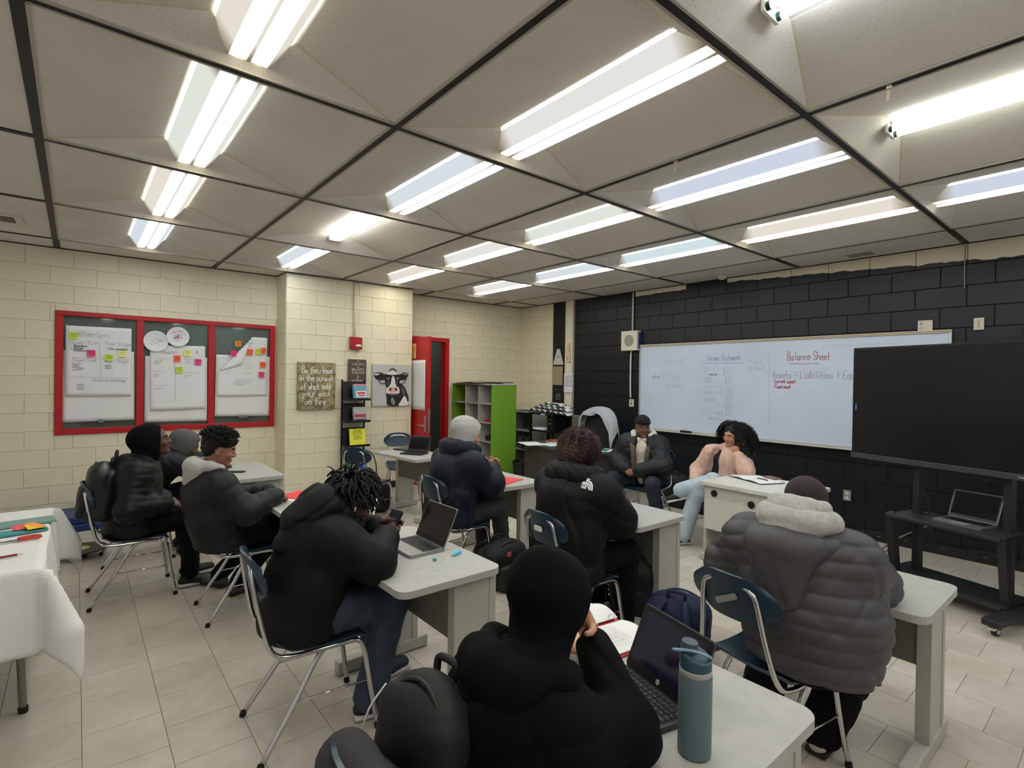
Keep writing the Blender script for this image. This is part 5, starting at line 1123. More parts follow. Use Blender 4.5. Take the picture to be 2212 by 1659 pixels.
def scrib(parent, name, lines, mat, y, rules=(), seed=0, wd=0.003):
    rg = random.Random(seed); bm = BM()
    for ln in lines:
        if ln[0] is None: ribbons(bm, [np.array(spline(squiggle(rg, ln[3], max(3, int(ln[3]/0.03)), 0.007), 2))+np.array((ln[1], ln[2]))], wd, (0, y, 0), WX, WZ, WN, 0.0015)
        else:
            st, w = strokes(ln[0], ln[3], True, 0.3); ribbons(bm, [q+np.array((ln[1], ln[2])) for q in st], wd if len(ln) < 5 else ln[4], (0, y, 0), WX, WZ, WN, 0.0015)
    for (x0, z0, x1, z1) in rules:
        n = 14; ribbons(bm, [np.array([(x0+(x1-x0)*i/n+rg.uniform(-0.003, 0.003), z0+(z1-z0)*i/n+rg.uniform(-0.003, 0.003)) for i in range(n+1)])], wd*0.8, (0, y, 0), WX, WZ, WN, 0.0015)
    me = bpy.data.meshes.new(name); bm.to_mesh(me); bm.free(); link(name, me, mat, parent)
yy = YG-0.031
scrib(S1, 'handwriting', [('Sherlyn', 0.19, 2.085, 0.055, 0.004), ('Money Talk', 0.115, 1.995, 0.034), ('Your Slogan', 0.43, 2.0, 0.034), ('Fixed Cost', 0.14, 1.80, 0.030), ('Your Target', 0.43, 1.80, 0.028), ('Revenue Strategy', 0.32, 1.575, 0.026)], m_inkf, yy, [(0.375, 2.03, 0.395, 1.60), (0.13, 1.84, 0.66, 1.835), (0.12, 1.625, 0.66, 1.61)], 1)
scrib(S1, 'dark_notes', [('- Starters', 0.125, 1.965, 0.020), ('- Taxes', 0.125, 1.94, 0.020), ('- Insurance', 0.125, 1.915, 0.020), ('- For yourself', 0.44, 1.945, 0.020), (None, 0.14, 1.77, 0.07), (None, 0.14, 1.75, 0.06), (None, 0.14, 1.725, 0.10), (None, 0.14, 1.705, 0.08), (None, 0.43, 1.765, 0.05), (None, 0.43, 1.745, 0.06), (None, 0.43, 1.725, 0.07), (None, 0.18, 1.535, 0.06), (None, 0.18, 1.51, 0.06), (None, 0.18, 1.485, 0.06)], m_ink, yy, (), 2, 0.0042)
scrib(S2, 'handwriting', [('Jason', 0.965, 1.925, 0.045, 0.0042), (None, 0.90, 1.86, 0.13), (None, 0.90, 1.70, 0.11), (None, 0.91, 1.53, 0.13), ('Your Logo', 1.215, 1.85, 0.024), (None, 1.22, 1.69, 0.16)], m_inkf, yy, (), 3)
scrib(S2, 'dark_notes', [(None, 0.90, 1.83, 0.09), (None, 0.90, 1.81, 0.07), (None, 0.90, 1.79, 0.04), (None, 0.90, 1.665, 0.05), (None, 0.90, 1.645, 0.05), (None, 0.91, 1.49, 0.08), (None, 1.22, 1.82, 0.06), (None, 1.22, 1.655, 0.08), (None, 1.22, 1.635, 0.03), ('*', 1.345, 1.94, 0.03, 0.006)], m_ink, yy, [(1.115, 1.86, 1.125, 1.33)], 4)
scrib(S3, 'handwriting', [('Cities', 1.86, 2.09, 0.038), (None, 1.88, 2.06, 0.10), (None, 1.62, 1.90, 0.12), (None, 1.65, 1.80, 0.05), (None, 1.66, 1.74, 0.05), (None, 1.66, 1.70, 0.06), (None, 1.92, 1.82, 0.10), (None, 1.92, 1.79, 0.08), (None, 1.93, 1.76, 0.07), (None, 1.88, 1.70, 0.10), (None, 1.80, 1.61, 0.20), (None, 1.78, 1.585, 0.22), (None, 1.77, 1.56, 0.20), (None, 1.80, 1.54, 0.10)], m_inkf, YG-0.026, (), 5)
NC = {'lime': (196, 214, 62), 'pink': (226, 72, 118), 'orange': (240, 102, 62), 'yellow': (232, 232, 128), 'amber': (226, 140, 52)}
NOTES = [(0.148, 2.086, 'lime', 'lime sticky note beside the name Sherlyn', -0.05), (0.305, 1.894, 'pink', 'pink sticky note in the left window pane', 0.03), (0.463, 1.85, 'lime', 'lime sticky note right of the wavy centre line, left pane', -0.1), (0.59, 1.90, 'yellow', 'pale yellow sticky note in the left pane', 0.08),
 (1.137, 1.866, 'orange', 'orange sticky note at the head of the middle pane line', 0.02), (1.248, 1.939, 'yellow', 'pale yellow sticky note in the middle pane', -0.04), (1.365, 1.829, 'pink', 'pink sticky note in the middle window pane', -0.06), (1.162, 1.724, 'lime', 'lime sticky note in the middle window pane', 0.1),
 (1.771, 1.958, 'pink', 'pink sticky note under the curled corner, right pane', -0.15), (1.971, 1.984, 'orange', 'orange sticky note in the middle of the right pane', -0.1), (2.079, 1.993, 'lime', 'lime sticky note half under an orange one, right pane', 0.0), (2.138, 2.011, 'orange', 'orange sticky note overlapping the lime one, right pane', 0.04), (2.133, 1.817, 'orange', 'lower orange sticky note at the edge of the right pane', 0.03), (2.117, 1.682, 'pink', 'lowest pink sticky note in the right pane', 0.02), (1.822, 2.09, 'amber', 'amber sticky note stuck on the curled sheet corner', 0.1)]
for i, (x, z, c, lb, a) in enumerate(NOTES):
    m = M('note_'+c, NC[c], 0.8); s = 0.074
    def f(u, v, x=x, z=z, a=a):
        p, q = (u-0.5)*s, (v-0.5)*s; return (x+p*math.cos(a)-q*math.sin(a), YG-0.034-0.012*(0.5-v)**2*2-(0.003 if i == 11 else 0), z+p*math.sin(a)+q*math.cos(a))
    bm = BM(); sheet(bm, f, 3, 4, 0.0008); o = mk('sticky_note', bm, m, None); tag(o, lb, 'sticky note', 'sticky notes on the window sheets')
    rg = random.Random(i); bm = BM()
    for k in range(2): ribbons(bm, [squiggle(rg, 0.04, 5, 0.004)+np.array((x-0.02, z+0.01-0.02*k))], 0.0022, (0, YG-0.037-(0.003 if i == 11 else 0), 0), WX, WZ, WN, 0.001)
    me = bpy.data.meshes.new('note_scribble'); bm.to_mesh(me); bm.free(); link('scribble', me, m_ink, o)
for (x, z, r, lb, k) in ((0.918, 2.067, 0.128, 'white paper plate with faint drawing, left of the pair', 0), (1.144, 2.134, 0.122, 'white paper plate drawn with hearts and a red cross', 1)):
    bm = BM(); lathe(bm, [(0, 0.006), (r*0.70, 0.006), (r*0.78, 0.012), (r*0.97, 0.020), (r, 0.018), (r*0.97, 0.016), (r*0.78, 0.008), (r*0.7, 0.002), (0, 0.002)], 30)
    o = mk('paper_plate', bm, m_paper, None, (x, YG-0.022-0.01*k, z), smooth=True); o.rotation_euler = (R(90), 0, 0); tag(o, lb, 'paper plate', 'paper plates on the window')
    bm = BM(); rg = random.Random(9+k); yb = YG-0.022-0.01*k-0.006
    for j in range(9): a = rg.uniform(0, 6.28); q = r*rg.uniform(0.15, 0.6); ribbons(bm, [squiggle(rg, rg.uniform(0.02, 0.05), 3, 0.008)+np.array((q*math.cos(a)-0.01, q*math.sin(a)))], 0.004, (0, -0.0, 0), (1, 0, 0), (0, 1, 0), (0, 0, 1), 0.0075)
    me = bpy.data.meshes.new('plate_drawing'); bm.to_mesh(me); bm.free(); link('drawing', me, m_inkf if k == 0 else m_ink, o)
    if k:
        bm = BM(); ribbons(bm, [np.array([(-0.03, 0), (0.03, 0)]), np.array([(0, -0.03), (0, 0.03)]), np.array([(-0.05, 0.055), (-0.04, 0.045), (-0.03, 0.055)])], 0.008, (0, 0, 0), (1, 0, 0), (0, 1, 0), (0, 0, 1), 0.009)
        me = bpy.data.meshes.new('red_cross'); bm.to_mesh(me); bm.free(); link('red_marks', me, M('red_marker', (196, 40, 52), 0.7), o)
for (x, z, w_, h_, lb) in ((0.397, 1.115, 0.055, 0.035, 'grey tape patch under the left window sheet'), (1.90, 1.116, 0.11, 0.03, 'grey tape strip under the right window sheet')):
    o = box('tape_patch', (x, YG-0.016, z), (w_, 0.002, h_), M('duct_tape', (112, 114, 112), 0.5), bevel=0); tag(o, lb, 'tape', 'tape on the window sheets')

# ---- pillar: gold sign, brown sign, fire alarm and conduit, cow picture
def canvas(name, x0, x1, z0, z1, mat, label, cat, th=0.032, y=None):
    y = YP-0.014 if y is None else y
    t = empty(name, ((x0+x1)/2, y, (z0+z1)/2)); tag(t, label, cat); box('canvas', (0, -th/2, 0), (x1-x0, th, z1-z0), mat, t, bevel=0.003); return t
def gold():
    m = bpy.data.materials.new('gold_glitter'); m.use_nodes = True; nt = m.node_tree; N, L = nt.nodes, nt.links; b = N['Principled BSDF']; tc = N.new('ShaderNodeTexCoord')
    n1 = N.new('ShaderNodeTexNoise'); n1.inputs['Scale'].default_value = 9; n1.inputs['Detail'].default_value = 8; n1.inputs['Roughness'].default_value = 0.8; L.new(tc.outputs['Object'], n1.inputs[0])
    r = N.new('ShaderNodeValToRGB'); e = r.color_ramp.elements; e[0].position = 0.42; e[0].color = (*lin((104, 92, 66)), 1); e[1].position = 0.66; e[1].color = (*lin((196, 182, 134)), 1); L.new(n1.outputs[0], r.inputs[0]); L.new(r.outputs[0], b.inputs['Base Color']); b.inputs['Metallic'].default_value = 0.35; b.inputs['Roughness'].default_value = 0.5; return m
t = canvas('gold_sign', 2.462, 2.978, 1.215, 1.862, gold(), 'gold glitter canvas with white brush lettering on the pillar', 'sign')
m_wht = M('white_brush_paint', (232, 230, 222), 0.7)
gl = [('Be fearless', -0.20, 0.175, 0.085), ('in the pursuit', -0.232, 0.072, 0.075), ('of what sets', -0.215, -0.045, 0.080), ('your soul', -0.19, -0.14, 0.085), ('on fire', -0.155, -0.25, 0.085)]
bm = BM()
for s_, x, z, sz in gl:
    st, w_ = strokes(s_, sz, True, 0.25, 1.0); k = 0.42/w_ if s_ in ('Be fearless', 'of what sets') else 0.46/w_ if 'pursuit' in s_ else 0.38/w_ if 'soul' in s_ else 0.29/w_
    ribbons(bm, [np.array([(q[0]*k+x, q[1]+z) for q in p]) for p in st], 0.0095, (0, -0.032, 0), WX, WZ, WN, 0.0015)
me = bpy.data.meshes.new('lettering'); bm.to_mesh(me); bm.free(); link('lettering', me, m_wht, t)
t = canvas('brown_sign', 3.165, 3.435, 1.47, 1.925, M('brown_board', (84, 70, 62), 0.6, var=0.08, scale=8, stretch=(1, 1, 12)), 'brown wooden quote sign above the magazine rack', 'sign', 0.025, y=YP-0.018)
bm = BM()
for s_, z, sz, wd in (('I BELIEVE', 0.145, 0.026, 0.004), ('IN', 0.107, 0.018, 0.003), ('BEAUTY', 0.062, 0.034, 0.006), ('STRENGTH', 0.022, 0.024, 0.0045), ('&', -0.045, 0.045, 0.006), ('WISDOM', -0.098, 0.032, 0.0055)):
    st, w_ = strokes(s_, sz, False, 0, 1.6); tw = {'IN': 0.03, '&': 0.03}.get(s_, 0.19); k = tw/w_
    ribbons(bm, [np.array([((q[0]-w_/2)*k+0.012, q[1]+z) for q in p]) for p in st], wd, (0, -0.025, 0), WX, WZ, WN, 0.0015)
ribbons(bm, [np.array(spline([(-0.07, -0.125), (-0.03, -0.135), (0.0, -0.125), (0.03, -0.135), (0.07, -0.125)], 4)), np.array(spline([(-0.02, 0.195), (0.01, 0.205), (0.04, 0.195)], 4))], 0.004, (0, -0.025, 0), WX, WZ, WN, 0.0015)
me = bpy.data.meshes.new('lettering'); bm.to_mesh(me); bm.free(); link('lettering', me, M('cream_print', (206, 198, 180), 0.7), t)
t = canvas('cow_picture', 3.535, 4.165, 1.245, 1.868, M('grey_canvas', (186, 184, 182), 0.7, var=0.05, scale=4), 'canvas picture of a black and white cow in glasses', 'picture')
def poly(name, layers, parent, y):
    """flat painted shapes, each a thin raised layer"""
    for i, (nm, mat, pts, sm) in enumerate(layers):
        P = [p for p in spline(pts, 4, True)] if sm else pts
        bm = BM(); v = [bm.verts.new((p[0], y-0.0012*(i+1), p[1])) for p in P]
        f = bm.faces.new(v); r = bmesh.ops.extrude_face_region(bm, geom=[f]); bmesh.ops.translate(bm, verts=[e for e in r['geom'] if isinstance(e, bmesh.types.BMVert)], vec=(0, 0.0008, 0)); bmesh.ops.triangulate(bm, faces=bm.faces[:]); mk(nm, bm, mat, parent)
K_, W_, PK, BR = M('paint_black', (34, 32, 34), 0.6), M('paint_white', (216, 214, 212), 0.6), M('paint_pink', (216, 164, 152), 0.6), M('paint_brown_frame', (62, 30, 30), 0.5)
G1 = M('paint_grey', (140, 138, 140), 0.6); G2 = M('paint_dark_grey', (84, 80, 82), 0.6)
poly('cow', [
 ('neck', K_, [(-0.08, -0.06), (0.10, 0.02), (0.20, -0.02), (0.265, -0.15), (0.28, -0.24), (0.24, -0.26), (0.20, -0.31), (-0.06, -0.31), (-0.09, -0.20)], True),
 ('chest', W_, [(0.11, -0.31), (0.15, -0.24), (0.21, -0.16), (0.26, -0.26), (0.24, -0.31)], True), ('neck_shade', G2, [(0.14, -0.02), (0.20, -0.06), (0.22, -0.18), (0.17, -0.12)], True), ('throat', G1, [(0.0, -0.18), (0.05, -0.26), (0.02, -0.30), (-0.02, -0.24)], True),
 ('ear', K_, [(-0.11, 0.13), (-0.18, 0.185), (-0.28, 0.18), (-0.305, 0.155), (-0.26, 0.085), (-0.17, 0.075), (-0.11, 0.09)], True), ('ear', K_, [(0.08, 0.13), (0.16, 0.185), (0.22, 0.195), (0.265, 0.165), (0.23, 0.10), (0.16, 0.075), (0.08, 0.09)], True),
 ('ear_light', W_, [(-0.20, 0.165), (-0.28, 0.17), (-0.295, 0.15), (-0.22, 0.145)], True), ('ear_light', G1, [(0.15, 0.165), (0.22, 0.185), (0.25, 0.165), (0.19, 0.15)], True),
 ('face', K_, [(-0.13, 0.15), (-0.06, 0.20), (0.05, 0.20), (0.11, 0.14), (0.12, 0.06), (0.09, -0.04), (0.08, -0.13), (-0.07, -0.13), (-0.10, -0.04), (-0.125, 0.06)], True),
 ('poll', W_, [(-0.11, 0.165), (-0.07, 0.21), (0.0, 0.235), (0.06, 0.205), (0.085, 0.17), (0.03, 0.155), (-0.05, 0.155)], True), ('tuft', G2, [(-0.07, 0.20), (-0.04, 0.245), (0.02, 0.255), (0.06, 0.225), (0.07, 0.195), (0.0, 0.225)], True),
 ('blaze', W_, [(-0.01, 0.13), (0.03, 0.13), (0.045, 0.02), (0.06, -0.03), (-0.055, -0.03), (-0.03, 0.03)], True), ('cheek', G2, [(0.05, 0.10), (0.09, 0.08), (0.08, 0.0), (0.055, 0.01)], True), ('cheek', G2, [(-0.09, 0.08), (-0.05, 0.10), (-0.06, 0.02), (-0.09, 0.0)], True),
 ('muzzle', W_, [(-0.10, -0.05), (-0.05, -0.02), (0.07, -0.02), (0.11, -0.06), (0.105, -0.13), (0.05, -0.155), (-0.06, -0.15), (-0.105, -0.12)], True), ('nose', PK, [(-0.075, -0.05), (-0.03, -0.028), (0.05, -0.028), (0.085, -0.055), (0.07, -0.10), (0.0, -0.115), (-0.06, -0.10)], True),
 ('mouth', G2, [(-0.105, -0.12), (0.0, -0.13), (0.105, -0.125), (0.08, -0.15), (0.0, -0.16), (-0.09, -0.145)], True), ('nostril', K_, [(-0.06, -0.055), (-0.035, -0.045), (-0.02, -0.065), (-0.045, -0.085)], True), ('nostril', K_, [(0.03, -0.055), (0.055, -0.045), (0.075, -0.065), (0.05, -0.085)], True),
 ('eye', G1, [(-0.10, 0.10), (-0.075, 0.115), (-0.05, 0.10), (-0.075, 0.085)], True), ('eye', G1, [(0.06, 0.105), (0.08, 0.12), (0.10, 0.105), (0.08, 0.09)], True)], t, -0.032)
bm = BM(); gY = -0.032-0.0012*20
for sx in (-1, 1): ribbons(bm, [np.array(spline([(-0.02*0+sx*0.03, 0.145), (sx*0.10, 0.155), (sx*0.225, 0.15), (sx*0.225, 0.09), (sx*0.18, 0.025), (sx*0.10, 0.03), (sx*0.055, 0.09), (sx*0.03, 0.145)], 4))+np.array((-0.01, 0.0))], 0.014, (0, gY, 0), WX, WZ, WN, 0.0)
ribbons(bm, [np.array([(-0.04, 0.145), (0.02, 0.145)])], 0.014, (0, gY, 0), WX, WZ, WN, 0.0)
me = bpy.data.meshes.new('glasses'); bm.to_mesh(me); bm.free(); link('glasses', me, BR, t)
m_cond = M('painted_conduit', (214, 207, 182), 0.5)
t = empty('fire_alarm', (3.27, YP-0.012, 2.155)); tag(t, 'red fire alarm strobe box high on the pillar', 'fire alarm')
bm = BM(); bx(bm, (0, -0.03, 0), (0.175, 0.06, 0.18)); mk('alarm_box', bm, M('alarm_red', (160, 22, 30), 0.35), t, bevel=0.008)
bm = BM(); bmesh.ops.create_uvsphere(bm, u_segments=14, v_segments=8, radius=1, matrix=Matrix.Translation((0.03, -0.062, -0.035)) @ Matrix.Diagonal((0.048, 0.018, 0.02, 1))); mk('strobe', bm, M('clear_strobe', (220, 220, 222), 0.15), t, smooth=True)
bm = BM(); tube(bm, [(3.255, YP-0.026, 2.245), (3.255, YP-0.026, H-0.01)], 0.013, 8); o = mk('conduit_pipe', bm, m_cond, None, smooth=True); tag(o, 'cream conduit pipe running up the pillar from the fire alarm', 'pipe')
# ---- magazine rack with its books
m_bm = M('black_metal', (20, 20, 22), 0.45, 0.2)
t = empty('magazine_rack', (3.235, 6.02, 0)); tag(t, 'black wire magazine rack with tilted shelves on the pillar', 'rack')
for sx in (-1, 1):
    bm = BM(); bx(bm, (sx*0.165, 0.10, 0.83), (0.022, 0.022, 1.60)); mk('upright', bm, m_bm, t, bevel=0.002)
for i, z in enumerate((1.345, 1.035, 0.69)):
    bm = BM(); bx(bm, (0, 0.0, z), (0.36, 0.16, 0.012)); bx(bm, (0, -0.085, z+0.012), (0.36, 0.014, 0.032)); s_ = mk('shelf', bm, m_bm, t, bevel=0.002)
    bm = BM(); sheet(bm, lambda u, v: ((u-0.5)*0.33, 0.055+0.035*v, z+0.01+0.25*v), 2, 2, 0.006); mk('shelf_back', bm, m_bm, s_)
bm = BM(); bx(bm, (0, 0.0, 0.10), (0.40, 0.24, 0.02)); bx(bm, (0, 0, 0.05), (0.36, 0.20, 0.09)); mk('base_shelf', bm, m_bm, t, bevel=0.003)
bm = BM(); tube(bm, spline([(0.16, 0.06, 0.62), (0.26, 0.02, 0.56), (0.31, -0.02, 0.38), (0.29, -0.02, 0.20), (0.17, 0.0, 0.11)], 6), 0.008, 7); mk('side_hoop', bm, m_bm, t, smooth=True)
def cover(name, x, y, z, w_, h_, th, cols, label, tilt=-12, rz=0, lines=(), group='books on the magazine rack', cat='book'):
    t = empty(name, (x, y, z)); t.rotation_euler = (R(tilt), 0, R(rz)); tag(t, label, cat, group)
    box('pages', (0, 0, h_/2), (w_-0.006, th-0.004, h_-0.006), M('page_block', (214, 208, 194), 0.8), t, bevel=0.001); box('cover', (0, -th/2, h_/2), (w_, 0.003, h_), cols[0], t, bevel=0.001); box('back_cover', (0, th/2, h_/2), (w_, 0.003, h_), cols[0], t, bevel=0.001); box('spine', (-w_/2, 0, h_/2), (0.003, th, h_), cols[0], t, bevel=0.001)
    for (nm, x0, z0, ww, hh, c) in lines: box(nm, (x0, -th/2-0.002, z0), (ww, 0.0015, hh), c, t, bevel=0)
    return t
cA, cB, cC = M('teal_cover', (96, 152, 172), 0.5), M('grey_photo_cover', (168, 162, 160), 0.5), M('yellow_cover', (226, 222, 52), 0.5)
cover('paperback', 3.275, 5.97, 1.355, 0.19, 0.215, 0.05, (cA,), 'teal book with a red and white title on the top rack shelf', lines=(('band', 0, 0.205, 0.19, 0.02, M('salmon', (222, 128, 124), 0.6)), ('title_patch', 0.01, 0.07, 0.15, 0.09, m_paper), ('title', 0.01, 0.085, 0.12, 0.03, M('title_red', (200, 60, 66), 0.6)), ('title', 0.015, 0.05, 0.10, 0.022, MATS['title_red'])))
cover('paperback', 3.275, 5.97, 1.045, 0.18, 0.20, 0.05, (cB,), 'grey covered book with a crimson title on the middle rack shelf', lines=(('title', 0, 0.075, 0.17, 0.045, M('title_crimson', (150, 54, 76), 0.6)), ('strip', 0, 0.02, 0.17, 0.02, M('ink_dark2', (70, 66, 70), 0.6))))
t = cover('paperback', 3.25, 5.97, 0.70, 0.225, 0.24, 0.02, (cC,), 'bright yellow book on the lowest tilted rack shelf', rz=-6)
bm = BM()
for s_, z, sz in (('HOW TO BE', 0.205, 0.014), ('SUCCESSFUL', 0.18, 0.018), ('STEP BY STEP', 0.15, 0.015), ('STARTING A', 0.12, 0.015), ('BUSINESS', 0.09, 0.020)):
    st, w_ = strokes(s_, sz, False, 0, 1.3); k = min(1, 0.19/w_); ribbons(bm, [np.array([((q[0]-w_/2)*k, q[1]+z) for q in p]) for p in st], 0.003, (0, -0.0115, 0), WX, WZ, WN, 0.0015)
me = bpy.data.meshes.new('lettering'); bm.to_mesh(me); bm.free(); link('lettering', me, m_ink, t)
xx = 3.10
for w_, h_, c, lb in ((0.035, 0.34, (40, 96, 76), 'dark green spine'), (0.03, 0.33, (210, 206, 198), 'white spine'), (0.05, 0.36, (178, 188, 60), 'lime spine'), (0.03, 0.35, (206, 180, 60), 'mustard spine'), (0.035, 0.36, (24, 80, 160), 'deep blue spine'), (0.035, 0.35, (40, 120, 196), 'bright blue spine')):
    tag(box('book', (xx+w_/2, 6.02, 0.11+h_/2), (w_-0.002, 0.20, h_), M('spine_%d_%d_%d' % c, c, 0.5), bevel=0.003), 'upright book with a '+lb+' at the foot of the magazine rack', 'book', 'books on the magazine rack'); xx += w_+0.004
tag(box('book', (3.20, 5.90, 0.20), (0.11, 0.03, 0.18), M('orange_cover', (226, 142, 72), 0.5), bevel=0.002), 'small orange book leaning in front of the rack foot', 'book', 'books on the magazine rack')
# ---- papers on the red door
def door_sheet(name, y0, y1, z0, z1, mat, label):
    bm = BM(); sheet(bm, lambda u, v: (4.25-0.006-0.006*math.sin(3*PI*v)*math.sin(PI*u), y0+(y1-y0)*u, z0+(z1-z0)*v), 8, 14, 0.001); tag(mk(name, bm, mat, None, smooth=True), label, 'paper', 'papers on the red door')
door_sheet('hanging_sheet', 5.835, 6.30, 1.18, 1.945, m_paper, 'large white sheet hanging on the open red door'); door_sheet('notice_sheet', 6.125, 6.32, 1.965, 2.205, M('manila_paper', (214, 168, 92), 0.8), 'small orange manila notice at the top of the red door')
# ---- black wall: whiteboard with writing
XW = XB-0.03
t = empty('whiteboard', (XW, 1.93, 1.585)); tag(t, 'long whiteboard with faded marker notes on the black wall', 'whiteboard')
m_wb = M('whiteboard_enamel', (200, 210, 226), 0.22, var=0.035, scale=3.0, spec=0.5); m_alu = M('aluminium', (196, 194, 188), 0.35, 0.6); m_wood = M('pale_wood_rail', (206, 190, 166), 0.5)
bm = BM(); bx(bm, (0, 0, 0), (0.016, 3.66, 1.22)); mk('board', bm, m_wb, t)
for s in (1, -1): box('end_trim', (-0.008, s*1.835, 0), (0.026, 0.022, 1.24), m_alu, t, bevel=0.003)
box('bottom_trim', (-0.008, 0, -0.612), (0.026, 3.66, 0.026), m_alu, t, bevel=0.003); box('map_rail', (-0.010, 0, 0.622), (0.03, 3.69, 0.03), m_wood, t, bevel=0.004); box('map_rail_groove_shade', (-0.0265, 0, 0.622), (0.002, 3.68, 0.006), M('rail_shadow', (120, 104, 84), 0.7), t, bevel=0)  # brown strip on the map rail paints the shade of a groove
box('tray', (-0.045, 0, -0.628), (0.075, 3.50, 0.012), m_alu, t, bevel=0.003); 
def wb(name, lines, mat, wd=0.006, rules=()):
    bm = BM()
    for s_, y, z, sz, *w in lines:
        st, W2 = strokes(s_, sz, True, 0.35); k = (w[0]/W2) if w else 1
        ribbons(bm, [np.array([((1.93-y)+q[0]*k, q[1]+z-1.585) for q in p]) for p in st], wd, (-0.0085, 0, 0), (0, -1, 0), (0, 0, 1), (-1, 0, 0), 0.0012)
    for (ya, za, yb_, zb) in rules: ribbons(bm, [np.array([((1.93-ya)+((ya-yb_))*i/10, za-1.585+(zb-za)*i/10+0.004*math.sin(i)) for i in range(11)])], wd*0.8, (-0.0085, 0, 0), (0, -1, 0), (0, 0, 1), (-1, 0, 0), 0.0012)
    me = bpy.data.meshes.new(name); bm.to_mesh(me); bm.free(); link(name, me, mat, t)
wb('blue_writing', [('Income Statement', 2.67, 1.965, 0.075, 0.47), ('evenue', 2.63, 1.765, 0.035, 0.11), ('upfront', 3.54, 1.72, 0.05, 0.14)], m_inkb, 0.0055, [(2.77, 1.93, 2.18, 1.925)])
wb('faded_writing', [('Use Sets', 3.31, 1.93, 0.085, 0.30), ('R', 2.70, 1.79, 0.08, 0.05), ('$75', 2.44, 1.775, 0.085, 0.13), ('- COGS', 2.77, 1.665, 0.065, 0.19), ('$25', 2.41, 1.665, 0.07, 0.12), ('Gross profit $50', 2.71, 1.515, 0.07, 0.42), ('- Expense', 2.75, 1.425, 0.055, 0.23), ('$10', 2.39, 1.43, 0.055, 0.09), ('($40)', 2.42, 1.33, 0.065, 0.14), ('(20%) Taxes $32', 2.72, 1.245, 0.075, 0.42), ('Net profit', 2.62, 1.165, 0.05, 0.18), ('5 unit', 2.09, 1.92, 0.065, 0.17), ('$5 /shirt', 2.09, 1.835, 0.05, 0.20), ('( Fixed', 3.36, 1.715, 0.07, 0.29), ('. variable (', 3.35, 1.595, 0.06, 0.35)], m_inkg, 0.005, [(2.65, 1.61, 2.27, 1.615), (2.72, 1.405, 2.35, 1.40), (1.842, 2.05, 1.828, 1.18), (1.20, 2.10, 0.55, 2.105)])
wb('faded_formula', [('Assets = Liabilities + Equity', 1.79, 1.735, 0.085, 0.98)], M('ink_faint_mauve', (160, 142, 156), 0.8), 0.006)
wb('red_writing', [('Balance Sheet', 1.62, 1.95, 0.09, 0.47), ('Current asset', 1.77, 1.675, 0.045, 0.25), ('Fixed asset', 1.765, 1.612, 0.045, 0.19)], m_inkr, 0.0065, [(1.60, 1.905, 1.28, 1.905)])
bm = BM(); bx(bm, (0, 0, 0), (0.035, 0.16, 0.03)); tag(mk('board_eraser', bm, M('felt_black', (30, 30, 34), 0.9), None, (XW-0.05, 2.95, 0.979), bevel=0.005), 'black eraser lying in the whiteboard tray', 'eraser')
# ---- speaker box, conduits, sockets
t = empty('speaker_box', (XB-0.04, 3.93, 2.29)); tag(t, 'square cream loudspeaker box with a round grille on the black wall', 'speaker')
box('cabinet', (-0.02, 0, 0), (0.10, 0.30, 0.30), M('cream_enamel', (214, 208, 188), 0.45), t, bevel=0.006)
bm = BM(); lathe(bm, [(0, 0.0), (0.085, 0.0), (0.09, -0.004), (0.09, -0.01)], 28); g = mk('grille', bm, M('perforated_grille', (168, 164, 150), 0.6, bump=0.9, bscale=160), t, (-0.073, 0.0, 0), smooth=True); g.rotation_euler = (0, R(-90), 0)
box('blue_side', (0.0, -0.156, 0.0), (0.07, 0.012, 0.24), M('blue_paint', (36, 62, 120), 0.5), t, bevel=0.002)
m_white_c = M('white_conduit', (206, 206, 200), 0.5)
bm = BM(); tube(bm, [(XB-0.028, 3.925, 2.44), (XB-0.028, 3.925, H-0.02)], 0.013, 8); tag(mk('conduit_pipe', bm, m_white_c, None, smooth=True), 'white conduit pipe rising from the speaker box', 'pipe')
bm = BM(); tube(bm, spline([(XB-0.028, 3.945, 2.14), (XB-0.03, 3.95, 1.95), (XB-0.028, 3.95, 1.6), (XB-0.028, 3.94, 1.41)], 5), 0.013, 8); tag(mk('conduit_pipe', bm, m_white_c, None, smooth=True), 'white conduit pipe dropping from the speaker box to a switch', 'pipe')
def socket(name, c, sx, sz, label, cat, holes, ax='x', mat=None):
    t = empty(name, c); tag(t, label, cat); p = box('plate', (-0.012, 0, 0), (0.02, sx, sz), mat or M('ivory_plate', (206, 200, 182), 0.45), t, bevel=0.004)
    for (y, z, r, m) in holes:
        bm = BM(); cyl(bm, (-0.024, y, z), (-0.020, y, z), r, n=14); mk('outlet', bm, m, t)
    return t
iv, dk = M('ivory_outlet', (182, 174, 154), 0.5), M('dark_slot', (46, 40, 34), 0.6)
socket('light_switch', (XB-0.01, 3.925, 1.335), 0.085, 0.115, 'small surface box at the foot of the white conduit', 'switch', [(0.0, -0.01, 0.014, dk), (0.0, 0.03, 0.01, dk)])
socket('wall_socket', (XB-0.01, 0.30, 2.27), 0.12, 0.115, 'wide ivory wall outlet above the whiteboard end', 'outlet', [(0.03, 0.025, 0.018, iv), (0.03, -0.025, 0.018, iv), (0.03, 0.025, 0.006, dk)])
socket('wall_socket', (XB-0.01, -0.11, 2.262), 0.075, 0.115, 'narrow ivory wall outlet high on the black wall at right', 'outlet', [(0, 0.025, 0.018, iv), (0, -0.025, 0.018, iv), (0, 0.0, 0.005, dk)])
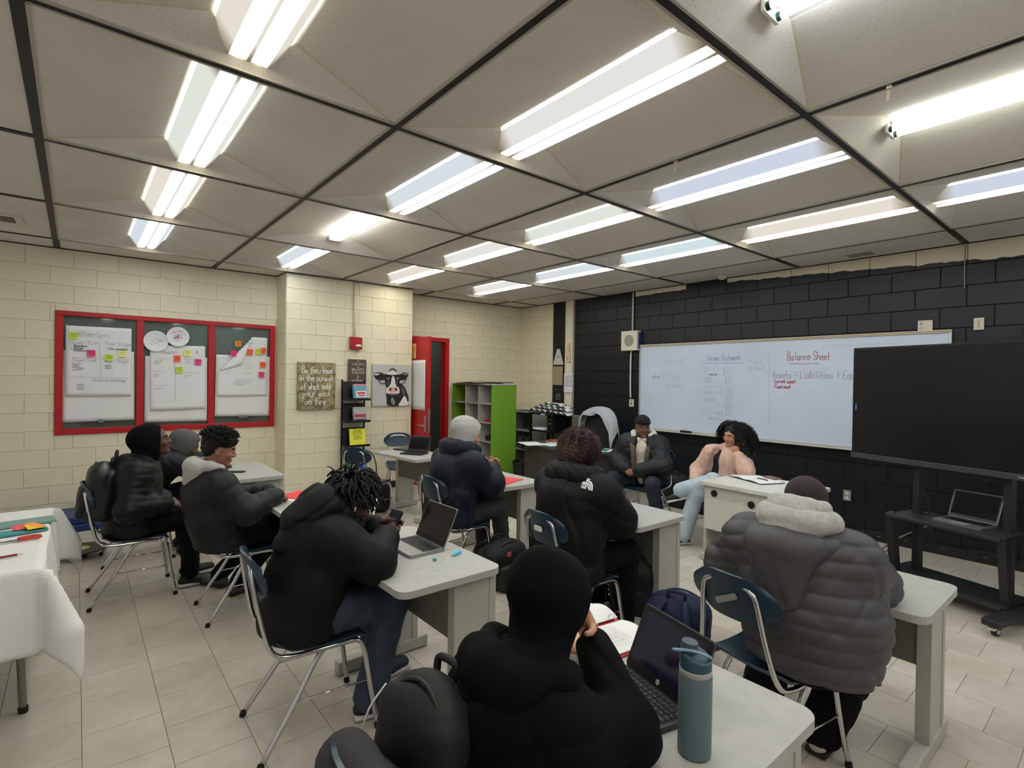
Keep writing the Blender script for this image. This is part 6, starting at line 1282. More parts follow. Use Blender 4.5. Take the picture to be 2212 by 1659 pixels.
socket('wall_socket', (XB-0.01, 0.965, 0.44), 0.075, 0.115, 'low wall outlet on the black wall behind the grey puffer', 'outlet', [(0, 0.025, 0.018, M('pale_outlet', (206, 204, 196), 0.5)), (0, -0.025, 0.018, MATS['pale_outlet'])], mat=M('grey_plate2', (150, 146, 136), 0.5))
socket('light_switch', (XB-0.035, 5.25, 2.235), 0.085, 0.15, 'upper tan switch plate on the cream column', 'switch', [(-0.01, -0.02, 0.009, dk)], mat=M('tan_plate', (200, 176, 134), 0.5)); socket('light_switch', (XB-0.035, 5.27, 2.055), 0.085, 0.15, 'lower tan switch plate on the cream column', 'switch', [(0.012, 0.01, 0.009, dk), (0.012, -0.025, 0.009, dk)], mat=M('tan_plate2', (208, 196, 158), 0.5))
t = empty('timetable_sheet', (XB-0.052, 5.262, 1.625)); tag(t, 'white printed timetable taped to the cream column', 'paper'); box('sheet', (0, 0, 0), (0.002, 0.20, 0.33), m_paper, t, bevel=0)
bm = BM()
for i in range(9): ribbons(bm, [np.array([(-0.08, 0.12-0.022*i), (0.08, 0.12-0.022*i)])], 0.004 if i % 4 else 0.009, (-0.001, 0, 0), (0, -1, 0), (0, 0, 1), (-1, 0, 0), 0.001)
for i in range(4): ribbons(bm, [np.array([(-0.06+0.042*i, 0.12), (-0.06+0.042*i, -0.06)])], 0.012 if i % 2 else 0.004, (-0.001, 0, 0), (0, -1, 0), (0, 0, 1), (-1, 0, 0), 0.001)
me = bpy.data.meshes.new('print'); bm.to_mesh(me); bm.free(); link('print', me, m_inkf, t)
t = empty('triangle_plate', (XB-0.004, 5.555, 2.07)); tag(t, 'white triangular plate with a black dot on the black strip', 'plate')
bm = BM(); prism(bm, [(-0.13, -0.125), (0.13, -0.125), (0.03, 0.155), (-0.03, 0.155)], 0, 0.012); o = mk('plate', bm, M('plate_white', (196, 194, 190), 0.5), t, bevel=0.003); o.rotation_euler = (R(90), 0, R(-90))
bm = BM(); cyl(bm, (-0.016, 0, 0.02), (-0.011, 0, 0.02), 0.014, n=14); mk('dot', bm, m_black, t)
tag(box('tan_notice_board', (XB-0.010, 5.565, 1.75), (0.012, 0.25, 0.33), M('tan_board', (158, 144, 118), 0.6, var=0.05), bevel=0.002), 'tan square board on the black strip below the triangle', 'board')
t = empty('cube_emblem', (XB-0.003, 5.56, 1.38)); tag(t, 'small white outlined cube emblem low on the black strip', 'emblem')
bm = BM(); L3 = [[(-0.045, -0.05), (0.035, -0.05), (0.035, 0.03), (-0.045, 0.03), (-0.045, -0.05)], [(-0.045, 0.03), (-0.02, 0.055), (0.05, 0.055), (0.05, -0.03), (0.035, -0.05)], [(-0.025, -0.03), (-0.025, 0.015), (0.015, 0.015), (0.015, -0.01), (-0.02, -0.01)]]
ribbons(bm, [np.array(p) for p in L3], 0.007, (0, 0, 0), (0, -1, 0), (0, 0, 1), (-1, 0, 0), 0.002); me = bpy.data.meshes.new('outline'); bm.to_mesh(me); bm.free(); link('outline', me, M('emblem_grey', (150, 150, 150), 0.6), t)
bm = BM(); tube(bm, spline([(XB-0.02, 0.0, H-0.02), (XB-0.022, 0.004, 2.85), (XB-0.02, 0.002, 2.62)], 5), 0.005, 5); tag(mk('hanging_cord', bm, M('dusty_cord', (150, 140, 136), 0.8), None, smooth=True), 'short grey cord hanging from the ceiling edge on the black wall', 'cord'); bpy.data.objects['hanging_cord'].name = 'dangling_string'
# ---- ceiling fittings
m_vent = M('vent_grey', (150, 146, 138), 0.6)
for (x, y, lb) in ((6.55, 0.82, 'ceiling air vent by the black wall'), (-0.33, 5.45, 'ceiling air vent at the left edge')):
    t = empty('ceiling_vent', (x, y, H)); tag(t, lb, 'vent', 'ceiling vents'); box('frame', (0, 0, -0.001), (0.24, 0.34, 0.01), m_panel, t, bevel=0.003); box('core', (0, 0, -0.006), (0.13, 0.22, 0.006), M('vent_dark', (84, 78, 70), 0.7), t, bevel=0.001)
    for i in range(6): box('slat', (-0.05+0.02*i, 0, -0.011), (0.006, 0.215, 0.008), m_vent, t, bevel=0)
bm = BM(); lathe(bm, [(0.0, -0.045), (0.03, -0.045), (0.05, -0.03), (0.055, -0.012), (0.06, 0.0)], 22); tag(mk('smoke_detector', bm, M('detector_white', (212, 208, 200), 0.5), None, (6.62, 2.40, H+0.002), smooth=True), 'round white smoke detector on the ceiling by the black wall', 'smoke detector')
# ================================================================ SHELVES, CARTS, BAGS AND SMALL THINGS
# ---- green and grey cubby shelf by the door
m_green = M('lime_green_board', (114, 158, 46), 0.45); m_gshelf = M('pale_grey_board', (176, 174, 168), 0.5); m_gback = M('cubby_back', (150, 148, 144), 0.6)
t = empty('cubby_shelf', (5.455, 5.985, 0)); tag(t, 'grey cubby shelf unit with lime green sides by the door', 'shelf')
W3, D3, H3 = 1.13, 0.50, 1.575
for s in (1, -1): box('side_panel', (0, s*(W3/2-0.011), H3/2), (D3, 0.022, H3), m_green, t, bevel=0.002)
box('top_panel', (0, 0, H3+0.01), (D3+0.02, W3+0.02, 0.022), m_gshelf, t, bevel=0.002); box('back_panel', (D3/2-0.008, 0, H3/2), (0.012, W3-0.05, H3-0.02), m_gback, t, bevel=0)
for i in (-1, 1): box('divider', (0, i*0.183, H3/2), (D3-0.02, 0.018, H3-0.03), m_gshelf, t, bevel=0.001)
for k in range(5): box('shelf_board', (0, 0, 0.06+k*0.303), (D3-0.03, W3-0.05, 0.018), m_gshelf, t, bevel=0.001)
tag(box('red_box', (5.36, 5.62, 0.99), (0.16, 0.20, 0.05), M('dark_red_card', (150, 40, 44), 0.6), bevel=0.004), 'dark red flat box inside a cubby', 'box'); tag(box('black_box', (5.36, 5.61, 0.715), (0.14, 0.18, 0.08), M('black_card', (26, 26, 28), 0.6), bevel=0.006), 'black case inside a lower cubby', 'box')
bm = BM(); sheet(bm, lambda u, v: ((u-0.5)*0.50, (v-0.5)*0.75, 0.004+0.010*math.sin(6*u+4*v)), 8, 10, 0.002); tag(mk('poster_sheet', bm, M('dull_card', (150, 146, 138), 0.7), None, (5.40, 6.05, H3+0.028)), 'curled grey card lying on top of the cubby shelf', 'paper'); tag(box('folder', (5.52, 5.75, H3+0.04), (0.34, 0.50, 0.012), M('dark_green_folder', (32, 44, 38), 0.6), bevel=0.002, rz=0.1), 'dark folder lying on top of the cubby shelf', 'folder')
# ---- grey bookcase in the corner, tan cabinet, AV cart
t = empty('corner_bookcase', (6.52, 6.06, 0)); tag(t, 'low grey bookcase in the corner behind the cubby shelf', 'shelf')
for s in (1, -1): box('side_panel', (0, s*0.34, 0.55), (0.42, 0.03, 1.10), m_gshelf, t, bevel=0.002)
box('top_panel', (0, 0, 1.10), (0.44, 0.72, 0.03), m_gshelf, t, bevel=0.003); box('back_panel', (0.2, 0, 0.55), (0.012, 0.66, 1.08), m_mod, t, bevel=0)
for z in (0.08, 0.42, 0.76): box('shelf_board', (0, 0, z), (0.40, 0.65, 0.022), m_gshelf, t, bevel=0.001)
bm = BM(); sheet(bm, lambda u, v: ((u-0.5)*0.30, (v-0.5)*0.46, 0.012+0.018*math.sin(5*u+1)*math.sin(4*v)), 8, 8, 0.002); tag(mk('loose_papers', bm, m_paper, None, (6.44, 5.95, 1.13)), 'crumpled white papers on the corner bookcase', 'paper')
for i, (w_, c, h_) in enumerate(((0.06, (70, 70, 74), 0.24), (0.05, (96, 84, 72), 0.22), (0.07, (50, 50, 54), 0.25), (0.05, (110, 104, 96), 0.21))): tag(box('binder', (6.45, 5.80+0.085*i, 0.433+h_/2), (0.24, w_, h_), M('binder_%d' % i, c, 0.6), bevel=0.003), ('dark grey', 'brown', 'black', 'tan')[i]+' binder upright in the corner bookcase', 'binder', 'binders in the corner bookcase')
t = empty('metal_cabinet', (6.60, 5.25, 0)); tag(t, 'tan steel cabinet with vent slits behind the black cart', 'cabinet'); box('body', (0.02, 0, 0.54), (0.30, 0.62, 1.08), M('tan_steel', (150, 142, 126), 0.45), t, bevel=0.006)
for i in range(3): box('vent_slit', (-0.132, -0.12, 0.98-0.035*i), (0.004, 0.10, 0.012), M('pale_slit', (190, 184, 170), 0.5), t, bevel=0)
t = empty('media_cart', (6.20, 5.13, 0), R(-4)); tag(t, 'black two shelf media cart piled with white visors', 'cart')
for sx in (-1, 1):
    for sy in (-1, 1): box('post', (sx*0.19, sy*0.28, 0.60), (0.035, 0.035, 1.05), m_bm, t, bevel=0.003)
for z in (1.115, 0.84, 0.25): box('shelf', (0, 0, z), (0.44, 0.62, 0.03), m_bm, t, bevel=0.004)
for sx in (-1, 1):
    for sy in (-1, 1):
        bm = BM(); cyl(bm, (sx*0.19, sy*0.28-0.012, 0.04), (sx*0.19, sy*0.28+0.012, 0.04), 0.038, n=14); mk('caster', bm, m_rub, t)
box('name_tag', (-0.222, -0.07, 1.115), (0.003, 0.11, 0.022), M('tag_beige', (196, 180, 158), 0.6), t, bevel=0)
tag(box('paper_ream', (6.10, 5.19, 0.872), (0.22, 0.26, 0.03), m_paper, bevel=0.002), 'white paper ream on the middle shelf of the media cart', 'paper')
t = empty('computer_tower', (6.22, 4.96, 0.856)); tag(t, 'black computer tower standing in the media cart', 'computer'); box('case', (0, 0, 0.115), (0.36, 0.17, 0.23), m_bm, t, bevel=0.006); box('drive_bay', (-0.182, 0, 0.17), (0.004, 0.13, 0.03), M('bay_grey', (60, 60, 62), 0.5), t, bevel=0.001); box('badge', (-0.182, 0.02, 0.11), (0.004, 0.03, 0.02), M('badge_white', (170, 170, 170), 0.5), t, bevel=0)
m_vis = M('white_visor', (214, 216, 214), 0.35); m_visr = M('visor_black_edge', (18, 20, 20), 0.5); rg = random.Random(4); n = 0
for row, (cnt, zz, x_) in enumerate(((7, 1.150, -0.10), (6, 1.188, -0.06), (5, 1.222, -0.01), (3, 1.252, 0.04))):
    for k in range(cnt):
        y = 5.36-0.115*k-0.06*row-rg.uniform(0, 0.02); a0 = rg.uniform(-0.15, 0.15)
        vt = empty('visor', (6.17+x_+0.03*k*0.3, y, zz-0.012*k*(0.5 if row else 1)*0.6), a0); tag(vt, 'white visor with a black edge in the heap on the media cart', 'visor', 'white visors heaped on the media cart')
        if n == 0:
            fn = lambda u, v: (-0.06+0.13*v-0.03*math.sin(PI*u), (u-0.5)*0.15, 0.045*math.sin(PI*u)*(1-0.3*v)+0.02*v)
            bm = BM(); sheet(bm, fn, 10, 4, 0.003); vs = mk('shell', bm, m_vis, vt, smooth=True)
            bm = BM(); tube(bm, [np.array(fn(i/12, 0))+np.array((0, 0, 0.002)) for i in range(13)]+[np.array(fn(1, j/4)) for j in range(1, 5)]+[np.array(fn(1-i/12, 1)) for i in range(1, 13)]+[np.array(fn(0, 1-j/4)) for j in range(1, 4)], 0.005, 5, closed=True); ve = mk('edge', bm, m_visr, vt)
        else: link('shell', vs.data, None, vt); link('edge', ve.data, None, vt)
        n += 1
# ---- black office chair with a grey hoodie over its back
t = empty('office_chair', (6.04, 4.10, 0), R(184)); tag(t, 'black office chair behind the dark teacher desk', 'chair'); m_mesh = M('black_mesh', (20, 20, 22), 0.8)
bm = BM(); sheet(bm, lambda u, v: (-0.20-0.07*v+0.05*math.cos(PI*(u-0.5)), (u-0.5)*0.58*(1-0.25*max(0, v-0.7)/0.3-0.1*max(0, 0.3-v)), 0.56+0.68*v-0.03*(2*u-1)**2*v), 14, 14, 0.04); mk('backrest', bm, m_mesh, t, smooth=True, sharp=60)
bm = BM(); prism(bm, rrect(0.50, 0.52, 0.10, 5, 0.06, 0), 0.44, 0.52); mk('seat', bm, m_mesh, t, bevel=0.02, smooth=True, sharp=60)
for s in (1, -1):
    bm = BM(); tube(bm, spline([(-0.02, s*0.27, 0.46), (0.0, s*0.33, 0.50), (0.02, s*0.33, 0.66)], 4), 0.016, 8); ar = mk('arm_support', bm, m_bm, t, smooth=True); box('arm_pad', (0.06, s*0.33, 0.685), (0.27, 0.075, 0.035), M('dark_grey_pad', (58, 58, 60), 0.6), ar, bevel=0.015)
bm = BM(); cyl(bm, (0.05, 0, 0.10), (0.05, 0, 0.45), 0.03); mk('gas_post', bm, m_bm, t)
for i in range(5):
    a = 2*PI*i/5; bm = BM(); tube(bm, [(0.05, 0, 0.12), (0.05+0.30*math.cos(a), 0.30*math.sin(a), 0.075)], lambda u: 0.028-0.01*u, 8); lg = mk('base_arm', bm, m_bm, t)
    bm = BM(); cyl(bm, (0.05+0.30*math.cos(a), 0.30*math.sin(a)-0.02, 0.03), (0.05+0.30*math.cos(a), 0.30*math.sin(a)+0.02, 0.03), 0.03, n=12); mk('caster', bm, m_rub, lg)
def drape():
    arc = spline([(4.47, 1.00), (4.45, 1.14), (4.36, 1.225), (4.20, 1.262), (4.04, 1.262), (3.90, 1.215), (3.815, 1.10), (3.79, 0.95)], 6)
    def f(u, v):
        i = u*(len(arc)-1); k = min(int(i), len(arc)-2); q = arc[k]*(1-i+k)+arc[k+1]*(i-k); y, z = q
        hang = 0.07+0.05*math.sin(9*u+1)**2+0.30*max(0, (u-0.50)/0.5)**1.3; fr = (v-0.30)/0.70      # short on the left, a long sleeve on the right
        fold = 0.010*math.sin(20*u+5*v)+0.006*math.sin(37*u-9*v)
        if v < 0.30: return (6.315-0.02+0.02*math.cos(PI*v/0.3), y, z-0.14*(0.30-v)/0.30+0.012)
        inw = 0.5*(4.12-y)*min(1, fr)*0.18*(1 if u > 0.5 else 0.4)
        return (6.295-0.105*min(1, fr*2.2)-0.03*fr+fold*fr, y+inw, z+0.014*(1-fr)-hang*fr)
    bm = BM(); sheet(bm, f, 56, 22, 0.012); return bm
o = mk('draped_hoodie', drape(), M('heather_blue_grey', (170, 174, 180), 0.9, var=0.06, scale=40, bump=0.25, bscale=120), None, smooth=True, sharp=70); tag(o, 'pale grey hoodie draped over the black office chair', 'hoodie')
# ---- things on the teacher desk
def flat_sheet(name, x, y, z, w_, d_, rz, mat, label, cat='paper', th=0.002, group=None):
    o = box(name, (x, y, z+th/2), (w_, d_, th), mat, bevel=0, rz=rz); tag(o, label, cat, group); return o
flat_sheet('paper_sheet', 5.28, 4.55, 0.741, 0.30, 0.42, R(-20), m_paper, 'white papers at the left end of the dark teacher desk'); flat_sheet('paper_sheet', 5.42, 4.30, 0.743, 0.24, 0.34, R(-8), M('bluish_paper', (206, 216, 222), 0.8), 'bluish paper sheet beside the brown book on the teacher desk'); flat_sheet('paper_sheet', 5.62, 3.48, 0.741, 0.30, 0.28, R(-14), m_paper, 'white paper under the green folder on the teacher desk')
def hbook(x, y, z, w_, d_, h_, rz, col, label):
    t = empty('hardback', (x, y, z), rz); tag(t, label, 'book', 'books on the teacher desk'); box('pages', (0, 0, h_/2), (w_-0.01, d_-0.01, h_-0.006), M('page_block', (214, 208, 194), 0.8), t, bevel=0.001)
    for zz in (0.002, h_-0.002): box('cover', (0, 0, zz), (w_, d_, 0.004), col, t, bevel=0.001)
    box('spine', (w_/2, 0, h_/2), (0.004, d_, h_), col, t, bevel=0.001); return t
hbook(5.58, 4.42, 0.741, 0.17, 0.23, 0.035, R(-30), M('brown_cover', (120, 70, 52), 0.5), 'thick brown book on the teacher desk'); hbook(5.60, 4.40, 0.777, 0.15, 0.21, 0.012, R(-25), M('rust_cover', (150, 84, 60), 0.5), 'thin rust coloured book on top of the thick brown book')
flat_sheet('green_folder', 5.60, 3.52, 0.744, 0.22, 0.20, R(25), M('green_card', (44, 120, 74), 0.6), 'green folder at the right end of the teacher desk', 'folder', 0.004)
tag(box('tan_box', (5.62, 3.74, 0.79), (0.10, 0.12, 0.10), M('tan_card', (164, 134, 84), 0.7), bevel=0.003), 'tan box on the teacher desk behind the brown hair', 'box')
# ---- bin
t = empty('waste_bin', (5.55, 5.08, 0)); tag(t, 'black plastic waste bin between cubby shelf and teacher desk', 'bin'); bm = BM(); lathe(bm, [(0, 0.01), (0.11, 0.01), (0.145, 0.36), (0.155, 0.365), (0.155, 0.38), (0.140, 0.38), (0.105, 0.03), (0, 0.03)], 26); mk('tub', bm, M('bin_black', (22, 22, 23), 0.45), t, smooth=True, sharp=40)
bm = BM(); tube(bm, [(0.15*math.cos(a), 0.15*math.sin(a), 0.385+0.008*math.sin(5*a)) for a in np.linspace(0, 2*PI, 26, endpoint=False)], 0.012, 6, closed=True); mk('bin_liner', bm, M('liner_black', (14, 14, 15), 0.25), t, smooth=True)
# ---- screen on a wheeled stand, with laptop
t = empty('display_screen', (5.42, -0.20, 0), R(-16)); tag(t, 'large dark flat screen on the wheeled stand at right', 'screen'); SL = t
box('bezel', (0, -0.06, 1.505), (0.06, 1.70, 0.99), M('bezel_black', (14, 14, 15), 0.35), t, bevel=0.006)
box('screen_glass', (-0.0315, -0.06, 1.525), (0.003, 1.66, 0.915), M('dark_screen', (27, 27, 28), 0.22, spec=0.3), t, bevel=0); box('lower_bar', (-0.034, -0.06, 1.035), (0.012, 1.70, 0.045), M('bar_grey', (58, 60, 64), 0.4), t, bevel=0.003)
bm = BM(); st, w_ = strokes('Promethean', 0.012, False, 0, 1.2); ribbons(bm, [np.array([(q[0]*0.8+0.40, q[1]) for q in p]) for p in st], 0.002, (-0.0405, 0, 1.031), (0, -1, 0), (0, 0, 1), (-1, 0, 0), 0.0006); me = bpy.data.meshes.new('brand_mark'); bm.to_mesh(me); bm.free(); link('brand_mark', me, M('mark_white', (200, 200, 200), 0.5), t)
bm = BM(); bx(bm, (-0.0335, 0.755, 1.47), (0.002, 0.006, 0.055)); _m = bpy.data.materials.new('menu_glow'); _m.use_nodes = True; _e = _m.node_tree.nodes.new('ShaderNodeEmission'); _e.inputs[0].default_value = (0.22, 0.20, 0.75, 1); _e.inputs[1].default_value = 0.6; _m.node_tree.links.new(_e.outputs[0], _m.node_tree.nodes['Material Output'].inputs[0]); mk('side_menu_tab', bm, _m, t)
t = empty('screen_stand', (5.42, -0.20, 0), R(-16)); tag(t, 'black wheeled screen stand with a shelf and lower board', 'stand'); m_st = M('stand_black', (34, 35, 37), 0.5)
for s in (1, -1):
    bm = BM(); tube(bm, [(-0.13, s*0.37, 0.60), (-0.02, s*0.40, 0.09)], 0.001, 4); bm.free()
    bm = BM(); v = bx(bm, (0, 0, 0), (0.075, 0.05, 0.56)); o = mk('front_leg', bm, m_st, t, (-0.115, s*0.37, 0.34), bevel=0.004); o.rotation_euler = (0, R(-8), 0)
    box('rear_post', (0.09, s*0.30, 0.70), (0.07, 0.05, 1.28), m_st, t, bevel=0.004)
    box('base_runner', (-0.06, s*0.44, 0.095), (0.80, 0.10, 0.045), m_st, t, bevel=0.008)
    for x_ in (-0.38, 0.28):
        bm = BM(); cyl(bm, (x_, s*0.44-0.014, 0.034), (x_, s*0.44+0.014, 0.034), 0.034, n=18); bx(bm, (x_, s*0.44, 0.06), (0.05, 0.045, 0.03)); w = mk('caster', bm, M('caster_black', (30, 30, 32), 0.5), t)
        bm = BM(); cyl(bm, (x_, s*0.44-0.016, 0.034), (x_, s*0.44+0.016, 0.034), 0.020, n=14); mk('wheel_hub', bm, M('hub_white', (204, 202, 198), 0.5), w)
        bm = BM(); bx(bm, (x_-0.04, s*0.44, 0.055), (0.05, 0.04, 0.018)); mk('brake_tab', bm, MATS['hub_white'], w, bevel=0.004)
box('shelf', (-0.02, 0, 0.60), (0.40, 0.76, 0.026), m_st, t, bevel=0.005); box('lower_board', (0.02, 0, 0.128), (0.36, 0.80, 0.02), m_st, t, bevel=0.003); box('cross_rail', (0.07, 0, 1.0), (0.04, 0.62, 0.08), m_st, t, bevel=0.004)
bm = BM(); tube(bm, spline([(0.10, 0.36, 0.63), (0.08, 0.34, 0.80), (0.04, 0.22, 0.78), (0.02, 0.18, 0.64), (0.05, 0.25, 0.62), (0.09, 0.10, 0.63)], 6), 0.004, 5); tag(mk('cable_coil', bm, M('cable_black', (20, 20, 22), 0.5), None, (5.42, -0.20, 0), smooth=True), 'coiled black cable on the screen stand shelf', 'cable'); bpy.data.objects['cable_coil'].rotation_euler = (0, 0, R(-16))
bm = BM(); tube(bm, spline([(5.75, -0.20, 0.57), (5.70, 0.0, 0.50), (5.65, 0.12, 0.42), (5.62, 0.20, 0.36)], 5), 0.006, 6); tag(mk('white_cable', bm, M('cable_grey', (150, 148, 146), 0.5), None, smooth=True), 'pale cable looping under the screen stand shelf', 'cable')
for i in range(3):
    bm = BM(); tube(bm, spline([(5.74+0.02*i, 0.10, 0.58), (5.85, 0.22+0.03*i, 0.30), (5.95, 0.40+0.05*i, 0.06), (6.02-0.05*i, 0.62+0.06*i, 0.006), (6.15, 0.86-0.05*i, 0.006), (6.3+0.05*i, 0.75, 0.006)], 6), 0.004, 5); tag(mk('floor_cable', bm, MATS['cable_black'], None, smooth=True), ('longest', 'middle', 'shortest')[i]+' black cable hanging from the screen stand to the floor', 'cable', 'cables beside the screen stand')
def laptop(x, y, z, rz, w_, d_, body_m, label, ang=108, keys='joined', screen=None, lid_h=None, logo=False, kb=None):
    """x right for the user, y away from the user"""
    t = empty('laptop', (x, y, z), rz); tag(t, label, 'laptop'); th = 0.016; lid_h = lid_h or d_
    bm = BM(); prism(bm, rrect(w_, d_, 0.012, 3), 0.0, th); mk('base', bm, body_m, t, bevel=0.002)
    kbm = kb or M('key_black', (18, 18, 19), 0.5); K0 = empty('keyboard', (0, 0, 0)) if keys == 'each' else None
    rows, cols = 6, 14; kw, kh = (w_*0.90)/cols, (d_*0.52)/rows
    if keys == 'each':
        bm = BM(); bx(bm, (0, d_*0.16, th+0.0004), (w_*0.93, d_*0.56, 0.0008)); K0.parent = None; bpy.data.objects.remove(K0); K0 = mk('keyboard', bm, M('key_well', (30, 30, 32), 0.6), t)
    bmj = BM(); kme = {}
    for r in range(rows):
        sp_row = r == 0; c = 0; x0 = -w_*0.45
        widths = [1]*14 if r > 0 else [1.2, 1, 1, 1, 5.6, 1, 1, 1.1, 1.1]
        if r == 1: widths = [1.9]+[1]*10+[2.1]
        if r == 2: widths = [1.6]+[1]*11+[1.4]
        tot = sum(widths)
        for wk in widths:
            wx = wk*w_*0.90/tot; cx = x0+wx/2; x0 += wx; cy = d_*0.16-d_*0.26+kh*(r+0.5); hh = kh*(0.6 if r == 5 else 0.86)
            if keys == 'each':
                kk = (round(wx, 4), round(hh, 4))
                if kk not in kme:
                    b2 = BM(); bx(b2, (0, 0, 0.0011), (wx*0.88, hh, 0.0022)); bmesh.ops.bevel(b2, geom=b2.edges[:], offset=0.0006, segments=1, affect='EDGES'); me = bpy.data.meshes.new('key'); b2.to_mesh(me); b2.free(); me.materials.append(kbm); kme[kk] = me
                link('key', kme[kk], None, K0, (cx, cy, th+0.0008))
            else: bx(bmj, (cx, cy, th+0.001), (wx*0.86, hh, 0.002))
    if keys == 'each':
        bmj.free(); bm = BM(); rg = random.Random(2)
        for r in range(1, 5):
            for c in range(12): ribbons(bm, [np.array([(-0.0015, 0), (0.0015, 0)]), np.array([(0, -0.002), (0.001, 0.002)])], 0.0008, (-w_*0.40+c*w_*0.073+rg.uniform(-0.001, 0.001), d_*0.16-d_*0.26+kh*(r+0.55), th+0.0031), (1, 0, 0), (0, 1, 0), (0, 0, 1), 0.0003)
        me = bpy.data.meshes.new('key_marks'); bm.to_mesh(me); bm.free(); tag(link('key_marks', me, M('key_print', (170, 170, 172), 0.6), K0), kind='stuff')
    else: tag(mk('keyboard', bmj, kbm, t), kind='stuff')
    bm = BM(); prism(bm, rrect(w_*0.36, d_*0.30, 0.006, 2, 0, -d_*0.32), th, th+0.0006); mk('touchpad', bm, M('pad_%s' % body_m.name, tuple(int(255*min(1, (c*1.0)**(1/2.2))) for c in body_m.node_tree.nodes['Principled BSDF'].inputs['Base Color'].default_value[:3]), 0.3), t)
    ld = empty('lid', (0, d_/2, th), 0); ld.parent = t; bpy.data.objects.remove(ld)
    tl = Matrix.Translation((0, d_/2-0.004, th)) @ Matrix.Rotation(R(ang), 4, 'X')
    bm = BM(); prism(bm, rrect(w_, lid_h, 0.010, 3, 0, lid_h/2), 0, 0.007); bmesh.ops.transform(bm, matrix=tl @ Matrix.Rotation(0, 4, 'X'), verts=bm.verts)
    # lid stands up: its local y runs up the screen, user sees the side that faced the keyboard
    lid = mk('lid', bm, body_m, t, bevel=0.0015)
    bm = BM(); prism(bm, rrect(w_-0.008, lid_h-0.008, 0.008, 3, 0, lid_h/2), 0.0072, 0.0082); bmesh.ops.transform(bm, matrix=tl, verts=bm.verts); mk('bezel', bm, M('laptop_bezel', (16, 16, 18), 0.3), lid)
    bm = BM(); prism(bm, rrect(w_-0.03, lid_h-0.045, 0.003, 2, 0, lid_h/2+0.006), 0.0083, 0.0089); bmesh.ops.transform(bm, matrix=tl, verts=bm.verts); mk('screen', bm, screen or M('screen_off', (20, 18, 20), 0.08), lid)
    bm = BM(); cyl(bm, (-w_*0.4, d_/2-0.004, th), (w_*0.4, d_/2-0.004, th), 0.006, n=10); mk('hinge', bm, M('hinge_dark', (30, 30, 32), 0.4), t)
    return t, tl, lid
# the lid must show its screen to the user: the rotation by (180-ang) flips it, so use 180-ang
m_hpb = M('charcoal_laptop', (52, 54, 58), 0.45); m_mac = M('space_grey', (150, 150, 154), 0.3, 0.7); m_dkl = M('black_laptop', (34, 33, 34), 0.45)
LP, tl, lid = laptop(1.415, -0.205, 0.741, R(-104), 0.292, 0.205, m_hpb, 'open black laptop with blue dark screen on the front desk', 66+0, 'each', M('navy_screen', (22, 22, 44), 0.12), 0.20)
bm = BM(); bmesh.ops.create_circle(bm, cap_ends=True, radius=0.0075, segments=20, matrix=Matrix.Translation((0, 0.0155, 0.0092))); bmesh.ops.transform(bm, matrix=tl, verts=bm.verts); mk('maker_badge', bm, M('badge_silver', (196, 198, 200), 0.3), lid)
bm = BM(); st, w_ = strokes('hp', 0.007, False, 0, 0.8); ribbons(bm, [np.array([(q[0]-w_*0.42+q[1]*0.2, q[1]+0.0135) for q in p]) for p in st], 0.0012, (0, 0, 0.0095), (1, 0, 0), (0, 1, 0), (0, 0, 1), 0.0004); bmesh.ops.transform(bm, matrix=tl, verts=bm.verts); me = bpy.data.meshes.new('badge_letters'); bm.to_mesh(me); bm.free(); link('badge_letters', me, m_black, lid)
box('round_sticker', (0.085, -0.085, 0.0165), (0.012, 0.012, 0.0006), M('sticker_white', (214, 216, 218), 0.5), LP, bevel=0); box('energy_sticker', (0.115, -0.083, 0.0165), (0.018, 0.016, 0.0006), MATS['sticker_white'], LP, bevel=0); box('sticker_core', (0.115, -0.083, 0.0169), (0.011, 0.009, 0.0005), m_mod, LP, bevel=0)
laptop(1.60, 1.40, 0.741, R(-90), 0.305, 0.212, m_mac, 'open silver laptop on the desk of the phone user', 66, 'joined', M('screen_off_brown', (34, 26, 28), 0.06))
laptop(3.36, 4.56, 0.741, R(-58), 0.29, 0.20, m_dkl, 'open black laptop on the desk by the red door', 66); laptop(5.42, -0.26, 0.614, R(-106), 0.32, 0.225, m_mac, 'open silver laptop on the screen stand shelf', 66, 'joined')
t = empty('laptop', (3.46, 4.92, 0.741), R(-70)); tag(t, 'closed dark laptop lying beside the pink cup', 'laptop'); bm = BM(); prism(bm, rrect(0.30, 0.21, 0.012, 3), 0, 0.012); mk('base', bm, m_dkl, t, bevel=0.002); bm = BM(); prism(bm, rrect(0.30, 0.21, 0.012, 3), 0.013, 0.019); mk('lid', bm, M('dark_grey_lid', (70, 70, 72), 0.4), t, bevel=0.002)
# ---- on the desks
m_bot = M('slate_blue_enamel', (92, 107, 115), 0.45); m_teal = M('dark_teal_lid', (44, 72, 84), 0.4)
t = empty('water_bottle', (1.372, -0.432, 0.74)); t.scale = (1, 1, 0.95); tag(t, 'slate blue steel water bottle with a dark teal lid, front desk', 'bottle')
bm = BM(); lathe(bm, [(0, 0.0), (0.036, 0.0), (0.040, 0.004), (0.0405, 0.02), (0.0405, 0.205), (0.0395, 0.212), (0, 0.213)], 36); mk('flask', bm, m_bot, t, smooth=True, sharp=35)
bm = BM(); lathe(bm, [(0.0385, 0.212), (0.0395, 0.214), (0.0395, 0.226), (0.0385, 0.227), (0, 0.227)], 36); mk('collar', bm, M('grey_collar', (168, 166, 164), 0.5), t, smooth=True, sharp=35)
bm = BM(); lathe(bm, [(0.0385, 0.227), (0.0385, 0.242), (0.037, 0.252), (0, 0.256)], 36)
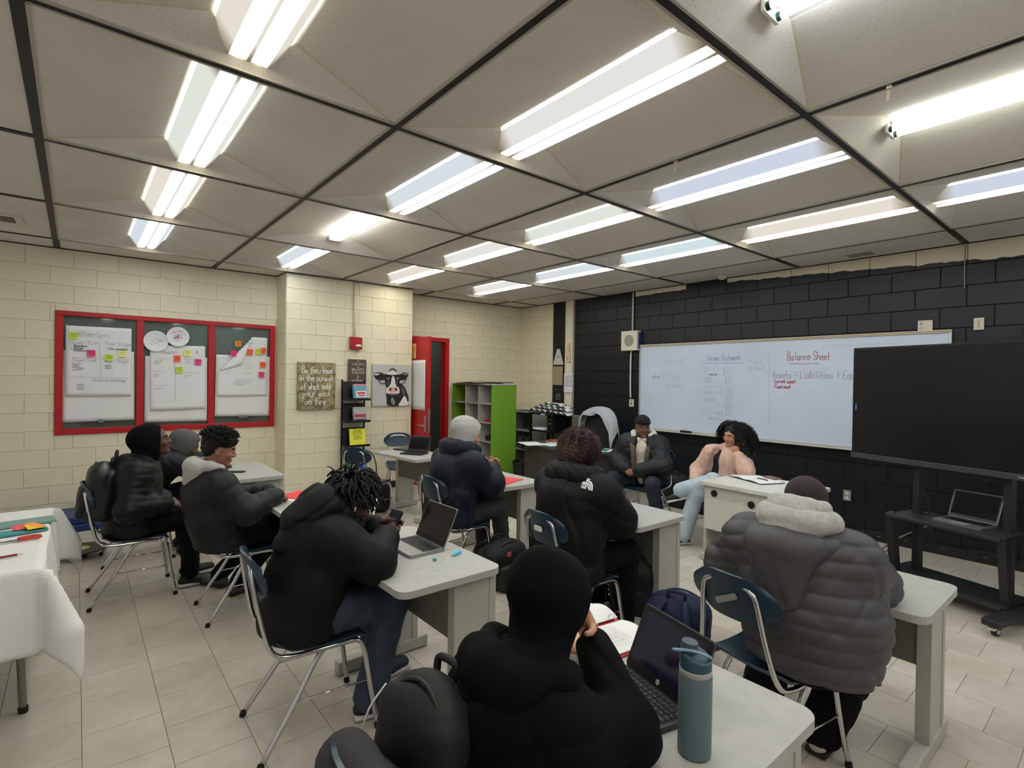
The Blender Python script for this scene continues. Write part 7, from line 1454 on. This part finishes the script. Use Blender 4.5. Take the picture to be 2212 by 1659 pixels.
for v in bm.verts:
    if v.co.z > 0.24: v.co.z += 0.35*v.co.y-0.1*v.co.x*0.3+0.008
cap = mk('cap', bm, m_teal, t, smooth=True, sharp=40)
bm = BM(); cyl(bm, (-0.006, 0.018, 0.245), (-0.004, 0.014, 0.290), 0.021, 0.020, 20); mk('spout_cover', bm, M('slate_cap', (66, 78, 90), 0.45), cap, bevel=0.002)
bm = BM(); tube(bm, spline([(0.036, -0.016, 0.240), (0.010, -0.030, 0.262), (-0.020, 0.0, 0.275), (-0.034, 0.034, 0.268), (-0.02, 0.050, 0.258), (0.006, 0.044, 0.25)], 6), 0.0042, 7); mk('carry_loop', bm, M('light_blue_loop', (118, 150, 172), 0.45), cap, smooth=True)
t = empty('ring_binder', (1.66, 0.155, 0.741), R(-8)); tag(t, 'open ring binder full of white pages on the front desk', 'binder'); m_bred = M('binder_red', (170, 44, 50), 0.5)
box('cover', (0, 0, 0.003), (0.27, 0.40, 0.005), m_bred, t, bevel=0.002)
for s in (1, -1):
    bm = BM(); sheet(bm, lambda u, v: ((u-0.5)*0.255, s*(0.012+0.178*v), 0.010+0.022*math.sin(PI*min(1, v*1.15+0.05))*(1 if s > 0 else 0.7)), 4, 12, 0.004); mk('page_stack', bm, m_paper, t, smooth=True, sharp=50)
for x_ in (-0.09, 0.0, 0.09):
    bm = BM(); tube(bm, [(x_, 0.022*math.cos(a), 0.012+0.026*math.sin(a)) for a in np.linspace(0, PI, 10)], 0.0028, 6); mk('ring', bm, m_chrome, t, smooth=True)
bm = BM(); rg = random.Random(6)
for s in (1, -1):
    for k in range(7): ribbons(bm, [squiggle(rg, 0.14, 9, 0.003)*np.array((1, 1))+np.array((-0.10, 0.016*k))], 0.0018, (0, s*0.10-0.05, 0.036 if s > 0 else 0.029), (1, 0, 0), (0, 1, 0), (0, 0, 1), 0.001)
me = bpy.data.meshes.new('handwriting'); bm.to_mesh(me); bm.free(); tag(link('handwriting', me, m_inkf, t), kind='stuff')
bm = BM(); cyl(bm, (-0.07, 0, 0), (0.07, 0, 0), 0.0045, n=8); cyl(bm, (0.07, 0, 0), (0.082, 0, 0), 0.0045, 0.001, 8); o = mk('pen', bm, m_bred, None, (1.515, 0.02, 0.746)); o.rotation_euler = (0, 0, R(50)); tag(o, 'red pen beside the open binder on the front desk', 'pen')
t = empty('smartphone', (1.452, 1.372, 0.905)); t.rotation_euler = (R(8), R(-48), R(22)); tag(t, 'black smartphone held in both hands by the student with locks', 'phone'); bm = BM(); prism(bm, rrect(0.148, 0.072, 0.010, 4), -0.004, 0.004); mk('phone_body', bm, M('phone_black', (20, 20, 22), 0.25), t, bevel=0.0015); bm = BM(); prism(bm, rrect(0.140, 0.066, 0.008, 4), 0.0041, 0.0047); mk('display', bm, M('phone_glass', (44, 44, 48), 0.08), t); 
t = empty('eraser', (1.725, 1.165, 0.741), R(20)); tag(t, 'bright blue eraser by the silver laptop', 'eraser'); bm = BM(); bx(bm, (0, 0, 0.008), (0.06, 0.024, 0.016)); mk('sleeve', bm, M('bright_blue', (88, 190, 226), 0.5), t, bevel=0.003); bm = BM(); bx(bm, (-0.034, 0, 0.008), (0.010, 0.018, 0.012)); mk('tip', bm, M('pale_tip', (170, 214, 224), 0.6), t, bevel=0.003)
bm = BM(); bmesh.ops.create_icosphere(bm, subdivisions=1, radius=0.012); 
for v in bm.verts: v.co *= random.uniform(0.6, 1.1); v.co.z *= 0.6
tag(mk('sweet_wrapper', bm, M('blue_foil', (60, 130, 160), 0.3, 0.3), None, (1.58, 1.15, 0.748)), 'small crumpled blue wrapper by the silver laptop', 'wrapper')
m_folder = M('red_folder', (226, 60, 66), 0.5)
flat_sheet('red_folder', 1.53, 3.02, 0.7415, 0.24, 0.30, R(28), m_folder, 'red folder on the desk of the curly haired student', 'folder', 0.006, 'red folders'); flat_sheet('red_folder', 3.19, 2.60, 0.7415, 0.30, 0.24, R(18), m_folder, 'red folder under the hands of the navy coat wearer', 'folder', 0.006, 'red folders'); flat_sheet('notepad', 1.52, 2.97, 0.7405, 0.25, 0.30, R(14), m_paper, 'white notepad under the red folder, left desk', 'notepad', 0.0008)
t = empty('smartphone', (1.36, 4.40, 0.741), R(-30)); tag(t, 'dark phone lying on the desk by the pillar', 'phone'); bm = BM(); prism(bm, rrect(0.15, 0.075, 0.010, 4), 0, 0.009); mk('phone_body', bm, MATS['phone_black'], t, bevel=0.0015); bm = BM(); prism(bm, rrect(0.142, 0.068, 0.008, 4), 0.0091, 0.0096); mk('display', bm, M('phone_glass_blue', (40, 46, 60), 0.08), t)
t = empty('pink_cup', (3.545, 4.80, 0.741)); tag(t, 'translucent pink tumbler with an orange straw', 'cup'); bm = BM(); lathe(bm, [(0, 0.002), (0.034, 0.002), (0.048, 0.135), (0.050, 0.137), (0.046, 0.135), (0.032, 0.006), (0, 0.006)], 26); mk('tumbler', bm, M('pink_plastic', (226, 150, 158), 0.3, alpha=0.75), t, smooth=True, sharp=40); bm = BM(); tube(bm, [(0.01, 0.0, 0.01), (-0.03, 0.02, 0.20)], 0.004, 7); mk('straw', bm, M('orange_straw', (226, 118, 74), 0.4), t)
t = empty('tent_card', (3.12, 1.53, 0.741), R(-100)); tag(t, 'small white folded card with red print on the parka desk', 'card'); bm = BM(); sheet(bm, lambda u, v: ((u-0.5)*0.09, -0.02+0.02*v, 0.05*v), 1, 2, 0.001); sheet(bm, lambda u, v: ((u-0.5)*0.09, 0.02-0.02*v, 0.05*v), 1, 2, 0.001); mk('card', bm, m_paper, t); box('print', (0, -0.013, 0.022), (0.06, 0.0015, 0.006), m_bred, t, bevel=0)
t = empty('open_notebook', (5.20, 1.24, 0.741), R(-24)); tag(t, 'open notebook with a dark cover on the presenters desk', 'notebook'); box('cover', (0, 0, 0.003), (0.27, 0.44, 0.005), M('teal_black_cover', (30, 44, 46), 0.5), t, bevel=0.001)
for s in (1, -1):
    bm = BM(); sheet(bm, lambda u, v: ((u-0.5)*0.26, s*(0.004+0.205*v), 0.007+0.010*math.sin(PI*min(1, v+0.08))), 3, 8, 0.004); mk('page_stack', bm, m_paper, t, smooth=True, sharp=50)
tag(box('smartphone', (5.30, 1.13, 0.768), (0.08, 0.15, 0.012), M('rose_phone', (120, 92, 86), 0.35), bevel=0.004, rz=R(-24)), 'brownish phone lying on the open notebook', 'phone'); bm = BM(); cyl(bm, (-0.06, 0, 0), (0.06, 0, 0), 0.005, n=8); o = mk('pen', bm, m_black, None, (5.16, 1.16, 0.765)); o.rotation_euler = (0, 0, R(70)); tag(o, 'black pen lying on the open notebook', 'pen')
bm = BM(); tube(bm, spline([(4.80, 1.50, 0.742), (4.83, 1.53, 0.76), (4.87, 1.50, 0.758), (4.90, 1.53, 0.76), (4.93, 1.50, 0.742)], 5), 0.004, 6); tag(mk('white_cable', bm, M('cable_white', (214, 214, 212), 0.5), None, smooth=True), 'short white cable at the corner of the presenters desk', 'cable')
# ---- on the white cloth
z0 = 0.7475
flat_sheet('sign_sheet', -0.16, 3.42, z0, 0.42, 0.22, R(6), m_paper, 'white lettered sheet at the far end of the cloth table', th=0.003); flat_sheet('teal_folder', -0.20, 3.17, z0, 0.56, 0.15, R(8), M('grey_teal_card', (120, 152, 146), 0.6), 'grey teal card folder across the cloth table', 'folder', 0.012)
for i, (x, y, c, a, lb) in enumerate(((-0.06, 3.00, (232, 96, 104), 20, 'pink'), (-0.01, 2.99, (240, 158, 76), -10, 'orange'), (0.0, 2.95, (246, 198, 60), 15, 'yellow'))):
    bm = BM(); sheet(bm, lambda u, v: ((u-0.5)*0.085, (v-0.5)*0.085, 0.004+0.014*math.sin(3*u+i)*v), 4, 4, 0.001); o = mk('sticky_note', bm, M('desk_note_%d' % i, c, 0.8), None, (x, y, z0+0.014+0.003*i)); o.rotation_euler = (0, 0, R(a)); tag(o, 'loose '+lb+' sticky note on the cloth table', 'sticky note', 'sticky notes on the cloth table')
flat_sheet('teal_book', -0.10, 2.95, z0, 0.30, 0.10, R(10), M('teal_green', (70, 150, 150), 0.5), 'teal booklet under the loose sticky notes', 'booklet', 0.012)
t = empty('scissors', (-0.06, 2.76, z0+0.004), R(9)); tag(t, 'scissors with red handles on the white cloth', 'scissors'); bm = BM(); prism(bm, [(-0.15, -0.003), (0.0, -0.010), (0.0, 0.010), (-0.15, 0.003)], 0, 0.004); mk('blades', bm, M('steel_blade', (96, 104, 116), 0.3, 0.8), t)
for s in (1, -1): bm = BM(); tube(bm, [(0.045+0.045*math.cos(a), s*0.016+0.016*math.sin(a), 0.006) for a in np.linspace(0, 2*PI, 16, endpoint=False)], 0.006, 6, closed=True); mk('handle', bm, M('red_plastic', (196, 50, 56), 0.4), t, smooth=True)
bm = BM(); cyl(bm, (-0.10, 0, 0), (0.075, 0, 0), 0.006, n=8); t = mk('marker_pen', bm, M('maroon_barrel', (136, 24, 40), 0.4), None, (-0.12, 2.43, z0+0.007)); t.rotation_euler = (0, 0, R(10)); tag(t, 'dark red pen with a silver tip near the cloth edge', 'pen'); bm = BM(); cyl(bm, (0.075, 0, 0), (0.098, 0, 0), 0.005, 0.004, 8); mk('tip', bm, m_alu, t)
tag(box('red_card', (-0.19, 2.34, z0+0.004), (0.12, 0.05, 0.006), M('dark_red_plastic', (150, 30, 40), 0.5), bevel=0.002, rz=0.3), 'dark red flat piece at the left picture edge on the cloth', 'card')
# ---- on the floor by the back wall
t = empty('folded_mat', (-0.10, 6.27, 0)); tag(t, 'folded navy blue gym mat against the window wall', 'mat'); m_mat = M('navy_vinyl', (26, 48, 104), 0.4, bump=0.15, bscale=25)
for k in range(2): box('mat_fold', (0, 0.0, 0.04+0.077*k), (1.04, 0.58-0.02*k, 0.074), m_mat, t, bevel=0.018, seg=3)
t = empty('balance_disc', (0.21, 5.02, 0)); tag(t, 'round black balance board with a yellow label on the floor', 'balance board'); bm = BM(); lathe(bm, [(0, 0.06), (0.20, 0.062), (0.205, 0.068), (0.20, 0.074), (0, 0.074)], 36); mk('deck', bm, M('black_abs', (26, 27, 28), 0.5), t, smooth=True, sharp=35)
bm = BM(); lathe(bm, [(0, 0.0), (0.05, 0.004), (0.085, 0.03), (0.09, 0.06), (0, 0.062)], 28); mk('rocker', bm, m_rub, t, smooth=True); bm = BM(); lathe(bm, [(0.07, 0.0741), (0.07, 0.0752), (0, 0.0752)], 28); lb = mk('label_disc', bm, M('yellow_label', (196, 190, 96), 0.6), t); bm = BM()
for a in np.linspace(0, 2*PI, 11, endpoint=False): bx(bm, (0.048*math.cos(a), 0.048*math.sin(a), 0.0757), (0.014, 0.008, 0.001), rz=a)
tag(mk('label_print', bm, m_ink, t), kind='stuff')
# ---- bags
m_bag = M('black_bag_fabric', (20, 20, 22), 0.7, bump=0.2, bscale=120); m_bagl = M('black_bag_panel', (24, 24, 26), 0.5, bump=0.15, bscale=90); m_nvbag = M('navy_bag_fabric', (26, 38, 70), 0.75, bump=0.2, bscale=90); m_zip = M('zip_silver', (170, 170, 170), 0.3, 0.8)
def backpack(c, size, rz, label, mat, tilt=0.0, handle=True, pocket=True, straps=True, roll=0.0, mat2=None, h=0.009, name='backpack'):
    """c = centre of its base; size (depth,width,height); its back (straps) on local +x, pocket on local -x"""
    d, w_, hh = size; t = empty(name, c); t.rotation_euler = (roll, tilt, rz); tag(t, label, 'backpack'); mat2 = mat2 or m_bagl
    soft('main_compartment', [rbox((0, 0, hh*0.45), (d/2, w_/2, hh*0.45), min(d, w_)*0.30, None, 0.03), ell((0.0, 0, hh*0.74), (d*0.45, w_*0.44, hh*0.26), None, 0.05)], h, mat, t, wrinkle(int(c[0]*100) % 90, 0.006, 0.12))
    if pocket: p = soft('front_pocket', [rbox((-d*0.52, 0, hh*0.30), (d*0.20, w_*0.40, hh*0.26), 0.035, None, 0.03)], h, mat2, t, wrinkle(17, 0.004, 0.1)); bm = BM(); tube(bm, spline([(-d*0.66, -w_*0.34, hh*0.45), (-d*0.68, 0, hh*0.53), (-d*0.66, w_*0.34, hh*0.45)], 5), 0.004, 5); mk('zip', bm, m_zip if False else m_bag, p)
    bm = BM(); tube(bm, spline([(-d*0.30, -w_*0.47, hh*0.35), (-d*0.32, -w_*0.42, hh*0.80), (-d*0.30, 0, hh*0.98), (-d*0.32, w_*0.42, hh*0.80), (-d*0.30, w_*0.47, hh*0.35)], 6), 0.006, 6); mk('zip_piping', bm, mat2, t, smooth=True)
    if handle: bm = BM(); tube(bm, spline([(d*0.25, -0.05, hh*0.96), (d*0.25, -0.045, hh*1.05), (d*0.25, 0.045, hh*1.05), (d*0.25, 0.05, hh*0.96)], 5), 0.010, 7); mk('top_handle', bm, mat, t, smooth=True)
    if straps:
        for s in (1, -1):
            bm = BM(); pts = spline([(d*0.42, s*w_*0.16, hh*0.95), (d*0.75, s*w_*0.24, hh*0.80), (d*0.80, s*w_*0.30, hh*0.50), (d*0.55, s*w_*0.40, hh*0.12)], 6)
            for side in (0,): tube(bm, pts, 0.020, 8)
            for v in bm.verts: pass
            mk('shoulder_strap', bm, mat2, t, smooth=True)
    return t
b = backpack((0.285, 3.76, 0.60), (0.17, 0.30, 0.42), 0, 'black leather look backpack worn on the hooded student, left', M('black_leatherette', (26, 27, 28), 0.38, bump=0.2, bscale=40), R(8), straps=False); b['label'] = 'black leather look backpack between the hooded student and the chair back'
bm = BM(); tube(bm, spline([(0.06, -0.03, 0.40), (0.06, -0.03, 0.49), (0.06, 0.03, 0.49), (0.06, 0.03, 0.40)], 5), 0.011, 7); mk('loop_handle', bm, m_bagl, b, smooth=True)
b = backpack((2.86, 2.20, 0.0), (0.24, 0.42, 0.36), R(100), 'large black bag with a red tag on the floor behind the silver laptop', m_bag); box('red_tag', (-0.185, 0.12, 0.31), (0.01, 0.04, 0.035), M('red_tag', (196, 70, 80), 0.6), b, bevel=0.002)
b = backpack((3.20, 1.17, 0.0), (0.24, 0.34, 0.47), R(150), 'big black backpack with ribbed straps standing beside the long parka', m_bag, R(-4))
for s in (1, -1):
    bm = BM(); sheet(bm, lambda u, v: (0.135+0.03*math.sin(PI*v)+0.006*math.sin(v*60), s*(0.055+0.05*v)+(u-0.5)*0.06, 0.44-0.36*v), 3, 40, 0.016); mk('padded_strap', bm, m_bagl, b, smooth=True)
bm = BM(); st, w_ = strokes('JM', 0.018, False, 0, 0.6); ribbons(bm, [np.array([(q[0]-0.06, q[1]) for q in p]) for p in st], 0.003, (0.20, 0.05, 0.16), (0, 1, 0), (0, 0, 1), (1, 0, 0), 0.002); me = bpy.data.meshes.new('strap_mark'); bm.to_mesh(me); bm.free(); link('strap_mark', me, M('mark_grey', (170, 170, 170), 0.6), b)
b = backpack((2.98, 0.64, 0.0), (0.26, 0.36, 0.40), R(200), 'navy blue backpack on the floor beside the grey puffer chair', m_nvbag, 0.0, mat2=m_nvbag)
b = backpack((0.775, -0.05, 0.53), (0.15, 0.27, 0.42), R(4), 'black backpack with a white cord hung on the chair back of the front hoodie', m_bag, R(12), straps=False); box('orange_tab', (-0.05, 0.148, 0.15), (0.006, 0.008, 0.05), M('orange_tab', (226, 92, 60), 0.5), b, bevel=0.001)
bm = BM(); tube(bm, spline([(-0.06, 0.12, 0.36), (-0.09, 0.13, 0.30), (-0.09, 0.14, 0.22), (-0.07, 0.14, 0.18)], 5), 0.0028, 5); mk('white_cord', bm, m_lace, b, smooth=True)
o = soft('bundled_coat', [cone((0.645, -0.28, 0.815), (0.655, 0.0, 0.815), 0.045, 0.045, k=0.05), cone((0.62, -0.22, 0.80), (0.60, -0.20, 0.45), 0.05, 0.06, (0, 1, 0), 2.0, k=0.05), cone((0.625, -0.05, 0.80), (0.60, -0.04, 0.48), 0.045, 0.055, (0, 1, 0), 1.6, k=0.05)], 0.010, M('charcoal_cloth', (46, 46, 48), 0.85), None, wrinkle(88, 0.008, 0.12)); tag(o, 'charcoal coat slung over the chair back at the bottom edge', 'coat')
b = backpack((3.05, 5.02, 0.0), (0.22, 0.40, 0.36), R(60), 'black bag on the floor under the empty chair by the rack', m_bag, pocket=True)
b = backpack((6.35, 2.40, 0.0), (0.24, 0.36, 0.50), R(180), 'tall black backpack against the wall between man and woman', m_bag, 0, straps=False); b = backpack((6.40, 2.86, 0.0), (0.22, 0.36, 0.44), R(175), 'black bag against the wall behind the man in the beanie', m_bag, 0, straps=False)
tag(box('loudspeaker', (5.40, -0.80, 0.55), (0.26, 0.16, 0.50), m_bm, bevel=0.012), 'black box speaker at the right edge beside the screen stand', 'speaker'); tag(box('speaker_pedestal', (5.40, -0.80, 0.15), (0.20, 0.12, 0.298), m_bm, bevel=0.006), 'black pedestal under the box speaker at the right edge', 'pedestal')
